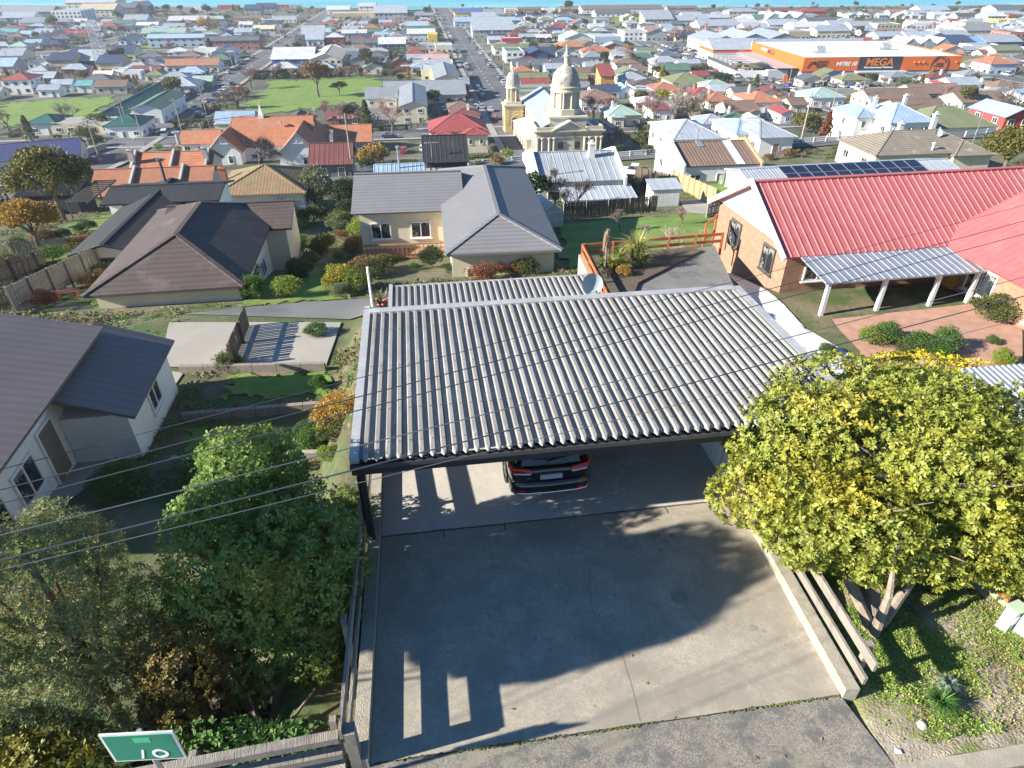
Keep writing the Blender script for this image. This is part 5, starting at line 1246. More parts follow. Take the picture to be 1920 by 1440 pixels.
TL = [ # base px, py, height px, kind, shape, description
(103,56,25,'green','round','bright green round tree'),(68,52,13,'dark','bush','dark shrub'),(222,38,16,'olive','round','olive tree'),(395,63,32,'goldtwig','wide','golden leafless willow'),(383,60,24,'gold','bush','golden willow shrub'),
(315,28,18,'dark','round','dark evergreen'),(340,25,14,'dark','round','dark evergreen'),(365,33,14,'dark','round','dark evergreen'),(390,31,20,'dark','round','tall dark evergreen'),(228,122,30,'dark','round','dense dark green tree'),
(325,102,26,'barepink','up','pinkish bare tree'),(310,122,22,'barepink','up','pinkish bare tree'),(331,193,46,'autumn','round','large round olive green tree'),(397,104,28,'dark','cone','dark conifer'),(140,243,48,'baregrey','up','tall grey bare tree'),
(18,246,44,'bare','up','bare brown tree'),(110,152,28,'bare','up','spreading bare tree'),(160,156,22,'olive','round','olive tree'),(180,162,20,'olive','round','olive tree'),(255,160,18,'gold','cone','small golden conifer'),(235,156,16,'brown','bush','brown shrub'),
(200,148,12,'dark','bush','dark round shrub'),(428,204,34,'bare','wide','bare brown street tree'),(447,203,38,'bare','wide','bare brown street tree'),(472,168,40,'barepink','up','pinkish bare street tree'),(455,182,22,'rust','bush','rusty shrub'),(438,188,26,'barepink','up','pinkish bare street tree'),
(598,182,64,'brown','round','tall brown leaved field tree'),(637,179,26,'autumn','wide','low spreading field tree'),
(690,132,38,'olive','round','dense olive tree'),(700,136,30,'dark','bush','dark shrub'),(735,124,24,'dark','cone','dark conifer'),(722,152,20,'olive','round','olive tree'),(737,153,22,'autumn','round','olive green tree'),(752,152,14,'olive','bush','olive shrub'),(766,150,20,'gold','cone','yellowish conifer'),
(688,239,46,'olive','cone','clipped columnar evergreen'),(737,250,62,'barepink','up','pink tinged bare tree'),(655,232,40,'olive','bush','tall olive shrub'),(636,236,44,'baregrey','up','grey bare tree'),(620,230,40,'barepink','up','pinkish bare tree'),(672,238,30,'bare','up','bare tree'),
(657,48,16,'dark','bush','dark shrub'),(668,56,24,'barepink','up','pinkish bare tree'),(746,58,28,'barewhite','up','pale bare tree'),(765,36,15,'dark','round','dark evergreen'),(776,38,15,'olive','round','olive tree'),(800,32,18,'olive','round','olive tree'),(704,48,14,'olive','bush','olive palm like shrub'),
(1066,28,24,'dark','round','big dark pine'),(975,36,16,'olive','round','olive tree'),(1003,36,14,'olive','round','olive tree'),(1020,34,14,'dark','round','dark evergreen'),(1080,30,12,'dark','bush','dark shrub'),(982,76,26,'barepink','up','pinkish bare tree'),(1000,52,16,'rust','round','reddish tree'),(990,46,14,'dark','round','dark tree'),(1095,52,16,'olive','round','olive tree'),
(1172,124,30,'barepink','wide','wide pinkish bare tree'),(1190,124,24,'bare','wide','bare brown tree'),(1060,110,18,'olive','bush','olive shrub'),(1045,104,20,'autumn','bush','olive shrub'),(1105,110,12,'dark','bush','dark shrub'),(1175,98,14,'gold','bush','golden shrub'),(1205,56,12,'gold','round','yellow tree'),
(1117,150,26,'olive','round','olive tree'),(1105,158,16,'brown','bush','brown shrub'),(1228,150,26,'autumn','round','olive green tree'),(1240,156,30,'yellow','cone','tall yellow green conifer'),(1262,152,16,'gold','bush','golden shrub'),(1302,142,20,'olive','bush','grey olive shrub'),(1350,156,22,'dark','bush','dark olive shrub'),(1366,155,18,'olive','bush','olive shrub'),(1372,162,10,'rust','bush','brown shrub'),(1300,162,18,'dark','cone','dark conifer'),
(1268,80,28,'barepink','wide','pinkish bare street tree'),(1300,76,28,'barepink','wide','pinkish bare street tree'),(1326,72,26,'barepink','wide','pinkish bare street tree'),(1350,74,24,'barepink','wide','pinkish bare street tree'),(1392,70,22,'barepink','wide','pinkish bare street tree'),(1415,66,20,'barepink','wide','pinkish bare street tree'),
(1226,236,62,'barepink','up','tall pinkish bare tree'),(1205,222,40,'barepink','up','pinkish bare tree'),(1292,240,78,'baregrey','up','very tall grey bare tree'),(1318,232,60,'baregrey','up','tall grey bare tree'),(1260,238,60,'baregrey','up','tall grey bare tree'),(1112,226,48,'barepink','up','pinkish bare tree'),(1132,222,40,'barepink','wide','pinkish bare tree'),(1200,190,24,'autumn','bush','olive shrub'),(1243,190,24,'yellow','bush','yellow shrub'),(1180,206,14,'olive','bush','olive shrub'),
(1228,268,46,'lime','round','yellow green cabbage tree'),(1190,280,50,'bareolive','up','tangle of olive twigs'),(1165,282,44,'bareolive','up','tangle of olive twigs'),(1205,284,40,'olive','bush','tall olive shrub'),(1150,280,36,'barepink','shrub','pinkish bare shrub'),(1160,290,20,'dark','bush','dark shrub'),(1215,290,22,'olive','bush','olive shrub'),
(1363,248,30,'green','bush','rounded green shrub'),(1506,252,46,'autumn','bush','large olive shrub'),(1545,260,46,'rust','cone','rusty brown conifer'),(1525,252,34,'olive','bush','olive shrub'),(1408,274,30,'barewhite','shrub','pale bare shrub'),
(1655,170,26,'bare','up','bare grey tree'),(1692,168,26,'greygreen','bush','grey green shrub'),(1725,164,22,'olive','cone','olive conifer'),(1870,205,50,'bare','wide','broad bare brown tree'),(1803,206,44,'autumn','round','olive green tree'),(1832,192,20,'olive','cone','thin olive conifer'),
(1720,205,16,'olive','bush','olive shrub'),(1610,68,18,'olive','round','olive tree'),(1660,60,20,'barepink','wide','pinkish bare street tree'),(1700,62,18,'barepink','wide','pinkish bare street tree'),(1740,60,18,'barepink','wide','pinkish bare street tree'),(1620,33,14,'olive','round','olive tree'),(1560,36,14,'olive','bush','olive shrub'),(1885,108,18,'olive','cone','dark conifer'),(1800,104,14,'olive','bush','olive shrub'),(1835,150,12,'rust','bush','brown shrub'),(1900,138,12,'green','bush','green shrub'),
(1895,230,36,'olive','bush','olive shrub'),
# hillside
(1000,398,76,'dark','round','dark evergreen tree'),(1040,392,72,'baredark','up','dark leafless fruit tree'),(1078,398,64,'baredark','up','dark leafless fruit tree'),(1062,394,40,'baredark','shrub','dark bare shrub'),
(1161,436,44,'bare','up','small pruned bare tree'),(1278,422,36,'barepink','up','small pinkish lawn tree'),(1205,452,34,'baregrey','up','spindly bare sapling'),(1250,472,52,'barewhite','shrub','pale bare shrub'),(1317,448,22,'barewhite','up','tiny bare sapling'),
(1213,362,30,'olive','bush','olive shrub'),(1243,352,26,'yellow','bush','yellowish clipped shrub'),(1700,292,40,'olive','bush','leafy olive shrub'),(1595,300,26,'olive','bush','olive bank shrub'),
(490,318,60,'baredark','wide','dark bare crooked tree'),(730,330,26,'lime','bush','bright green rounded shrub'),(700,312,44,'gold','bush','golden shrub'),(712,305,34,'olive','bush','olive shrub'),(690,318,26,'dark','bush','dark shrub'),(680,308,24,'olive','bush','olive shrub'),
(925,300,30,'baregrey','up','grey bare tree'),(935,310,22,'brown','bush','brown shrub'),(952,300,22,'lime','bush','pale yellow shrub'),(900,318,18,'dark','bush','dark hedge shrub'),(850,330,26,'olive','bush','leafy shrub'),
(1760,330,30,'olive','bush','olive shrub'),(60,265,44,'greygreen','cone','blue grey conifer'),(190,248,36,'autumn','wide','spreading olive tree'),(165,262,30,'olive','bush','olive shrub'),(150,285,24,'olive','bush','olive shrub'),(185,275,24,'dark','bush','dark shrub'),(340,295,26,'barepink','wide','low pinkish bare tree'),(235,305,22,'barepink','wide','low pinkish bare tree'),(300,282,14,'lime','bush','green shrub'),
]
for t in TL: tree(t[0], t[1], t[2], t[3], t[5], t[4])
for i in range(11): tree(515+i*17, 148+random.randint(-3,3), random.randint(18,28), 'barepink', 'small pinkish bare tree', 'up')
for i in range(9): tree(1130+i*11, 360+random.randint(-4,8), random.randint(30,44), random.choice(['barepink','bare','baredark']), 'low reddish bare shrub', 'shrub')
for i in range(16): tree(1448+i*11, 292+random.randint(-3,6), random.randint(12,22), random.choice(['bareolive','brown','bare','olive']), 'dry scrub plant', 'shrub' if i % 2 else 'bush')
# larger trees of the middle distance with finer leaves
tree(122, 415, 142, 'autumn', '', 'near', label='large olive green tree left of the black roofed house', lm='large olive tree', width=1.0, seed=4)
tree(80, 478, 112, 'gold', '', 'near', label='crooked tree with thinning golden leaves in the left garden', width=1.05, seed=5)
tree(592, 392, 84, 'greygreen', '', 'nearbush', label='grey green feathery tree beside the mossy tile bungalow', width=.8, seed=1)
tree(652, 392, 66, 'dark', '', 'nearbush', label='dense dark green shrub left of the grey hip house', width=.8, seed=2)
tree(1872, 340, 108, 'autumn', '', 'near', label='big rounded olive tree at the right edge behind the red roof', width=1.0, seed=6)
tree(1905, 345, 46, 'rust', '', 'nearbush', label='rusty brown shrub beside the big olive tree at the right', width=.9, seed=3)
# hedges: boxes of leaves
def hedge_proto(col, seed):
    k = ('hedge', col, seed)
    if k not in PROTO:
        r = np.random.default_rng(seed); n = 1500; P = r.random((n,3))-.5; ax = r.integers(0,3,n); sgn = r.choice([-.5,.5],n); P[np.arange(n),ax] = sgn*(.86+.14*r.random(n)); P[:,2] = np.abs(P[:,2])+0.0
        P *= np.array([6,1.2,3.2]); P += r.normal(size=P.shape)*.08
        V, Fq = leaf_quads(P, .3); PROTO[k] = npmesh('hedge', V, Fq, leafmat(col, LC[col]))
    return PROTO[k]
def hedge(px, py, L, h, col, desc, rz=AG, pos=None, label=None):
    p = pos if pos is not None else gp(px, py)
    o = O('hedge', hedge_proto(col, random.randrange(2)), None, tuple(p), rz, label=label, cat='hedge', group='hedges between the gardens', scale=(L/6, 1, h/1.6))
    if not label: AUTO.append((o, desc))
for a in [(520,148,22,3.4,'dark','tall dark field hedge'),(560,146,22,3.4,'dark','tall dark field hedge'),(600,145,20,3.2,'dark','tall dark field hedge'),(640,143,20,3.2,'olive','tall dark field hedge'),(410,235,10,2,'olive','clipped olive hedge'),(360,240,10,2.4,'olive','clipped olive hedge'),(415,205,12,1.8,'lime','yellow green clipped hedge'),
          (60,378,12,2,'autumn','long yellowing hedge'),(130,372,12,2,'autumn','long yellowing hedge'),(740,245,8,1.6,'dark','low dark hedge'),(690,247,8,1.6,'dark','low dark hedge'),(760,312,6,1.3,'olive','low flowering hedge'),(900,308,7,1.4,'olive','low flowering hedge'),(1640,150,10,2.4,'olive','olive hedge')]: hedge(*a)
# ------------------------------------------------------------------ cars of the town
CARC = dict(white=(.75,.75,.75), silver=(.45,.46,.48), black=(.02,.02,.025), red=(.4,.02,.03), blue=(.04,.1,.3), grey=(.15,.16,.17), darkblue=(.02,.04,.1))
mTYRE = M('tyre_rubber', (.02,.02,.02), rough=.85)
def carpaint(c): return M('car_'+c, CARC[c], rough=.25, var=.03, coat=.6, spec=.5)
CPROTO = {}
def car_mesh(c, kind):
    k = (c, kind)
    if k in CPROTO: return CPROTO[k]
    b = MB(); van = kind == 'van'; W = .88
    lo = [(-2.2,.35),(2.2,.35),(2.2,.72),(2.05,.86),(1.15,.95),(.95,.98),(-1.55,1.0),(-2.1,.96),(-2.2,.7)]
    if van: lo[4:8] = [(1.5,1.0),(1.4,1.05),(-2.15,1.05),(-2.2,1.0)]
    b.prism([(-W,y,z) for y, z in lo], (2*W,0,0), 0)
    top = [(1.0,.97),(.35,1.42),(-1.1,1.45),(-1.85,.99)] if not van else [(1.45,1.04),(.9,1.85),(-2.1,1.9),(-2.18,1.04)]
    if kind == 'ute': top = [(1.0,.97),(.45,1.5),(-.55,1.5),(-.65,.99)]
    ro = W-.17
    V = [(-W+.04,y,z) if i in (0,3) else (-ro,y,z) for i, (y, z) in enumerate(top)]+[(W-.04,y,z) if i in (0,3) else (ro,y,z) for i, (y, z) in enumerate(top)]
    b.add(V, [(0,1,5,4),(2,3,7,6),(0,3,2,1),(4,5,6,7)], 1)
    b.box(-ro-.02,ro+.02,top[2][0]-.05,top[1][0]+.05,top[1][1],top[1][1]+.06,0)
    if kind == 'ute': b.box(-W+.1,W-.1,-2.05,-.75,.9,1.02,2)
    for y in (1.35,-1.35):
        for s in (-1,1): b.tube([(s*(W-.2),y,.32),(s*(W+.02),y,.32)], .32, 10, 2)
    CPROTO[k] = b.mesh('parked_car', [carpaint(c), mGLASS, mTYRE]); return CPROTO[k]
random.seed(21)
CG = 'cars parked in the streets and car parks'
def car(x, y, z, rz, c=None, kind=None, desc=None, label=None):
    c = c or random.choices(list(CARC), [5,5,3,2,2,3,2])[0]; kind = kind or random.choices(['car','van','ute'], [8,2,1])[0]
    o = O('parked_car', car_mesh(c, kind), None, (x, y, z), rz, cat='car' if kind == 'car' else ('van' if kind == 'van' else 'pickup truck'), group=CG, label=label)
    if not label: AUTO.append((o, desc or f"{dict(darkblue='dark blue').get(c,c)} {dict(car='car',van='van',ute='pickup truck')[kind]} parked"))
    return o
def onroad(ax, c, t, off): 
    x, y = xy(c+off, t) if ax == 'v' else xy(t, c+off); return x, y, G(x, y)+.22
for (ax, c, a, b, offs, pr) in [('v',30,225,520,(-6,6),.5),('v',-84,215,330,(-5,5),.5),('v',-84,330,620,(-5,5),.25),('v',147,262,440,(-5,5),.6),('u',450,-60,330,(-7.5,7.5),.35),('v',30,520,800,(-6,6),.2),('u',206,-60,20,(-4.5,),.2),('u',335,-300,-100,(4,),.25),('v',262,250,430,(-4,4),.3),('u',590,-100,400,(-5,5),.2)]:
    t = a
    while t < b:
        for o_ in offs:
            if random.random() < pr and not any(ax2 != ax and abs(t-c2) < hw2+2 and a2 < c+o_ < b2 for ax2, c2, hw2, a2, b2 in STREETS):
                x, y, z = onroad(ax, c, t, o_); px_, py_ = proj(x, y, z)
                if -20 < px_ < 1940: car(x, y, z, AG+(0 if ax == 'v' else math.pi/2)+(math.pi if o_ < 0 else 0)+random.uniform(-.03,.03))
        t += 7.2
def lot(pts, rz):
    for px_, py_ in pts:
        p = gp(px_, py_); car(p.x, p.y, p.z+.2, rz+random.uniform(-.05,.05), kind='car')
lot([(828,193),(848,193),(861,193),(884,195),(867,204),(877,204),(890,204),(903,204),(835,214),(832,209)], AG)
lot([(1485,156),(1492,156),(1508,155),(1515,154),(1530,154),(1556,154),(1585,152),(1474,172),(1480,172),(1486,173),(1520,163),(1528,163),(1545,161),(1552,162),(1560,164),(1570,163),(1578,165),(1590,165),(1596,163),(1604,168),(1610,165),(1612,172),(1720,148),(1735,147),(1760,146),(1772,146)], R(4)+.2)
lot([(1250,94),(1262,97),(1274,100),(1286,104),(1268,90),(1278,92),(1290,95),(1300,98),(1308,102),(1315,105)], AG+.9)
lot([(440,178),(318,200),(328,232),(372,218),(392,228),(400,200),(396,208),(384,222),(330,200)], AG+.3)
p = gp(1188, 330); ut = car(p.x, p.y, p.z+.15, AG+1.2, 'white', 'ute', label='white pickup truck with a cab rack beside the grey ribbed house')
p = gp(757, 286); car(p.x, p.y, p.z+.1, AG, 'red', 'car', label='red car on the pale forecourt behind the black clad house')
p = gp(793, 283); car(p.x, p.y, p.z+.1, AG, 'white', 'car', label='white car half hidden behind the black clad house')
p = gp(176, 305); car(p.x, p.y, p.z+.1, AG+1.3, 'red', 'car', label='dark red car below the stone retaining wall on the left')
p = gp(286, 250); car(p.x, p.y, p.z+.1, AG+1.2, 'silver', 'ute', label='silver pickup truck turning at the school crossing')
p = gp(310, 255); car(p.x, p.y, p.z+.1, AG+.2, 'white', 'van', label='white van waiting at the street corner by the orange roofs')
# ------------------------------------------------------------------ poles
mPOLE = M('weathered_pole', (.3,.27,.23), rough=.9, var=.2, scale=1)
PP = {}
def pole_protos(lamp):
    if lamp not in PP:
        b = MB(); b.tube([(0,0,-.5),(0,0,9.5)], [.17,.11], 7); c = MB(); c.box(-1.25,1.25,-.06,.06,8.7,8.85)
        i = MB()
        for x in (-1.1,-.5,.5,1.1): i.tube([(x,0,8.85),(x,0,9.05)], .06, 5)
        l = MB(); l.tube([(0,0,7.6),(0,-1.6,8.1)], .04, 5); l.box(-.15,.15,-2.1,-1.5,8.05,8.2)
        PP[lamp] = (b.mesh('pole', mPOLE), c.mesh('crossarm', mPOLE), i.mesh('insulator', mWHITEP), l.mesh('street_light', mSTEEL) if lamp else None)
    return PP[lamp]
PG = 'power poles along the streets'
def upole(px=0, py=0, h=9.5, rz=AG, lamp=False, pos=None, label=None):
    p = pos if pos is not None else gp(px, py); a = pole_protos(lamp)
    r = T('power_pole', label, 'pole', tuple(p), rz, PG); r.scale = (1,1,h/9.5)
    O('pole', a[0], r); O('crossarm', a[1], r); O('insulator', a[2], r)
    if a[3]: O('street_light', a[3], r)
    if not label: AUTO.append((r, 'power pole with a crossarm' if not lamp else 'power pole carrying a street light'))
for a in [(240,258,9),(271,273,10.5),(190,308,11),(341,246,9.5),(394,243,11),(425,170,9),(1499,276,8.6),(1757,234,8.6),(1650,246,8),(1088,270,11),(662,329,9.6),(1215,215,10),(1690,225,8),(1560,205,9),(445,128,9),(250,72,8),(1190,92,10)]: upole(a[0], a[1], a[2], lamp=a[0] in (190,445))
for u_, v0, v1 in ((39,230,800),(-92,230,800),(155,230,800),(-206,350,800),(268,260,800)):
    v = v0
    while v < v1:
        x, y = xy(u_, v); px_, py_ = proj(x, y, G(x, y))
        if 0 < px_ < 1920: upole(pos=(x, y, G(x, y)), h=9, lamp=random.random() < .5)
        v += 48+random.uniform(-4,4)
# ------------------------------------------------------------------ the rest of the town: houses that stand between the ones above
random.seed(99)
def free(u, v, du, dv):
    for a, b, c, d in FOOT:
        if u+du > a and u-du < b and v+dv > c and v-dv < d: return False
    for ax, c, hw_, a, b in STREETS:
        if ax == 'v':
            if a < v < b and abs(u-c) < hw_+du: return False
        elif a < u < b and abs(v-c) < hw_+dv: return False
    x, y = xy(u, v)
    for L_ in LAWNS:
        xs = [q[0] for q in L_]; ys = [q[1] for q in L_]
        if min(xs)-8 < x < max(xs)+8 and min(ys)-8 < y < max(ys)+8: return False
    if y > SHORE(x)-42: return False
    return True
cnt = 0; FARH = []
RW = (['lt']*6+['white']*1+['grey']*6+['silver']*5+['bluegrey']*5+['navy']*4+['red']*2+['dred']*2+['green']+['mint']+['brown']*5+['dbrown']*3+['terra']*2+['olive']*3+['dgrey']*6)
CN = dict(lt='pale iron', white='white iron', grey='grey iron', silver='silver iron', bluegrey='blue grey iron', navy='navy iron', red='red iron', dred='dull red iron', green='green iron', mint='mint iron', brown='brown tile', dbrown='dark brown tile', terra='terracotta tile', olive='olive iron', dgrey='dark grey', orange='orange tile')
cand = []
v = 224
while v < 815:
    u = -560
    while u < 640: cand.append((u+random.uniform(-4,4), v+random.uniform(-4,4))); u += 12.5 if v < 500 else 15
    v += 13.5 if v < 500 else 17
for u, v in cand:
    x, y = xy(u, v); z = G(x, y); px_, py_ = proj(x, y, z)
    if not (-40 < px_ < 1960 and cnt < 330): continue
    big = random.random() < (.12 if v < 430 else .28)
    L_ = random.uniform(8.5,12) if not big else random.uniform(15,24); W_ = random.uniform(6.8,9) if not big else random.uniform(11,16)
    if not free(u, v, L_/2, W_/2): continue
    if (px_ > 1320 and v > 430) or random.random() < .0: rc = random.choice(['lt','white','silver','grey','bluegrey','lt','white','brown','red'])
    else: rc = random.choice(RW)
    wc = random.choice(['white']*6+['cream']*4+['grey','tan','lblue','brick','pink'])
    rf = random.choice(['hx','hx','gx','gx','gy','hx','hy']) if not big else random.choice(['gx','gx','flat','mx','gx'])
    st = 1 if not big else random.choice([1.3,1.6,1.2]); cnt += 1
    ds = f"{wc.replace('lblue','pale blue')} {'hall' if big else random.choice(['house','house','cottage','bungalow'])} with {CN[rc]} {'hip' if rf[0]=='h' else 'gable' if rf[0]=='g' else 'low'} roof"
    (FARH if v > 545 else []).append(house(0,0,0,W_,rf,rc,wc,st,ds,pos=(x,y,z),L=L_,cat='house' if not big else 'building',name='house' if not big else 'building', pitch=random.uniform(18,25) if not big else 13))
def join_things(things, name, label, cat):
    V, Fc, Mi, mats = [], [], [], []
    gone = set(things)
    for t in things:
        mw = Matrix.Translation(t.location) @ t.rotation_euler.to_matrix().to_4x4()
        for c in t.children:
            cm = mw @ Matrix.Translation(c.location) @ c.rotation_euler.to_matrix().to_4x4(); o = len(V); me = c.data
            V += [tuple(cm @ q.co) for q in me.vertices]; idx = []
            for m in me.materials:
                if m not in mats: mats.append(m)
                idx.append(mats.index(m))
            for p in me.polygons: Fc.append([i+o for i in p.vertices]); Mi.append(idx[p.material_index])
    for t in things:
        for c in list(t.children_recursive): bpy.data.objects.remove(c)
    AUTO[:] = [a for a in AUTO if a[0] not in gone]
    for t in things: bpy.data.objects.remove(t)
    me = bpy.data.meshes.new(name); me.from_pydata(V, [], Fc)
    for m in mats: me.materials.append(m)
    me.polygons.foreach_set('material_index', Mi); me.update()
    return O(name, me, kind='stuff', label=label, cat=cat)
bpy.context.view_layer.update()
join_things(FARH, 'distant_houses', 'small far houses between the streets near the sea', 'houses')
# garden trees, shrubs, fences and sheds between them
nt = 0
for i in range(2600):
    v = 215+600*random.random()**1.0; u = random.uniform(-520,600); x, y = xy(u, v); px_, py_ = proj(x, y, G(x, y))
    if not (-20 < px_ < 1940) or nt >= 235 or not free(u, v, 1, 1): continue
    nt += 1
    k = random.random()
    if k < .28: tree(0,0,0,random.choice(['barepink','bare','barepink','baregrey']),'bare leafless garden tree','up',h=random.uniform(4,8),pos=(x,y,G(x,y)))
    elif k < .6: tree(0,0,0,random.choice(['olive','dark','olive','green','autumn']),'leafy evergreen garden tree','round',h=random.uniform(3.5,7.5),pos=(x,y,G(x,y)))
    elif k < .67: tree(0,0,0,random.choice(['dark','gold','olive']),'narrow garden conifer','cone',h=random.uniform(3.5,8),pos=(x,y,G(x,y)))
    else: tree(0,0,0,random.choice(['olive','dark','green','brown','rust','gold']),'rounded garden shrub','bush',h=random.uniform(1.6,3.4),pos=(x,y,G(x,y)))
FN = {}
def fence_mesh(c):
    if c not in FN:
        b = MB(); b.box(-7,7,-.04,.04,0,1.5)
        for k in range(8): b.box(-7+k*2-.06,-7+k*2+.06,-.1,-.04,0,1.6)
        b.box(-7,7,-.1,-.04,1.3,1.4); FN[c] = b.mesh('garden_fence', M('fence_'+c, dict(brown=(.2,.14,.09),grey=(.3,.28,.25),white=(.7,.7,.68),pale=(.45,.38,.28))[c], var=.2, wave=('X',.35), wave_amt=.25))
    return FN[c]
nf = 0
for i in range(1500):
    v = 214+420*random.random(); u = random.uniform(-330,380); x, y = xy(u, v); px_, py_ = proj(x, y, G(x, y))
    if not (0 < px_ < 1920) or nf >= 120: continue
    rot = random.random() < .5
    if not free(u, v, 1 if rot else 7, 7 if rot else 1): continue
    nf += 1; c = random.choice(['brown','grey','grey','white','pale'])
    if random.random() < .3: hedge(0,0,random.uniform(6,13),random.uniform(1.2,2.4),random.choice(['olive','dark','autumn']),'garden hedge',AG+(math.pi/2 if rot else 0),pos=(x,y,G(x,y)-.05))
    else:
        o = O('garden_fence', fence_mesh(c), None, (x,y,G(x,y)-.05), AG+(math.pi/2 if rot else 0), cat='fence', group='fences between the gardens'); AUTO.append((o, f'{c} paling garden fence'))
# low greenery that fills the gardens, too much to count
def greenery(name, col, n, seed, size, label, kmin=.8, kmax=2.2, zo=0):
    r = np.random.default_rng(seed); C = []; rnd = random.Random(seed)
    while len(C) < n:
        v = 214+610*rnd.random(); u = rnd.uniform(-540, 620)
        x, y = xy(u, v); px_, py_ = proj(x, y, G(x, y))
        if not (-20 < px_ < 1940) or not free(u, v, .2, .2): 
            continue
        C.append((x, y, G(x, y), rnd.uniform(kmin, kmax)))
    P = []
    for x, y, z, k in C:
        q = r.normal(size=(46,3)); q /= np.linalg.norm(q,axis=1)[:,None]; q[:,2] = np.abs(q[:,2]); q *= np.array([k,k,k*.9])*(.6+.4*r.random((46,1))); P.append(q+np.array([x,y,z+zo*k]))
    V, Fq = leaf_quads(np.concatenate(P), size); O(name, npmesh(name, V, Fq, leafmat(col, LC[col])), kind='stuff', label=label, cat='greenery')
greenery('garden_greenery', 'olive', 620, 5, .62, 'olive garden greenery between the houses', .8, 2.8, .3)
greenery('garden_greenery', 'dark', 700, 6, .62, 'dark garden greenery between the houses', .9, 3.2, .3)
greenery('garden_greenery', 'brown', 300, 7, .5, 'brown winter shrubbery between the houses')
LC['twigpink'] = (.27,.18,.155)
greenery('distant_bare_trees', 'twigpink', 560, 8, .34, 'pinkish haze of bare garden trees across the town', 1.4, 2.8, .9)
# ------------------------------------------------------------------ the driveway and carport in front
D0 = Vector((-2.9, 10.35, 0)); AD = R(8.2); cd, sdn = math.cos(AD), math.sin(AD)
def dp(u, v, z=0): return Vector((D0.x+u*cd-v*sdn, D0.y+u*sdn+v*cd, z))
def dloc(z=0): return (D0.x, D0.y, z)
mDRIVE = M('driveway_concrete', (.36,.32,.255), rough=.92, var=.2, scale=.9, spots=(.265,.238,.19), spot_lo=.46, spot_hi=.66, spot_scale=.5, spots2=(.29,.26,.21), bump=.14, bscale=80, grit=.2)
mSLAB = M('carport_slab_concrete', (.46,.43,.38), rough=.85, var=.12, scale=.7, spots=(.4,.375,.33), spot_lo=.5, spot_hi=.7, spot_scale=.6, bump=.15, bscale=60, grit=.12)
mCROSS = M('footpath_asphalt', (.225,.205,.17), rough=.95, var=.22, scale=1.4, spots=(.26,.24,.175), spot_lo=.48, spot_hi=.62, spot_scale=.9, spots2=(.14,.135,.125), bump=.4, bscale=80, grit=.45)
mKERB = M('kerb_concrete', (.36,.325,.26), rough=.92, var=.25, scale=2.5, spots=(.3,.27,.2), spot_lo=.5, spot_hi=.65, spot_scale=1.6, bump=.4, bscale=40)
mROADN = M('chip_seal_road', (.24,.22,.2), rough=.95, var=.3, scale=3, spots=(.33,.29,.25), spot_lo=.5, spot_hi=.6, spot_scale=4, bump=.9, bscale=60)
mPLANK = M('weathered_timber', (.25,.225,.19), rough=.9, var=.3, scale=5, stretch=(3,.35,3), spots=(.2,.17,.14), spot_lo=.5, spot_hi=.65, spot_scale=2, bump=.4, bscale=20)
mDARKW = M('dark_stained_timber', (.03,.03,.034), rough=.6, var=.3, scale=2)
def zdrv(v): return -11.0+(-v)/5.2*.5
def sheet(name, u0, u1_, v0, v1, zf, mat, thick=.3, n=12, m=12, kind='structure', **k):
    V = []; 
    for j in range(m+1):
        for i in range(n+1):
            v = v0+(v1-v0)*j/m; u1 = u1_(v) if callable(u1_) else u1_; u = u0+(u1-u0)*i/n; V.append((u, v, zf(u, v)))
    q = [(j*(n+1)+i, j*(n+1)+i+1, (j+1)*(n+1)+i+1, (j+1)*(n+1)+i) for j in range(m) for i in range(n)]
    b = MB(); b.add(V, q)
    ua, ub = (u1_(v0), u1_(v1)) if callable(u1_) else (u1_, u1_)
    c = [(u0,v0),(ua,v0),(ub,v1),(u0,v1)]
    for (a, b_), (e, f) in zip(c, c[1:]+c[:1]):
        b.add([(a,b_,zf(a,b_)),(a,b_,zf(a,b_)-thick),(e,f,zf(e,f)-thick),(e,f,zf(e,f))], [(0,1,2,3)])
    return O(name, b.mesh(name, mat), None, dloc(), AD, kind=kind, **k)
sheet('driveway', -.05, lambda v: 8.34+.1*v, -5.25, -.012, lambda u, v: zdrv(v), mDRIVE, 2.2)
sheet('carport_floor', -.05, 8.6, .012, 6.4, lambda u, v: -11.0+.012, mSLAB, 4)
sheet('footpath', -1.2, lambda v: 7.8-.16*(v+5.26), -6.5, -5.262, lambda u, v: -10.505, mCROSS, .8)
sheet('road', -40, 45, -30, -6.72, lambda u, v: -10.62, mROADN, 2)
sheet('kerb', 8.0, 30, -6.71, -6.42, lambda u, v: -10.5+.0*u, mKERB, .6)
sheet('gutter', -1.2, 8.0, -6.715, -6.505, lambda u, v: -10.56, mKERB, .6)
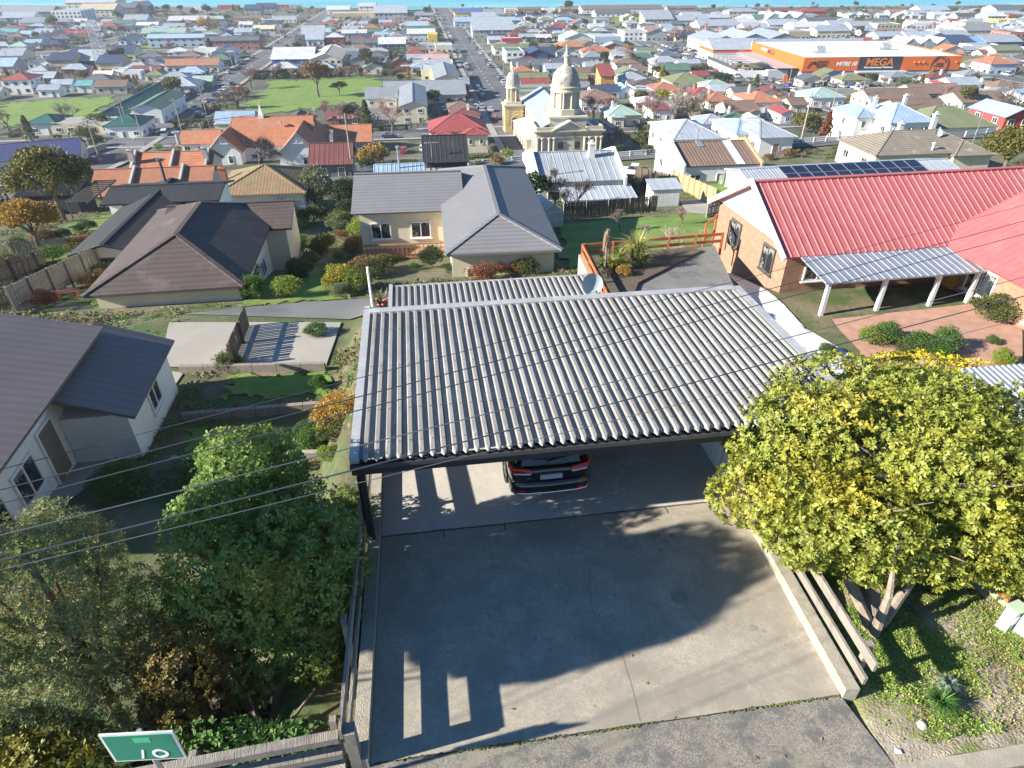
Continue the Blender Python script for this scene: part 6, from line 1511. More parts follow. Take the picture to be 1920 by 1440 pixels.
# joints, cracks and stains in the concrete
mCRK = M('crack_dirt', (.05,.045,.035), rough=1); ck = MB(); random.seed(4)
def crack(pts, w, zf=lambda v: zdrv(v)+.006):
    out = []
    for (a, b), (c, d) in zip(pts, pts[1:]):
        n = max(2, int(math.hypot(c-a, d-b)/.18))
        for i in range(n): out.append((a+(c-a)*i/n+random.uniform(-.012,.012), b+(d-b)*i/n+random.uniform(-.012,.012)))
    out.append(pts[-1])
    for (a, b), (c, d) in zip(out, out[1:]):
        l = math.hypot(c-a, d-b) or 1; nx, ny = -(d-b)/l*w/2, (c-a)/l*w/2
        ck.add([(a-nx,b-ny,zf(b)),(c-nx,d-ny,zf(d)),(c+nx,d+ny,zf(d)),(a+nx,b+ny,zf(b))], [(0,1,2,3)])
crack([(-.05,-.03),(8.3,-.03)], .022); crack([(4.2,-.2),(4.35,-1.6),(4.1,-2.8),(4.4,-3.9),(4.3,-5.2)], .005); crack([(2.3,-.3),(2.35,-2),(2.3,-3.4)], .004); crack([(5.9,-2.6),(6.05,-3.6)], .003)
crack([(1.35,.0),(1.34,-.3)], .02); crack([(2.75,.0),(2.74,-.25)], .02); crack([(6.6,0),(6.6,-.25)], .02)
crack([(4.1,.02),(4.1,1.2)], .006, lambda v: -10.98); crack([(-.0,-5.25),(7.8,-5.25)], .016)
O('concrete_cracks', ck.mesh('concrete_cracks', mCRK), None, dloc(), AD, kind='structure')
# moss along the joint
ms = MB()
for i in range(420):
    u = min(7.75, random.choice((1.2,2.2,3.4,4.1,6.4,7.0))+random.gauss(0,.5)); v = -5.262+random.gauss(0,.012); r_ = random.uniform(.004,.017); z_ = -10.49
    ms.lathe([(r_,z_),(r_*.7,z_+.012),(.002,z_+.016)], 6, (u, v))
O('joint_moss', ms.mesh('joint_moss', M('moss', (.12,.14,.03), rough=1, var=.4)), None, dloc(), AD, kind='stuff', label='line of moss in the joint at the foot of the driveway', cat='moss')
# oil stains: irregular thin sheets
st = MB(); mSTAIN = M('oil_stain', (.26,.235,.19), rough=.8, var=.3, scale=6)
for u, v, r_ in ((6.0,-.9,.16),(6.25,-.75,.1),(6.2,-1.2,.08),(6.4,-1.0,.07),(6.0,-1.4,.06),(5.9,-2.75,.22),(7.0,-3.7,.09),(7.15,-3.8,.05),(3.1,-3.6,.06),(2.9,-3.3,.05),(6.35,-1.5,.05)):
    pts = [(u+r_*random.uniform(.6,1.15)*math.cos(a), v+r_*random.uniform(.6,1.2)*math.sin(a)) for a in [2*math.pi*k/11 for k in range(11)]]
    st.add([(a, b, zdrv(b)+.004) for a, b in pts], [list(range(11))])
O('oil_stains', st.mesh('oil_stains', mSTAIN), None, dloc(), AD, kind='structure')
pw = MB(); mPOW = M('spilt_cement', (.56,.54,.5), rough=1, var=.3, scale=8)
for i in range(60):
    a = random.random(); u = 5.55+1.0*a+random.gauss(0,.12); v = .65+1.1*math.sin(a*2.2)+random.gauss(0,.1); r_ = random.uniform(.015,.07)
    pts = [(u+r_*random.uniform(.4,1.3)*math.cos(t), v+r_*random.uniform(.4,1.3)*math.sin(t)) for t in [2*math.pi*k/8 for k in range(8)]]
    pw.add([(p_, q_, -10.984+i*.00003) for p_, q_ in pts], [list(range(8))])
O('cement_marks', pw.mesh('cement_marks', mPOW), None, dloc(), AD, kind='structure')
# fences along the driveway
bolt = MB(); bolt.tube([(0,-.03,0),(0,.03,0)], .02, 6)
def dfence(name, label, u, side, v0, v1, zf, posts):
    r = T(name, label, 'fence', tuple(dp(u-.53 if side > 0 else u, v0, 0)), AD-(math.atan(.1) if side > 0 else 0), 'rail fences round the driveway')
    for va, vb in ([(v0,v1)] if v1 <= 0 else [(v0,0),(.003,v1)]):
        b = MB(); q = [(0,va-v0),(side*.24,va-v0),(side*.24,vb-v0),(0,vb-v0)]
        zz = [zf(va),zf(va),zf(vb),zf(vb)]
        b.add([(x,y,z-3.2) for (x,y),z in zip(q,zz)]+[(x,y,z+.24) for (x,y),z in zip(q,zz)], [(0,1,2,3),(4,5,6,7),(0,4,5,1),(1,5,6,2),(2,6,7,3),(3,7,4,0)])
        O('kerb_wall', b.mesh('kerb_wall', mKERB), r)
    for z0, z1, off in ((.36,.54,.06),(.72,.93,.12)) if side > 0 else ((.50,.69,.06),(.89,1.12,.1)):
        k = MB(); x0, x1 = side*(.17+off), side*(.22+off)
        n = max(1, round((v1-v0)/3.6))
        for i in range(n):
            a, c = (v1-v0)*i/n+.004, (v1-v0)*(i+1)/n-.004; k = MB()
            za, zc = zf(v0+a), zf(v0+c); jj = random.uniform(-.012,.012)
            k.add([(x0,a,za+z0+jj),(x1,a,za+z0+jj),(x1,c,zc+z0),(x0,c,zc+z0),(x0,a,za+z1+jj),(x1,a,za+z1+jj),(x1,c,zc+z1),(x0,c,zc+z1)], [(0,3,2,1),(4,5,6,7),(0,1,5,4),(1,2,6,5),(2,3,7,6),(3,0,4,7)])
            O('plank', k.mesh('plank', mPLANK), r)
    for pv_ in posts:
        k = MB(); z = zf(pv_); x0, x1 = sorted((side*.36, side*.46)); k.box(x0,x1,pv_-v0-.05,pv_-v0+.05,z-1.5,z+(.95 if side > 0 else 1.14)); O('post', k.mesh('post', mPLANK), r)
    return r
dfence('rail_fence', 'weathered two plank fence on a concrete kerb along the right of the driveway', 8.33, 1, -5.3, -.1, lambda v: zdrv(v), (-4.9,-2.6,-.4))
dfence('rail_fence', 'weathered two plank fence in shade along the left of the driveway', -.06, -1, -5.3, 6.2, lambda v: zdrv(v) if v < 0 else -11, (-5.1,-3.2,-1.2,.6,2.6,4.4))
r = T('rail_fence', 'grey two rail fence with a concrete footing along the footpath at the lower left', 'fence', tuple(dp(-.36,-5.22,-10.5)), AD+R(3), 'rail fences round the driveway')
for k_ in range(2):
    for z0, z1, yy in ((.34,.48,0),(.78,.92,.0)):
        b = MB(); b.box(-3.0-k_*3.0,-.02-k_*3.0 if k_ else -.05,yy-.07,yy+.07,z0,z1); O('rail', b.mesh('rail', mPLANK), r)
for x_ in (-.1,-2.1,-4.0,-5.9): b = MB(); b.box(x_-.05,x_+.05,.08,.18,-2,.9); O('post', b.mesh('post', mPLANK), r)
b = MB(); b.box(-6,-.05,-.12,.06,-3,.14); O('footing', b.mesh('footing', mKERB), r)
b = MB(); b.box(.04,.2,-.1,.1,-1,1.0); O('end_post', b.mesh('end_post', mPLANK), r)
# ------------------------------------------------------------------ carport
mIRON = M('galvanised_roof_iron', (.31,.295,.265), rough=.5, metal=.15, rnd=.08, var=.25, scale=1.2, spots=(.26,.235,.19), spot_lo=.5, spot_hi=.7, spot_scale=1.1, spots2=(.43,.415,.39), stretch=(1,.35,1))
mFLASH = M('lead_flashing', (.44,.44,.43), rough=.5, metal=.25, var=.2, scale=2, spots=(.62,.62,.6), spot_lo=.56, spot_hi=.68, spot_scale=1.4)
cp = T('carport', 'flat roofed double carport with a deep ribbed iron roof and dark front beam', 'carport', tuple(dp(0,0,-11)), AD); LM.append(('carport', 2, 13, cp))
def ribsheet(n, sp, ln, h, th=.004):
    """trough roofing: n ribs at spacing sp, length ln along y"""
    pr = []
    for i in range(n):
        x = i*sp; pr += [(x,0),(x+sp*.38,0),(x+sp*.54,h),(x+sp*.88,h),(x+sp*.95,0)]
    pr.append((n*sp,0)); b = MB(); k = len(pr)
    b.add([(x,0,z) for x, z in pr]+[(x,ln,z) for x, z in pr], [(i,i+1,k+i+1,k+i) for i in range(k-1)])
    for i in range(n):      # closed front end of each rib, small turned down lip of each pan
        o = i*5; b.add([(pr[o+1][0],0,0),(pr[o+4][0],0,0),(pr[o+3][0],0,h),(pr[o+2][0],0,h),((pr[o+1][0]+pr[o+4][0])/2,-.1,-.02),(pr[o+1][0]+.02,-.06,-.005),(pr[o+4][0]-.01,-.06,-.005)], [(3,2,4),(3,4,5),(2,6,4),(3,5,0),(2,1,6)])
        pass
    return b
U0, U1, V0, V1 = -.2, 10.36, -.5, 5.72; NS = 12; wS = (U1-U0)/NS
rsb = ribsheet(4, wS/4, V1-V0, .082)
for k_ in range(4):
    for y_ in (.35,1.5,3.3,5.1,6.05): xx = (k_+.71)*wS/4; rsb.box(xx-.011,xx+.011,y_-.011,y_+.011,.082,.094,1)
rsb.box(-.004,.006,0,V1-V0,.001,.012,1)
rs = rsb.mesh('roof_sheet', [mIRON, M('rusty_screw', (.1,.075,.06), rough=.8)])
for i in range(NS): O('roof_sheet', rs, cp, (U0+i*wS, V0, 2.7+.0003*(i % 2)))
b = MB(); b.box(U0-.16,U0+.02,V0-.05,V1+.1,2.62,2.78); O('barge_flashing', b.mesh('barge_flashing', mFLASH), cp)
b = MB(); b.box(U1-.02,U1+.2,V0-.05,V1+.1,2.62,2.79); O('barge_flashing', b.mesh('barge_flashing', mFLASH), cp)
b = MB(); b.box(U0+.02,U1-.02,V1-.12,V1+.14,2.705,2.80); b.box(U0-.14,U0+.02,V1+.1,V1+.2,2.6,2.84); O('ridge_flashing', b.mesh('ridge_flashing', mFLASH), cp)
b = MB(); b.box(U0-.16,U1+.1,V0-.02,V0+.05,2.30,2.62); O('front_beam', b.mesh('front_beam', mDARKW), cp)
b = MB(); b.box(U0-.16,U1+.1,V0-.14,V0-.02,2.55,2.57); b.box(U0-.16,U1+.1,V0-.155,V0-.14,2.55,2.645); O('gutter', b.mesh('gutter', M('dark_gutter', (.06,.06,.065), rough=.4)), cp)
for v_ in (1.0,2.8,4.6): 
    b = MB(); b.box(U0,U1,v_-.05,v_+.05,2.5,2.69); O('purlin', b.mesh('purlin', mDARKW), cp)
b = MB(); b.box(U0,U1,V1-.1,V1,2.3,2.69); O('rear_beam', b.mesh('rear_beam', mDARKW), cp)
for u_, v_ in ((-.2,-.3),(-.2,2.6),(-.2,5.6)):
    b = MB(); b.box(u_-.06,u_+.06,v_-.06,v_+.06,-.6,2.5); O('post', b.mesh('post', mDARKW), cp)
b = MB(); b.tube([(-.34,-.5,2.55),(-.3,-.2,2.3),(-.3,-.2,-.5)], .04, 8); O('downpipe', b.mesh('downpipe', M('dark_gutter', (.06,.06,.065))), cp)
b = MB(); b.box(8.34,8.48,1.14,5.99,-.2,2.3); O('side_wall', b.mesh('side_wall', mWHITEP), cp)
b = MB(); b.box(8.34,8.55,.02,.9,-.3,.8); O('low_wall', b.mesh('low_wall', mWHITEP), cp)
b = MB(); b.box(8.56,8.74,1.0,1.2,-.6,2.3); O('post', b.mesh('post', mDARKW), cp)
b = MB(); b.box(-.3,10.3,6.0,6.1,-4,2.3); O('rear_wall', b.mesh('rear_wall', M('dull_block_wall', (.3,.29,.27))), cp)
b = MB(); b.box(8.6,10.2,1.3,6.0,-2.5,2.3); O('store_room', b.mesh('store_room', wallm('grey')), cp)
b = MB(); b.tube([(-.12,5.9,2.4),(-.12,5.9,4.0)], .035, 6); O('vent_pipe', b.mesh('vent_pipe', mWHITEP), cp)
# lower garage roof behind
gr = T('garage', 'lower garage with a second ribbed iron roof behind the carport', 'garage', tuple(dp(.1,7.2,-13.7)), AD)
rs2 = ribsheet(4, .95/4, 5.9, .082).mesh('roof_sheet', mIRON)
for i in range(8): O('roof_sheet', rs2, gr, (i*.955, 0, 2.72-.0003*(i % 2)))
b = MB(); b.box(-.14,.0,-.1,6.0,2.6,2.84); O('barge_flashing', b.mesh('barge_flashing', mFLASH), gr)
b = MB(); b.box(7.64,7.9,-.1,6.0,2.6,2.8); O('barge_flashing', b.mesh('barge_flashing', mFLASH), gr)
b = MB(); b.box(0,7.64,5.85,5.98,2.5,2.79); O('ridge_flashing', b.mesh('ridge_flashing', mFLASH), gr)
b = MB(); b.box(.1,7.6,.2,5.8,-4,2.6); O('wall', b.mesh('wall', wallm('stone')), gr)
dishr = T('satellite_dish', 'grey satellite dish at the corner of the lower garage roof', 'satellite dish', tuple(at(1108,552,-11.0)), 0)
b = MB(); b.tube([(0,.1,-.3),(0,.1,.35),(0,0,.45)], .03, 6); O('mount', b.mesh('mount', mSTEEL), dishr)
b = MB(); b.lathe([(.42,.1),(.36,.06),(.2,.015),(.001,0)], 20); o = O('dish', b.mesh('dish', M('dish_pale', (.42,.47,.5), rough=.45, var=.05), True), dishr, (0,-.02,.45), rot=(R(72),0,R(14)))
b = MB(); b.tube([(0,-.3,.05),(0,-.25,.45)], .015, 5); b.box(-.04,.04,-.3,-.2,.42,.5); O('feed_arm', b.mesh('feed_arm', mSTEEL), dishr, (0,-.02,.45), rot=(R(72),0,R(14)))
# ------------------------------------------------------------------ the black car in the carport
def suv():
    r = T('parked_suv', 'shiny black four wheel drive reversed under the carport roof', 'car', tuple(dp(3.92,.48,-10.985)), AD)
    mP = M('black_car_paint', (.006,.006,.008), rough=.12, var=.02, coat=1, spec=.6); mG = M('car_glass', (.01,.012,.016), rough=.04, spec=.8, var=.02)
    mR = M('tail_lamp_red', (.6,.012,.01), rough=.25, coat=.3, var=.15, scale=12); mCH = M('car_chrome', (.6,.6,.62), rough=.2, metal=1, var=.03); mPL = M('dark_plastic', (.02,.02,.022), rough=.6)
    # stations along y (0 = rear): y, belt half width, sill z, bumper etc.
    ST = [(0.02,.80,.50,.86,.98),(.10,.90,.40,.93,1.06),(.30,.955,.34,.97,1.10),(.9,.97,.30,.985,1.12),(1.9,.97,.30,.985,1.10),(3.0,.97,.30,.98,1.08),(3.9,.95,.32,.95,1.05),(4.5,.9,.36,.88,1.0),(4.78,.72,.45,.70,.88)]
    sec = []
    for y, w, zs, w2, zb in ST: sec.append([(w*.86,y,zs),(w*.99,y,zs+.12),(w,y,zs+.3),(w2,y,zb-.2),(w2-.015,y,zb-.05),(w2-.06,y,zb),(0,y,zb+.015)])
    b = MB(); V = []
    for s in sec: V += [(-a,y,z) for a, y, z in s]+[(a,y,z) for a, y, z in s[-2::-1]]
    k = 13; b.add(V, [(j*k+i,j*k+i+1,(j+1)*k+i+1,(j+1)*k+i) for j in range(len(sec)-1) for i in range(k-1)]+[list(range(k))[::-1], [(len(sec)-1)*k+i for i in range(k)]])
    bo = O('body', b.mesh('body', mP, True), r); 
    md = bo.modifiers.new('sub', 'SUBSURF'); md.levels = 2; md.render_levels = 2
    # cabin: pillars/roof
    C = [(.14,.80,1.08,.66,1.30),(.34,.83,1.10,.66,1.60),(.62,.86,1.11,.655,1.715),(1.5,.87,1.11,.66,1.75),(2.4,.87,1.10,.645,1.73),(2.9,.86,1.09,.6,1.62),(3.55,.83,1.07,.62,1.10)]
    b = MB(); V = []
    for y, w, z0, wt, zt in C: V += [(-w,y,z0-.06),(-(w+wt)/2-.02,y,(z0+zt)/2),(-wt-.03,y,zt-.05),(-wt+.1,y,zt),(0,y,zt+.015),(wt-.1,y,zt),(wt+.03,y,zt-.05),((w+wt)/2+.02,y,(z0+zt)/2),(w,y,z0-.06)]
    k = 9; b.add(V, [(j*k+i,j*k+i+1,(j+1)*k+i+1,(j+1)*k+i) for j in range(len(C)-1) for i in range(k-1)]+[list(range(k))[::-1]])
    c = O('cabin', b.mesh('cabin', mP, True), r); md = c.modifiers.new('sub', 'SUBSURF'); md.levels = 2; md.render_levels = 2
    # rear window and spoiler
    def panel(name, pts, mat, th=.012, par=r):
        n = (Vector(pts[1])-Vector(pts[0])).cross(Vector(pts[-1])-Vector(pts[0])).normalized(); q = MB(); q.prism([Vector(p)+n*.02 for p in pts], -n*th); return O(name, q.mesh(name, mat), par)
    panel('rear_window', [(-.70,.125,1.13),(.70,.125,1.13),(.60,.33,1.54),(-.60,.33,1.54)], mG)
    q = MB(); q.prism([(-.62,.18,1.60),(.62,.18,1.60),(.60,.55,1.70),(-.60,.55,1.70)], (0,0,.035)); O('spoiler', q.mesh('spoiler', mP), r)
    q = MB(); q.bar((-.1,.13,1.2),(.28,.15,1.27),.02,.02); O('wiper', q.mesh('wiper', mPL), r)
    for s in (-1, 1):
        q = MB(); q.prism([(s*.50,-.03,1.015),(s*.87,.03,1.01),(s*.985,.24,1.06),(s*.965,.27,1.13),(s*.86,.09,1.1),(s*.46,.0,1.085)][::s], (0,.06,0)); tl = O('tail_lamp', q.mesh('tail_lamp', mR), r)
        q = MB(); q.prism([(s*.50,-.012,.95),(s*.86,.05,.95),(s*.94,.26,1.02),(s*.94,.27,1.06),(s*.86,.055,.995),(s*.46,-.008,.995)][::s], (0,.05,0)); O('reverse_lamp', q.mesh('reverse_lamp', M('clear_lamp', (.6,.6,.62), rough=.15)), tl)
        q = MB(); q.prism([(s*.60,-.092,.50),(s*.86,-.02,.50),(s*.86,-.02,.56),(s*.62,-.088,.56)][::s], (0,.04,0)); O('reflector', q.mesh('reflector', mR), r)
        panel('side_window', [(s*.83,1.0,1.14),(s*.84,2.7,1.13),(s*.71,2.5,1.6),(s*.72,1.1,1.63)][::s], mG); panel('side_window', [(s*.82,.34,1.16),(s*.835,.93,1.15),(s*.73,.98,1.6),(s*.72,.58,1.56)][::s], mG)
        q = MB(); q.tube([(s*.6,.7,1.79),(s*.61,1.6,1.82),(s*.6,2.5,1.78)], .022, 6); O('roof_rail', q.mesh('roof_rail', mCH), r)
        q = MB(); q.bar((s*.98,.35,1.1),(s*.985,2.8,1.1),.015,.03); O('belt_trim', q.mesh('belt_trim', mCH), r)
        for y in (.98, 3.85):
            w = MB(); pr = [(.24,-.11),(.34,-.11),(.375,-.08),(.38,0),(.375,.08),(.34,.11),(.24,.11)]
            w.lathe(pr, 24); wo = O('wheel', w.mesh('wheel', mTYRE, True), r, (s*.87, y, .38), rot=(0, R(90), 0))
            h = MB(); h.lathe([(.25,-.09),(.25,.09),(.06,.07)], 20)
            for k2 in range(5):
                a = 2*math.pi*k2/5; h.bar((0,0,s*.09),(.24*math.cos(a),.24*math.sin(a),s*.085),.05,.03)
            O('rim', h.mesh('rim', mCH), wo)
            a_ = MB(); pts = [(s*.975,y+.47*math.cos(t),.38+.47*math.sin(t)) for t in [math.pi*i/10 for i in range(11)]]; a_.tube(pts, .03, 5); O('wheel_arch', a_.mesh('wheel_arch', mPL), r)
    q = MB(); pf = [(-.02,.36),(-.075,.44),(-.085,.6),(-.06,.69),(.02,.76),(.12,.78)]
    xs_ = [(-.96,.34),(-.93,.16),(-.84,.05),(-.6,.0),(0,-.02),(.6,.0),(.84,.05),(.93,.16),(.96,.34)]; V = [(x,yo+y,z) for x, yo in xs_ for y, z in pf]; q.add(V, [(i*6+k,(i+1)*6+k,(i+1)*6+k+1,i*6+k+1) for i in range(8) for k in range(5)]); O('rear_bumper', q.mesh('rear_bumper', mP, True), r)
    q = MB(); V = []
    for x, yo in xs_[1:-1]: V += [(x,yo-.075,.41),(x,yo-.095,.425),(x,yo-.1,.45),(x,yo-.085,.47)]
    q.add(V, [(i*4+k,(i+1)*4+k,(i+1)*4+k+1,i*4+k+1) for i in range(6) for k in range(3)]); O('bumper_strip', q.mesh('bumper_strip', mCH, True), r)
    q = MB(); q.box(-.26,.26,-.025,.02,.80,.93); O('number_plate', q.mesh('number_plate', M('plate_grey', (.42,.45,.5), rough=.4, var=.03)), r)
    text('badge', '4x4', .07, mCH, r, (-.52, -.012, .86), (R(82),0,0), .002, 0, 1, .004)
suv()
# ------------------------------------------------------------------ overhead wires
mWIRE = M('overhead_wire', (.06,.065,.075), rough=.6)
def wire(a, b, z, rad=.011, zb=None, ext=5.0, label='', sag=.25):
    p, q = at(a[0], a[1], z), at(b[0], b[1], zb if zb is not None else z); d = q-p
    s, e = p-d*ext*.8, q+d*ext*.7; n = 40; L_ = (e-s).length
    t0, t1 = ext*.8/(1+ext*1.5), (1+ext*.8)/(1+ext*1.5)
    pts = []
    for i in range(n+1):
        t = i/n; w = s+(e-s)*t; w.z += sag*((t-.5)**2*4-((t0+t1)/2-.5)**2*4); pts.append(w)
    m = MB(); m.tube(pts, rad*.72, 5); O('overhead_wire', m.mesh('overhead_wire', mWIRE), None, label=label, cat='wire', group='overhead wires crossing the view')
for (a, b, z, rad, nm) in [((673,709),(1343,537),-5.6,.009,'thin black overhead wire, uppermost over the carport roof'),((673,744),(1392,556),-5.3,.012,'black overhead wire second from the top over the carport roof'),((673,769),(1413,575),-5.3,.012,'black overhead wire third from the top over the carport roof'),
      ((677,835),(1465,637),-5.0,.010,'grey overhead wire fourth from the top over the carport roof'),((680,877),(1500,666),-4.9,.013,'thick overhead wire crossing from the left carport beam'),((675,905),(1446,716),-5.2,.007,'thin pale overhead wire, lowest over the carport')]: wire(a, b, z, rad, label=nm)
for n_, o in enumerate([x for x in COL.objects if x.name.startswith('overhead_wire')]):
    if n_ in (3,5): o.data.materials[0] = M('pale_wire', (.12,.13,.14), rough=.5)
# ------------------------------------------------------------------ green street sign at the lower left
sg = T('street_sign', 'green sign with a white border on a post at the lower left', 'sign', tuple(at(254,1374,-7.9)), R(3))
b = MB(); b.box(-.44,.44,-.012,.012,-.62,0,0); sgn_ = O('panel', b.mesh('panel', M('sign_white_edge', (.62,.64,.62), rough=.5)), sg)
b = MB(); b.box(-.405,.405,-.018,-.0125,-.59,-.035); O('face', b.mesh('face', M('sign_green', (.012,.2,.13), rough=.4, var=.06)), sgn_)
b = MB(); b.box(-.06,.14,-.0215,-.0185,-.19,-.09); O('lighter_patch', b.mesh('lighter_patch', M('sign_light_green', (.06,.4,.2), rough=.4)), sgn_)
text('sign_lettering', '/ O', .26, mWT, sgn_, (.1,-.022,-.47), (R(90),0,0), .006, 0, 1, .002)
b = MB(); b.tube([(0,.05,-3.2),(0,.05,-.05)], .035, 8); O('post', b.mesh('post', mSTEEL), sg)
# ------------------------------------------------------------------ foreground foliage
def rosettes(centers, normals, m, ln, wd, seed, spread=.9):
    r = np.random.default_rng(seed); n = len(centers)
    N = normals+r.normal(size=(n,3))*.35; N /= np.linalg.norm(N,axis=1)[:,None]
    A = r.normal(size=(n,3)); A -= (A*N).sum(1)[:,None]*N; A /= np.linalg.norm(A,axis=1)[:,None]; B = np.cross(N,A)
    VS_ = []
    for k in range(m):
        t = 2*math.pi*k/m+r.normal(size=n)*.25; up = spread*(.35+.5*r.random(n)); 
        d = (A*np.cos(t)[:,None]+B*np.sin(t)[:,None])*np.cos(up)[:,None]+N*np.sin(up)[:,None]
        s = np.cross(d,N); s /= np.linalg.norm(s,axis=1)[:,None]+1e-6
        l = (ln*(.65+.6*r.random(n)))[:,None]; w = l*wd
        VS_.append(np.stack([centers+d*l*.12, centers+d*l*.6+s*w*.5-N*l*.02, centers+d*l-N*l*.13, centers+d*l*.6-s*w*.5-N*l*.02],1))
    V = np.concatenate(VS_,0).reshape(-1,3); return V, np.arange(len(V)).reshape(-1,4)
def blob_surface(n, c, rad, lobes, lobe_r, seed, hollow=.8, zmin=-9):
    r = np.random.default_rng(seed); d = r.normal(size=(lobes,3)); d /= np.linalg.norm(d,axis=1)[:,None]; d[:,2] = np.where(d[:,2]<-.45, -d[:,2], d[:,2])
    lc = d*(.62+.2*r.random((lobes,1))); lr = lobe_r*(.7+.6*r.random(lobes)); rad = np.array(rad)
    k = r.integers(0,lobes,n*2); p = r.normal(size=(n*2,3)); p /= np.linalg.norm(p,axis=1)[:,None]
    q = lc[k]+p*(lr[k]*(hollow+(1-hollow)*r.random(n*2)))[:,None]
    # keep only points not buried in the other lobes
    dist = np.full(n*2, 9.)
    for j in range(lobes): dist = np.minimum(dist, np.where(k==j, 9., np.linalg.norm(q-lc[j],axis=1)/lr[j]))
    ok = (dist > .72) | (r.random(n*2) < .12); q, p = q[ok][:n], p[ok][:n]
    return q*rad+np.array(c), p
def near_crown(name, parts, m, ln, wd, mat, seed, par):
    P = []; Nn = []
    for i, (n, c, rad, lobes, lr) in enumerate(parts):
        a, b = blob_surface(n, c, rad, lobes, lr, seed+i); P.append(a); Nn.append(b)
    V, Q_ = rosettes(np.concatenate(P), np.concatenate(Nn), m, ln, wd, seed)
    o = O(name, npmesh(name, V, Q_, mat), par); return o
mPITTO = M('leaf_broad_yellow_green', (.275,.305,.05), rough=.5, var=.25, scale=1.2, island=.4, spots=(.48,.39,.04), spot_lo=.5, spot_hi=.72, spot_scale=.55, trans=.3, spec=.4)
t = T('broadleaf_tree', 'large rounded broadleaf tree with yellow green rosettes right of the driveway', 'tree', (6.9,7.6,-11.1), 0); LM.append(('broadleaf tree', 7.6, 10, t))
o = near_crown('crown', [(7000,(7.9-6.9,10.5-7.6,2.05),(3.2,2.6,1.75),34,.40),(3000,(5.9-6.9,10.0-7.6,1.5),(1.5,1.6,1.3),16,.45),(3600,(10.5-6.9,10.0-7.6,1.8),(2.4,2.4,1.8),22,.42),(1900,(7.3-6.9,8.9-7.6,1.15),(1.6,.9,.9),14,.45),(1700,(9.6-6.9,8.9-7.6,1.4),(1.6,1.0,1.0),14,.45),(1400,(6.3-6.9,11.2-7.6,2.35),(1.3,1.1,.8),12,.45)], 10, .118, .34, mPITTO, 40, t)
b = MB(); random.seed(8)
for i in range(7):
    a = random.uniform(0,6.28); b.tube([(random.uniform(-.1,.1),random.uniform(-.1,.1),-.4),(.15*math.cos(a),.2+.15*math.sin(a),.5),(.2+.8*math.cos(a),.9+.8*math.sin(a),1.3),(.8+2.2*math.cos(a),2.4+1.6*math.sin(a),2.4)], [.12,.1,.07,.02], 7)
for i in range(40):
    a = random.uniform(0,6.28); q = Vector((1+2.0*math.cos(a)*random.random(),2.6+1.6*math.sin(a)*random.random(),random.uniform(1.4,2.6))); d = Vector((math.cos(a),math.sin(a),random.uniform(.1,.8)))
    b.tube([q,q+d*.8,q+d*1.3+Vector((0,0,.2))], [.025,.015,.006], 4, cap=False)
O('trunk', b.mesh('trunk', M('grey_bark', (.27,.22,.17), rough=.95, var=.35, scale=6, bump=.4)), t)
# the dark trees left of the driveway
mL1 = M('leaf_grey_green_tips', (.26,.29,.11), rough=.7, var=.3, scale=1.0, island=.45, spots=(.3,.17,.09), spot_lo=.55, spot_hi=.68, spot_scale=.8, trans=.35, spots2=(.25,.24,.08))
mL2 = M('leaf_deep_green', (.16,.25,.055), rough=.65, var=.3, scale=1.0, island=.45, spots=(.3,.31,.06), spot_lo=.48, spot_hi=.68, spot_scale=.45, trans=.38)
mL3 = M('leaf_mustard', (.17,.125,.025), rough=.7, var=.3, scale=1.0, island=.45, trans=.25)
mL4 = M('leaf_yellow_shrub', (.23,.22,.03), rough=.7, var=.3, scale=1.0, island=.45, trans=.25)
def ntree(name, label, c, parts, m, ln, wd, mat, seed, th, cat='tree'):
    t = T(name, label, cat, c, 0); near_crown('crown', parts, m, ln, wd, mat, seed, t)
    b = MB(); b.tube([(0,0,-.5),(0,0,th*.5),(0,.05,th)], [.16,.12,.05], 7)
    for i in range(6):
        a = i*1.05; b.tube([(0,0,th*.4),(.5*math.cos(a),.5*math.sin(a),th*.7),(1.2*math.cos(a),1.2*math.sin(a),th*.95)], [.07,.05,.015], 5)
    O('trunk', b.mesh('trunk', mBARK), t); return t
zg = -14.6
ntree('evergreen_tree', 'tall dark green tree with a sunlit yellow green top beside the driveway', (-4.7,8.3,zg), [(5200,(0,0,4.4),(1.75,1.7,2.5),28,.40),(2400,(-.3,.7,6.1),(1.15,1.0,1.25),14,.46),(1700,(.7,-.4,5.0),(1.0,1.2,1.6),12,.46)], 6, .12, .4, mL2, 61, 6.5)
ntree('conifer_tree', 'bushy grey green conifer with brown tips at the left edge', (-7.9,7.2,zg), [(7600,(0,0,4.3),(1.75,1.6,2.6),34,.36),(2600,(-.8,-.5,2.6),(2.2,1.6,1.6),16,.42)], 7, .10, .24, mL1, 71, 6.5)
ntree('mustard_shrub', 'dark mustard leaved tree between the two big left trees', (-5.7,6.7,zg), [(3400,(0,0,3.3),(1.0,.9,1.9),18,.44)], 6, .09, .4, mL3, 81, 4.5, 'shrub')
ntree('evergreen_tree', 'tall spreading tree left of the conifer whose shade crosses the driveway', (-10.3,5.2,zg), [(9000,(0,0,9.0),(1.75,1.5,1.5),34,.42),(2600,(.2,.2,10.1),(1.3,1.15,.85),14,.46)], 6, .14, .4, mL2, 161, 9)
ntree('yellow_shrub', 'yellow green shrub in the bottom left corner', (-8.0,5.4,-12.2), [(1300,(0,0,.8),(1.3,.8,1.0),12,.46)], 6, .11, .4, mL4, 91, 1.2, 'shrub')
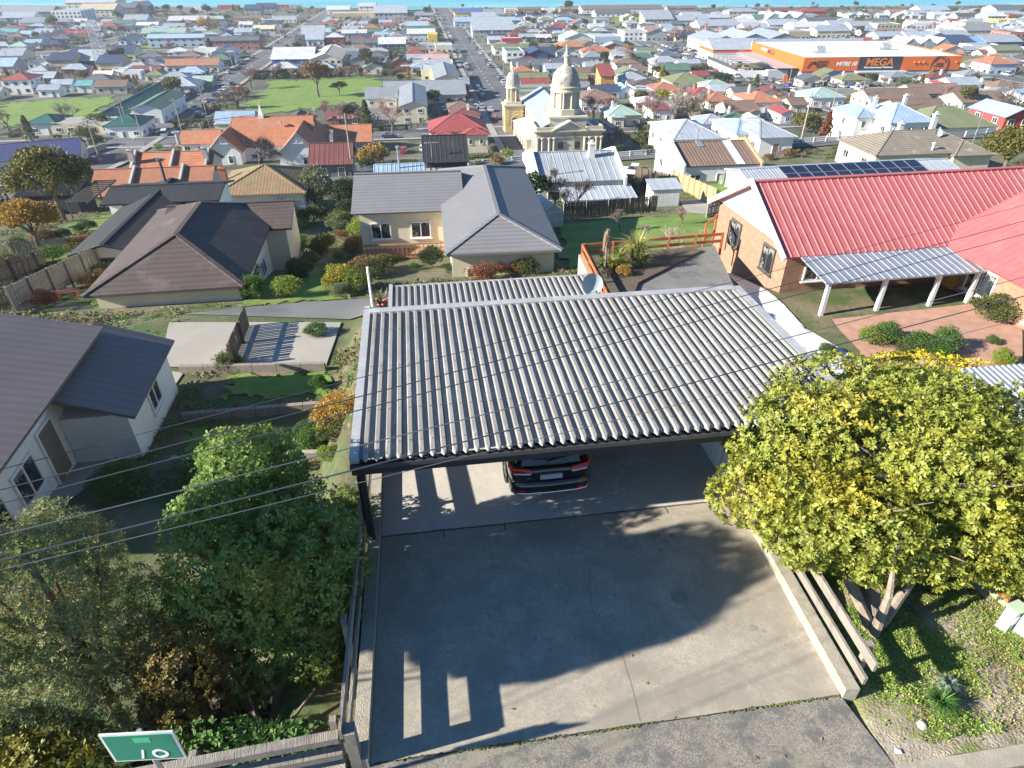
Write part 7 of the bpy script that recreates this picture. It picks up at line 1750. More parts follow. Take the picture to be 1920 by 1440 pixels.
ntree('creeper_shrub', 'dark leafy shrub growing over the left fence at the carport', (-3.7,10.2,-12.6), [(700,(0,0,1.9),(.55,.9,.8),8,.5)], 6, .12, .35, mL2, 95, 1.6, 'shrub')
ntree('creeper_shrub', 'narrow ivy clad shrub behind the middle of the left fence', (-3.35,8.3,-13), [(600,(0,0,2.0),(.35,1.3,.7),8,.5)], 6, .1, .4, mL2, 97, 1.6, 'shrub')
ntree('low_ivy', 'low ivy behind the lower left rail fence', (-4.1,5.6,-11.4), [(700,(0,0,.5),(1.9,.35,.45),10,.5)], 6, .1, .5, M('leaf_ivy_green', (.07,.16,.03), island=.4, trans=.2), 99, .5, 'shrub')
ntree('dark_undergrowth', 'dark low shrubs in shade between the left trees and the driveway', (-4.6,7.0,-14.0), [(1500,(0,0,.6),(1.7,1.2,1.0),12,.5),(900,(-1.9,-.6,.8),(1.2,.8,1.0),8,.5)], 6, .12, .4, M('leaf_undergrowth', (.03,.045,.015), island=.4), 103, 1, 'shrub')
# ------------------------------------------------------------------ verge on the right with weeds
mVERGE = M('verge_earth', (.27,.23,.16), rough=1, var=.3, scale=2, spots=(.19,.22,.06), spot_lo=.44, spot_hi=.56, spot_scale=.45, spots2=(.36,.31,.24), bump=.9, bscale=25)
vr = MB(); n = 60
def zv(u, v):
    x, y, _ = dp(u, v); return G(x, y)+.06+.02*math.sin(u*3.1+v*2.3)+.015*math.sin(u*7.7-v*5.1)
V = []; 
for j in range(n+1):
    for i in range(n+1):
        u, v = 7.82+9*i/n, -6.42+12*j/n
        u = max(u, 8.62+.1*v if v > -5.25 else 7.82-.16*(v+5.26))
        V.append((u, v, zv(u, v)))
vr.add(V, [(j*(n+1)+i, j*(n+1)+i+1, (j+1)*(n+1)+i+1, (j+1)*(n+1)+i) for j in range(n) for i in range(n)])
O('verge', vr.mesh('verge', mVERGE, True), None, dloc(), AD, kind='structure')
import mathutils.noise as mn
def weeds(name, cnt, area, col, size, seed, dens, label, up=.75, h=.0):
    r = np.random.default_rng(seed); C = []
    while len(C) < cnt:
        u, v = r.uniform(area[0],area[1]), r.uniform(area[2],area[3])
        if r.random() > dens(u, v): continue
        x, y, _ = dp(u, v); C.append((x, y, zv(u, v)+size*.3+r.random()*h))
    C = np.array(C); Nn = np.tile([0,0,1.0],(len(C),1))
    V, Q_ = rosettes(C, Nn, 4, size, .5, seed, up); o = O(name, npmesh(name, V, Q_, M('leaf_'+name, col, rough=.7, island=.45, var=.3, scale=2, trans=.3)), kind='stuff', label=label, cat='weeds')
nz_ = lambda u, v, s, o: mn.noise((u*s+o, v*s, o))
weeds('green_weeds', 15000, (8.2,13,-6.2,.5), (.24,.34,.06), .05, 5, lambda u, v: max(.02, min(1, .5+1.9*nz_(u,v,.8,3)+(.5 if v<-3.4 and u<10.4 and v>-5.6 else 0)-max(0,(u-11.5))*.25)), 'bright green weeds over the earth verge', .8, .03)
weeds('dry_weeds', 7000, (8.7,13.5,-6.3,-.5), (.4,.33,.16), .045, 6, lambda u, v: max(.03, min(1, .3+1.6*nz_(u,v,.9,9)+(u-9)*.12)), 'dry straw coloured weeds on the verge', .9, .02)
weeds('shade_weeds', 5000, (8.8,13,-2.5,3), (.08,.15,.03), .07, 8, lambda u, v: max(.02, min(1, .4+1.5*nz_(u,v,.7,5))), 'green weeds in the shade under the broadleaf tree', .8, .08)
def tuft(name, label, x, y, z, n, h, col, seed, spread=.5, w=.012, cat='plant'):
    r = random.Random(seed); b = MB()
    for i in range(n):
        a = r.uniform(0,6.283); l = h*r.uniform(.6,1.1); k = spread*r.uniform(.3,1.2); d = Vector((math.cos(a),math.sin(a),0)); s = Vector((-d.y,d.x,0))*w*r.uniform(.7,1.3)
        p0 = d*h*.06; p1 = d*k*l*.4+Vector((0,0,l*.62)); p2 = d*k*l*1.05+Vector((0,0,l*(1-.65*k*k))); b.add([p0-s,p0+s,p1+s*.9,p1-s*.9,p2], [(0,1,2,3),(3,2,4)])
    return O(name, b.mesh(name, M('leaf_'+name+'_%d' % seed, col, island=.35, var=.2, trans=.2, rough=.5)), None, (x,y,z), label=label, cat=cat)
p = gp(1755,1330); tuft('grass_tuft', 'dark green tuft of long grass on the verge', p.x, p.y, p.z+.05, 260, .42, (.07,.17,.03), 3, .9, .008)
p = gp(1775,1290); tuft('thistle_plant', 'small blue grey thistle on the verge', p.x, p.y, p.z+.05, 60, .25, (.14,.2,.15), 4, 1.1, .02)
p = gp(1725,1365); b = MB(); b.lathe([(.07,0),(.085,.05),(.05,.1),(.01,.115)], 7); O('stone', b.mesh('stone', M('pale_stone', (.5,.44,.38), var=.2)), None, (p.x,p.y,p.z+.04), .4, label='pale stone lying on the verge near the kerb', cat='stone')
p = gp(1680,1413); b = MB(); b.add([(-.05,-.03,0),(.05,-.04,.02),(.06,.03,.01),(-.04,.04,.03)], [(0,1,2,3)]); b.prism([(-.05,-.03,0),(.05,-.04,.02),(.06,.03,.01),(-.04,.04,.03)], (0,0,.01)); O('litter', b.mesh('litter', mWHITEP), None, (p.x,p.y,p.z+.06), label='scrap of white paper at the edge of the verge', cat='litter')
# fallen leaves
fl = MB(); random.seed(12)
for i in range(70):
    if i < 30: u, v = random.uniform(4.5,8.2), random.uniform(-6.2,-.2)
    elif i < 40: u, v = random.uniform(.3,5), random.uniform(-6,-.5)
    else: u, v = random.uniform(8.7,11.5), random.uniform(-6.2,-3.5)
    z = (zdrv(v) if v > -5.25 else -10.505)+.012 if u < 8.3 else zv(u, v)+.05
    a = random.uniform(0,6.28); l = random.uniform(.02,.045); c_, s_ = math.cos(a)*l, math.sin(a)*l
    fl.add([(u-c_,v-s_,z),(u+s_*.4,v-c_*.4,z+.006),(u+c_,v+s_,z+.012),(u-s_*.4,v+c_*.4,z+.004)], [(0,1,2,3)])
O('fallen_leaves', fl.mesh('fallen_leaves', M('fallen_leaf', (.45,.24,.04), island=.5, var=.2)), None, dloc(), AD, kind='stuff', label='scattered orange fallen leaves on the concrete and verge', cat='leaves')
ll = MB()
for i in range(900):
    u, v = random.uniform(-5.5,-.4), random.uniform(-6.3,-5.4); z = -10.5+.012+.02*random.random(); a = random.uniform(0,6.28); l = random.uniform(.015,.04); c_, s_ = math.cos(a)*l, math.sin(a)*l
    ll.add([(u-c_,v-s_,z),(u+s_*.4,v-c_*.4,z+.006),(u+c_,v+s_,z+.012),(u-s_*.4,v+c_*.4,z+.004)], [(0,1,2,3)])
sheet('earth_strip', -40, -1.2, -6.7, -5.2, lambda u, v: -10.53, mVERGE, .6)
O('leaf_litter', ll.mesh('leaf_litter', M('brown_leaf', (.33,.15,.07), island=.5)), None, dloc(), AD, kind='stuff', label='brown leaf litter at the foot of the lower left fence', cat='leaves')
# orange and green fence, boxes at the right edge
fx = T('slat_fence', 'orange and cream rail fence on a low concrete wall at the right edge', 'fence', (9.75,8.3,-11.15), R(12))
b = MB(); b.box(-.1,.12,0,3.4,-1,.25); O('low_wall', b.mesh('low_wall', mKERB), fx)
for z_, m_ in ((.3,M('faded_green_board', (.42,.45,.22))),(.47,M('faded_orange_board', (.55,.16,.07))),(.86,M('faded_orange_board', (.55,.16,.07)))):
    b = MB(); b.box(.02,.07,0,3.4,z_,z_+(.12 if z_ < .4 else .17)); O('rail', b.mesh('rail', m_), fx)
b = MB(); b.box(.0,.05,0.02,3.3,.66,.84); O('rail', b.mesh('rail', M('cream_board', (.5,.47,.4))), fx)
for y_ in (.1,1.7,3.2): b = MB(); b.box(.08,.17,y_-.05,y_+.05,-.5,1.1); O('post', b.mesh('post', M('cream_board', (.5,.47,.4))), fx)
p = gp(1880,1182); b = MB(); b.box(-.14,.14,-.1,.1,-.1,.62); b.box(-.16,.16,-.12,.12,.62,.66); bo = O('service_box', b.mesh('service_box', M('pale_green_paint', (.42,.52,.38), rough=.5)), None, (p.x,p.y,p.z+.05), R(20), label='pale green service box beside the orange fence', cat='utility box')
b = MB(); b.box(-.1,.0,-.112,-.1,.3,.5); O('notice', b.mesh('notice', mWHITEP), bo)
p = gp(1921,1195); b = MB(); b.box(-.2,.2,-.14,.14,-.1,.8); b.box(-.22,.22,-.16,.16,.8,.84); O('meter_box', b.mesh('meter_box', M('grey_paint', (.5,.52,.54), rough=.4)), None, (p.x,p.y,p.z+.05), R(20), label='grey metal cabinet at the right edge of the verge', cat='utility box')
drape_quad('neighbour_driveway', [(10.1,7.4),(20,9),(18,16),(9.9,12)], M('dark_asphalt', (.05,.05,.055), rough=.95, var=.2, scale=2), .03)
# ------------------------------------------------------------------ parking pad with orange rails and flax
PZ = -14.5
pc = [Vector((4.1,34.8,PZ)),Vector((4.9,26.5,PZ)),Vector((11.3,27.7,PZ)),Vector((12.0,36.6,PZ))]
b = MB(); b.prism([(q.x,q.y,PZ) for q in pc], (0,0,-5)); b.m = [0]*len(b.m)
O('parking_pad', b.mesh('parking_pad', M('pad_asphalt', (.17,.165,.155), rough=.95, var=.2, scale=1.2, spots=(.11,.11,.115), spot_lo=.5, spot_hi=.66, spot_scale=.7)), kind='structure')
rw = T('retaining_wall', 'pale concrete wall under the orange rails by the garage roof', 'wall', (0,0,0)); b = MB(); b.prism([(3.8,35,PZ+.12),(4.08,35,PZ+.12),(4.85,26.4,PZ+.12),(4.6,26.4,PZ+.12)], (0,0,-5)); O('wall', b.mesh('wall', mKERB), rw)
mOR = M('orange_stained_timber', (.42,.13,.05), rough=.7, var=.2, scale=3)
rl = T('orange_rail_fence', 'orange stained rail fence round the asphalt parking pad', 'fence', (0,0,0)); LM.append(('orange rail fence', 8, 34, rl))
def rail(p, q, posts, par, h=.8, mat=mOR):
    p, q = Vector(p), Vector(q)
    for z0 in (.28,h-.1):
        b = MB(); b.bar(p+Vector((0,0,z0)), q+Vector((0,0,z0)), .06, .17); O('rail', b.mesh('rail', mat), par)
    for i in range(posts):
        w = p+(q-p)*i/(posts-1); b = MB(); b.box(w.x-.06,w.x+.06,w.y-.06,w.y+.06,w.z-.6,w.z+h); O('post', b.mesh('post', mat), par)
rail((3.98,34.85,PZ),(4.75,27.2,PZ), 5, rl); rail((4.1,34.9,PZ),(12.4,36.7,PZ), 6, rl); rail((11.4,36.9,PZ),(12.4,38.4,PZ), 2, rl, 1.3)
sb = MB(); sb.prism([(4.2,34.7,PZ+.02),(5.0,28.5,PZ+.02),(5.8,28.8,PZ+.02),(6.6,31.2,PZ+.02),(8.8,33.4,PZ+.02),(11,35.6,PZ+.02),(10.5,36.1,PZ+.02)], (0,0,.12)); O('garden_bed', sb.mesh('garden_bed', M('bed_soil', (.1,.075,.05), rough=1, var=.4, scale=3)), kind='structure')
fp = 'flax and grasses in the planted corner'
for i, (px_, py_, h_, n_, c_) in enumerate([(1190,492,1.9,190,(.3,.3,.08)),(1160,498,1.1,160,(.24,.27,.05)),(1145,506,.9,150,(.27,.27,.05)),(1172,506,.8,120,(.22,.25,.06)),(1130,505,.8,110,(.2,.24,.06)),(1205,500,1.0,110,(.26,.27,.08))]):
    p = at(px_, py_, PZ+.1); o = tuft('flax_plant', ['tall variegated flax with arching leaves by the orange rail','second tallest green flax left of the variegated one','yellowish flax in the middle of the planted corner','low green flax nearest the asphalt','small flax beside the dead palm','spreading flax at the right end of the bed'][i], p.x, p.y, p.z, n_, h_, c_, 20+i, .75, .03, 'flax'); o['group'] = fp
p = at(1168,516,PZ+.1); tree(0,0,0,'gold','', 'bush', label='low orange leaved shrub in front of the flax', h=.7, pos=p, group=fp)
p = at(1140,523,PZ+.1); tree(0,0,0,'baredark','', 'shrub', label='dark twiggy shrub at the rail corner', h=.7, pos=p, group=fp)
p = at(1133,512,PZ+.1); b = MB(); b.tube([(0,0,0),(.03,0,1.2),(0,0,2.3)], [.06,.05,.05], 6); dpalm = T('dead_palm', 'dead brown cabbage palm with drooping dry leaves', 'palm', tuple(p)); O('trunk', b.mesh('trunk', mBARK), dpalm)
b = MB(); rr = random.Random(3)
for i in range(90):
    a = rr.uniform(0,6.28); d = Vector((math.cos(a),math.sin(a),0)); s = Vector((-d.y,d.x,0))*.02; z = rr.uniform(1.5,2.5); l = rr.uniform(.4,.9); p0 = Vector((0,0,z)); p1 = d*.16+Vector((0,0,z-.05)); p2 = d*.24+Vector((0,0,z-l)); b.add([p0-s,p0+s,p1+s,p1-s,p2], [(0,1,2,3),(3,2,4)])
O('dry_leaves', b.mesh('dry_leaves', M('leaf_dry_palm', (.28,.2,.14), island=.4)), dpalm)
tuft('rose_bush', 'sparse rose bush with pink flowers beside the garage roof', at(715,566,-13.5).x, at(715,566,-13.5).y, -14.4, 120, 1.5, (.12,.15,.05), 44, .5, .03)
fw = MB(); rr = random.Random(5); c0 = at(715,562,-13.2)
for i in range(9): a, q = rr.uniform(0,6.28), rr.uniform(.1,.6); fw.lathe([(.06,0),(.08,.04),(.02,.07)], 7, (math.cos(a)*q, math.sin(a)*q)); 
O('rose_flowers', fw.mesh('rose_flowers', M('pink_petal', (.7,.12,.2))), None, tuple(c0), label='cluster of pink roses on the bush by the garage', cat='flowers')
# ------------------------------------------------------------------ gardens on the slope
lawn([(1058,505),(1345,478),(1352,398),(1050,424)], .12)
lawn([(1340,372),(1420,352),(1395,338),(1325,352)], .1)
lawn([(150,440),(235,420),(200,405),(130,420)], .1); lawn([(70,490),(190,500),(180,470),(90,480)], .1)
lawn([(690,470),(700,470),(700,415),(686,415)], .1)
lawn([(1040,375),(1110,372),(1110,355),(1045,352)], .1)
lawn([(425,745),(615,739),(615,702),(430,706)], .05); lawn([(345,868),(595,855),(590,797),(352,806)], .05)
lawn([(455,575),(640,560),(600,500),(500,520)], .05); lawn([(100,560),(230,575),(250,545),(150,540)],.05)
pxquad('patio', [(300,690),(612,686),(640,606),(318,606)], mCONC, .06); pxquad('garden_path', [(40,1010),(215,880),(345,700),(240,690)], mCONC, .05); pxquad('driveway', [(345,590),(690,590),(700,560),(520,572)], mYARD, .05)
pxquad('garden_path', [(1352,505),(1482,592),(1650,700),(1478,712)], M('white_path_concrete', (.6,.59,.57), rough=.8, var=.1), .08); pxquad('patio', [(1640,690),(1920,690),(1920,560),(1560,600)], M('brick_paving', (.42,.24,.17), rough=.9, var=.25, scale=2), .05)
pxquad('driveway', [(1300,420),(1345,405),(1330,372),(1275,380)], mCONC, .07)
# low timber bed walls across the left garden
for i, (a, b_, h_) in enumerate([((345,790),(615,768),.4),((340,700),(612,694),.4),((325,872),(600,860),.35)]):
    p, q = gp(*a), gp(*b_); w = T('garden_wall', ['timber bed edge below the left lawn strip','low timber wall below the pale patio','stone edging at the foot of the shady lawn'][i], 'wall', tuple(p)); d = q-p; n_ = 6
    for k in range(n_):
        s_, e_ = d*(k/n_), d*((k+1)/n_-.004); m_ = MB(); m_.bar(s_+Vector((0,0,h_/2)), e_+Vector((0,0,h_/2)), .2, h_); O('block', m_.mesh('block', mPLANK if i < 2 else mKERB), w)
fnp = MB(); fnp.box(-.07,.07,-.012,.012,0,1.5); fnm = fnp.mesh('paling', mPLANK); 
mPALE = M('fresh_pine', (.5,.37,.2), rough=.85, var=.2, scale=3); fnm2 = (lambda q: q.box(-.07,.07,-.012,.012,0,1.5) or q)(MB()).mesh('paling', mPALE)
mDKP = M('old_dark_palings', (.12,.095,.07), rough=.95, var=.35, scale=3); fnm3 = (lambda q: q.box(-.07,.07,-.012,.012,0,1.5) or q)(MB()).mesh('paling', mDKP)
def paling_fence(label, a, b_, mesh, mat, h=1.5, sp=.17, za=None, zb=None, postsp=2.4):
    p = gp(*a) if za is None else at(*a, za); q = gp(*b_) if zb is None else at(*b_, zb); d = q-p; L_ = math.hypot(d.x, d.y); rz = math.atan2(d.y, d.x)
    r = T('paling_fence', label, 'fence', tuple(p), rz, 'paling fences on the slope'); n_ = int(L_/sp); s_ = d.z/L_
    for i in range(n_):
        x = (i+.5)*L_/n_; O('paling', mesh, r, (x, random.uniform(-.008,.008), x*s_+random.uniform(-.03,.03)), rot=(0, random.uniform(-.03,.03), 0), scale=(1,1,h/1.5))
    for zz in (.35,1.15):
        m_ = MB(); m_.bar((0,.05,zz*h/1.5),(L_,.05,zz*h/1.5+d.z),.05,.1); O('rail', m_.mesh('rail', mat), r)
    for i in range(int(L_/postsp)+1):
        m_ = MB(); x = min(L_, i*postsp); m_.box(x-.06,x+.06,-.15,-.02,-.4+x*s_,h+.05+x*s_); O('post', m_.mesh('post', mat), r)
    return r
paling_fence('dark timber paling fence behind the lawn below the leafless fruit trees', (1056,412), (1230,396), fnm3, mPLANK, 1.6)
paling_fence('new pale pine fence sloping down beside the white shed', (1262,348), (1338,388), fnm2, mPALE, 1.9, .2)
paling_fence('dark weathered fence by the white pickup truck', (1192,332), (1262,350), fnm3, mDKP, 1.5, .2)
paling_fence('short grey paling fence at the corner of the red roofed house drive', (1322,410), (1352,402), fnm, mPLANK, 1.4)
paling_fence('upper dark paling fence in the left garden', (-20,545), (92,508), fnm3, mDKP, 1.7, .18)
paling_fence('lower dark paling fence in the left garden', (-20,588), (110,540), fnm3, mDKP, 1.0, .18)
paling_fence('dark timber fence running away across the pale patio', (436,690), (468,612), fnm3, mDKP, 1.2, .18)
paling_fence('pale paling fence below the golden tree', (30,482), (140,474), fnm, mPLANK, 1.3, .18)
paling_fence('boundary fence of dull palings across the left garden', (30,590), (300,440), fnm, mPLANK, 1.6, .2)
# sheds
def small(label, px_, py_, L_, W_, h_, roof, rc, wc, rz=AG, ribs=.2, name='garden_shed', pitch=10):
    p = gp(px_, py_); r = T(name, label, 'shed', tuple(p), rz, 'sheds on the slope'); block(r, 0, W_/2, L_, W_, h_, roof, pitch, wallm(wc), roofm(rc), .15, base=-.6, ribs=ribs, wname='wall', rname='roof'); return r
r = small('small white corrugated shed with a silver roof beside the pine fence', 1247, 387, 3.0, 2.2, 1.75, 'mx', 'lt', 'white', ribs=.22)
for i in range(14): b = MB(); b.box(-1.45+i*.21,-1.37+i*.21,-.03,.0,0,1.74); O('wall_rib', b.mesh('wall_rib', wallm('white')), r)
small('dark carport shed below the large olive tree', 100, 402, 6, 4, 2.1, 'mx', 'black', 'black'); small('green garden shed of the mossy bungalow', 660, 380, 3, 2.4, 1.9, 'gx', 'dgrey', 'dgrey')
# greenhouse
gh = T('greenhouse', 'small gabled glass greenhouse on the lawn edge', 'greenhouse', tuple(gp(1036,428)), AG+R(14)); mGL = M('greenhouse_glass', (.55,.6,.58), rough=.25, var=.1, trans=.3)
f = MB(); gl = MB(); w_, l_, h_, t_ = 1.0, 3.2, 1.45, 2.25
for y_ in (0, l_/4, l_/2, l_*.75, l_):
    f.bar((-w_,y_,0),(-w_,y_,h_),.05,.05); f.bar((w_,y_,0),(w_,y_,h_),.05,.05); f.bar((-w_,y_,h_),(0,y_,t_),.05,.05); f.bar((w_,y_,h_),(0,y_,t_),.05,.05)
for x_ in (-w_, w_): f.bar((x_,0,h_),(x_,l_,h_),.05,.05); f.bar((x_,0,.7),(x_,l_,.7),.04,.04); f.bar((x_,0,.05),(x_,l_,.05),.06,.06)
f.bar((0,0,t_),(0,l_,t_),.05,.05); f.bar((-w_,0,h_),(w_,0,h_),.05,.05); f.bar((-.35,0,0),(-.35,0,1.8),.04,.04); f.bar((.35,0,0),(.35,0,1.8),.04,.04); f.bar((-w_,0,.7),(w_,0,.7),.04,.04)
O('frame', f.mesh('frame', mWHITEP), gh)
for k in range(4):
    y0, y1 = l_*k/4+.03, l_*(k+1)/4-.03
    for s in (-1,1):
        g_ = MB(); g_.add([(s*w_,y0,.03),(s*w_,y1,.03),(s*w_,y1,h_),(s*w_,y0,h_)], [(0,1,2,3)]); O('pane', g_.mesh('pane', mGL), gh)
        g_ = MB(); g_.add([(s*w_,y0,h_),(s*w_,y1,h_),(0,y1,t_-.01),(0,y0,t_-.01)], [(0,1,2,3)]); O('pane', g_.mesh('pane', mGL), gh)
g_ = MB(); g_.add([(-w_,.01,0),(w_,.01,0),(w_,.01,h_),(0,.01,t_),(-w_,.01,h_)], [(0,1,2,3,4)]); O('front_pane', g_.mesh('front_pane', mGL), gh)
# washing line
wl = T('washing_line', 'rotary washing line hung with orange and white clothes', 'washing line', tuple(gp(1352,350)), .3)
b = MB(); b.tube([(0,0,0),(0,0,1.9)], .03, 6)
for k in range(4): a = math.pi/2*k; b.tube([(0,0,1.5),(1.5*math.cos(a),1.5*math.sin(a),1.9)], .02, 4)
O('frame', b.mesh('frame', mSTEEL), wl)
for k, (x_, y_, w_, h_, c_) in enumerate([(-1.1,-.9,.7,1.1,(.75,.72,.68)),(-.4,-1.2,.5,1.2,(.72,.74,.74)),(.2,-1.1,.5,.7,(.75,.24,.03)),(.65,-.9,.3,.6,(.7,.2,.03)),(1.0,-.6,.5,.5,(.12,.35,.6)),(.9,.1,.3,.8,(.12,.1,.14))]):
    b = MB(); n_ = 4
    for i in range(n_): x0, x1 = x_+w_*i/n_, x_+w_*(i+1)/n_; q = .05*math.sin(i*2.1); q2 = .05*math.sin((i+1)*2.1); b.add([(x0,y_+q,1.75-h_),(x1,y_+q2,1.75-h_),(x1,y_,1.75),(x0,y_,1.75)], [(0,1,2,3)])
    O('garment', b.mesh('garment', M('cloth_%d' % k, c_, rough=.9)), T('hung_cloth', ['white sheet on the washing line','pale towel on the washing line','large orange shirt on the washing line','small orange top on the washing line','blue basin cloth on the washing line','dark trousers on the washing line'][k], 'laundry', tuple(wl.location), .3, 'clothes on the washing line'))
# white railings above the hill road
def white_rail(label, a, b_, z=.0):
    p, q = gp(*a), gp(*b_); r = T('white_railing', label, 'railing', tuple(p), 0, 'white railings along the hill road'); d = q-p; L_ = d.length; n_ = max(2, int(L_/2.2))
    for i in range(n_+1): w = d*i/n_; b = MB(); b.box(w.x-.07,w.x+.07,w.y-.07,w.y+.07,w.z-.4,w.z+1.1); O('post', b.mesh('post', mWHITEP), r)
    for zz in (.35,.7,1.02): b = MB(); b.bar(Vector((0,0,zz)), d+Vector((0,0,zz)), .06, .13); O('rail', b.mesh('rail', mWHITEP), r)
for l_, a, b_ in [('white railing beside the black roofed house',(344,366),(404,355)),('white railing right of the mossy tile bungalow',(656,330),(704,322)),('white railing in front of the church garden',(878,314),(986,304)),('white railing between the grey ribbed house and the white rendered house',(1150,298),(1240,290)),('white railing above the dry bank',(1432,276),(1592,264)),('white railing in front of the dark green hip house',(1808,258),(1868,250))]: white_rail(l_, a, b_)
# walls by the left street
r = T('retaining_wall', 'stepped pale stone retaining wall along the left street', 'wall', (0,0,0)); ps = [gp(130,303),gp(150,296),gp(175,288),gp(200,280)]
for p, q in zip(ps, ps[1:]): b = MB(); b.bar(p+Vector((0,0,.6)), q+Vector((0,0,.6)), .4, 2.2); O('wall_section', b.mesh('wall_section', mKERB), r)
# red bench table
p = gp(128,560); bt = T('red_bench', 'small red painted bench in the left garden', 'bench', tuple(p), .2)
b = MB(); b.box(-.7,.7,-.2,.2,.42,.5); O('seat', b.mesh('seat', M('red_brown_paint', (.35,.1,.06))), bt)
for x_ in (-.5,.5): b = MB(); b.box(x_-.06,x_+.06,-.16,.16,-.1,.42); O('leg', b.mesh('leg', M('red_brown_paint', (.35,.1,.06))), bt)
# garden shrubs near the houses on the slope
random.seed(31)
SH = [(480,560,1.8,'green'),(640,545,2.0,'yellow'),(600,480,1.6,'olive'),(560,440,1.8,'dark'),(520,500,1.4,'olive'),(670,470,1.5,'gold'),(590,420,2.2,'olive'),(640,430,1.6,'greygreen'),(560,530,1.4,'dark'),(540,400,2.4,'olive'),(620,520,1.0,'lime'),(690,520,1.4,'olive'),(810,500,1.8,'dark'),(720,505,1.4,'olive'),(1655,640,1.3,'green'),(1770,655,1.3,'green'),(1470,690,1.4,'yellow'),(1400,600,1.0,'rust'),(1860,600,1.6,'olive'),(10,520,1.2,'brown'),(60,500,1.0,'rust'),(100,490,1.5,'green'),(40,470,1.6,'olive'),(150,475,1.4,'autumn'),(175,460,1.5,'autumn'),(165,435,1.4,'dark'),(90,575,1.3,'rust'),(70,560,.9,'brown'),(250,480,1.6,'olive'),(230,500,1.3,'greygreen'),(200,520,1.2,'olive'),(280,405,1.9,'lime'),(310,400,1.4,'olive'),(640,790,1.3,'gold'),(430,690,.9,'olive'),(400,900,1.4,'green'),(230,920,1.2,'green'),(20,415,2.2,'brown'),(50,405,2.4,'olive'),(980,330,1.6,'olive'),(700,345,1.8,'dark'),(720,350,1.3,'gold'),(1440,300,1.2,'brown'),(1420,310,1.3,'bareolive')]
rs_ = random.Random(77)
SH += [(rs_.uniform(450,690), rs_.uniform(395,560), rs_.uniform(.7,1.9), rs_.choice(['olive','dark','green','autumn','lime','greygreen','brown'])) for _ in range(34)]
SH += [(rs_.uniform(560,640), rs_.uniform(600,860), rs_.uniform(.4,1.0), rs_.choice(['olive','green','lime'])) for _ in range(9)]
SH += [(rs_.uniform(0,230), rs_.uniform(440,560), rs_.uniform(.5,1.5), rs_.choice(['olive','dark','green','autumn','rust','brown','gold'])) for _ in range(22)]
SH += [(rs_.uniform(690,1000), rs_.uniform(500,530), rs_.uniform(.6,1.5), rs_.choice(['olive','dark','green','rust'])) for _ in range(10)]
SH += [(rs_.uniform(1480,1900), rs_.uniform(640,690), rs_.uniform(.5,1.2), rs_.choice(['olive','lime','green','yellow'])) for _ in range(9)]
for px_, py_, h_, c_ in SH: tree(px_, py_, 0, c_, width=random.uniform(.8,1.5), desc=f"{dict(greygreen='grey green',bareolive='twiggy olive',lime='bright lime').get(c_,c_)} slope shrub", shape='nearbush' if c_ in LC else 'shrub', h=h_, name='shrub')
def slope_weeds(name, n, col, size, seed, label):
    r = np.random.default_rng(seed); C = []
    while len(C) < n:
        u, v = r.uniform(-60,34), r.uniform(17,100)*1.0
        if v > 60 and r.random() < .5: continue
        if mn.noise((u*.22+seed, v*.22, seed)) < .0 or (-3 < u < 14 and v < 36): continue
        if any(a-1 < u < b and c-1 < v < d for a, b, c, d in SFOOT) or any(a < u < b and c < v < d for a, b, c, d in PAVED+LAWNUV): continue
        x, y = xy(u, v); px_, py_ = proj(x, y, G(x, y))
        if not (-50 < px_ < 1970 and py_ < 1100): continue
        C.append((x, y, G(x, y)+size*.3))
    C = np.array(C); V, Q_ = rosettes(C, np.tile([0,0,1.0],(len(C),1)), 4, size, .45, seed, .9)
    O(name, npmesh(name, V, Q_, M('leaf_'+name, col, rough=.8, island=.5, var=.3, scale=1, trans=.2)), kind='stuff', label=label, cat='weeds')
SFOOT = []; LAWNUV = []
for L_ in LAWNS:
    us, vs = zip(*[uv(*q) for q in L_]); LAWNUV.append((min(us)-.3, max(us)+.3, min(vs)-.3, max(vs)+.3))
for o in list(COL.objects):
    if o.parent is None and o.get('category') in ('house','building','garage','shed','carport') and o.location.y < 110:
        us, vs = [], []
        for c in o.children:
            if c.type == 'MESH' and 'wall' in c.name:
                for q in c.bound_box:
                    w = Matrix.Translation(o.location) @ o.rotation_euler.to_matrix().to_4x4() @ Vector(q); a, b_ = uv(w.x, w.y); us.append(a); vs.append(b_)
        if us: SFOOT.append((min(us), max(us), min(vs), max(vs)))
slope_weeds('slope_grass', 9000, (.13,.17,.04), .22, 5, 'rough grass and low plants on the slope gardens')
slope_weeds('slope_brush', 4500, (.16,.12,.06), .26, 9, 'dry brown undergrowth on the slope gardens')
yh = blob = T('yellow_hedge', 'bright yellow clipped hedge behind the broadleaf tree at the right', 'hedge', (14.2,18.8,-13.2)); near_crown('crown', [(1500,(0,0,.6),(2.6,1.6,.9),14,.45)], 6, .13, .5, M('leaf_golden', (.5,.42,.02), island=.35, trans=.2), 120, yh)
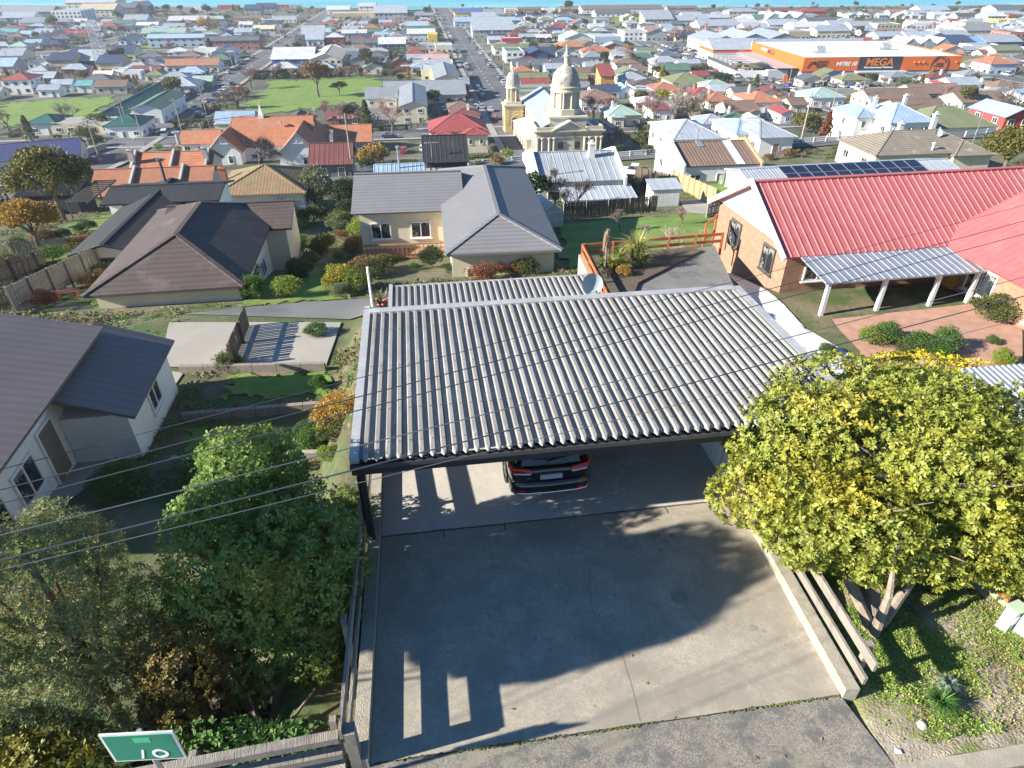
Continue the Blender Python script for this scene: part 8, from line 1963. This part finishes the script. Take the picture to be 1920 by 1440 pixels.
sm = T('garden_shed', 'pale corrugated roof edge behind the broadleaf tree', 'shed', (16.6,16.6,-13.2), AG, 'sheds on the slope'); block(sm, 0, 0, 3, 3, 1.4, 'mx', 6, wallm('lblue'), roofm('lt'), .15, ribs=.2)
# ------------------------------------------------------------------ labels made from what stands next to each thing
bpy.context.view_layer.update()
def nm_of(o): return o.get('label', '')
_O = 'second third fourth fifth sixth seventh eighth ninth tenth eleventh twelfth thirteenth fourteenth fifteenth sixteenth seventeenth eighteenth nineteenth twentieth'.split()
ORD = ['leftmost']+[q+' from left' for q in _O]+['twenty '+q+' from left' for q in ['first']+_O[:8]]+['thirtieth from left']+['thirty '+q+' from left' for q in ['first']+_O[:8]]
groups = {}
for o, d in AUTO:
    best = sorted(((o.location.x-x)**2+(o.location.y-y)**2, n) for n, x, y, ob in LM if ob is not o)[0]
    n = best[1]; lx, ly = [(x, y) for q, x, y, ob in LM if q == n][0]
    side = 'beyond' if o.location.y > ly+max(6, abs(o.location.x-lx)) else ('before' if o.location.y < ly-max(6, abs(o.location.x-lx)) else ('right of' if o.location.x > lx else 'left of'))
    groups.setdefault((d, side, n), []).append(o)
for (d, s, n), os_ in groups.items():
    os_.sort(key=lambda o: proj(*o.location)[0])
    for i, o in enumerate(os_):
        lab = f"{d} {s} the {n}" if len(os_) == 1 else f"{d} {s} the {n}, {ORD[min(i,len(ORD)-1)]}"
        o['label'] = lab
# ------------------------------------------------------------------ sea air
hm = bpy.data.materials.new('haze_air'); hm.use_nodes = True; tt = hm.node_tree
tt.nodes.remove(tt.nodes['Principled BSDF']); pvn = tt.nodes.new('ShaderNodeVolumePrincipled'); pvn.inputs['Color'].default_value = (.82,.9,1,1); pvn.inputs['Density'].default_value = .0002; pvn.inputs['Anisotropy'].default_value = .2
tt.links.new(pvn.outputs[0], tt.nodes['Material Output'].inputs['Volume'])
hb = MB(); hb.box(-5200,5200,-80,9200,-64,4); O('haze', hb.mesh('haze', hm), kind='stuff', label='thin pale sea air over the whole town', cat='haze')
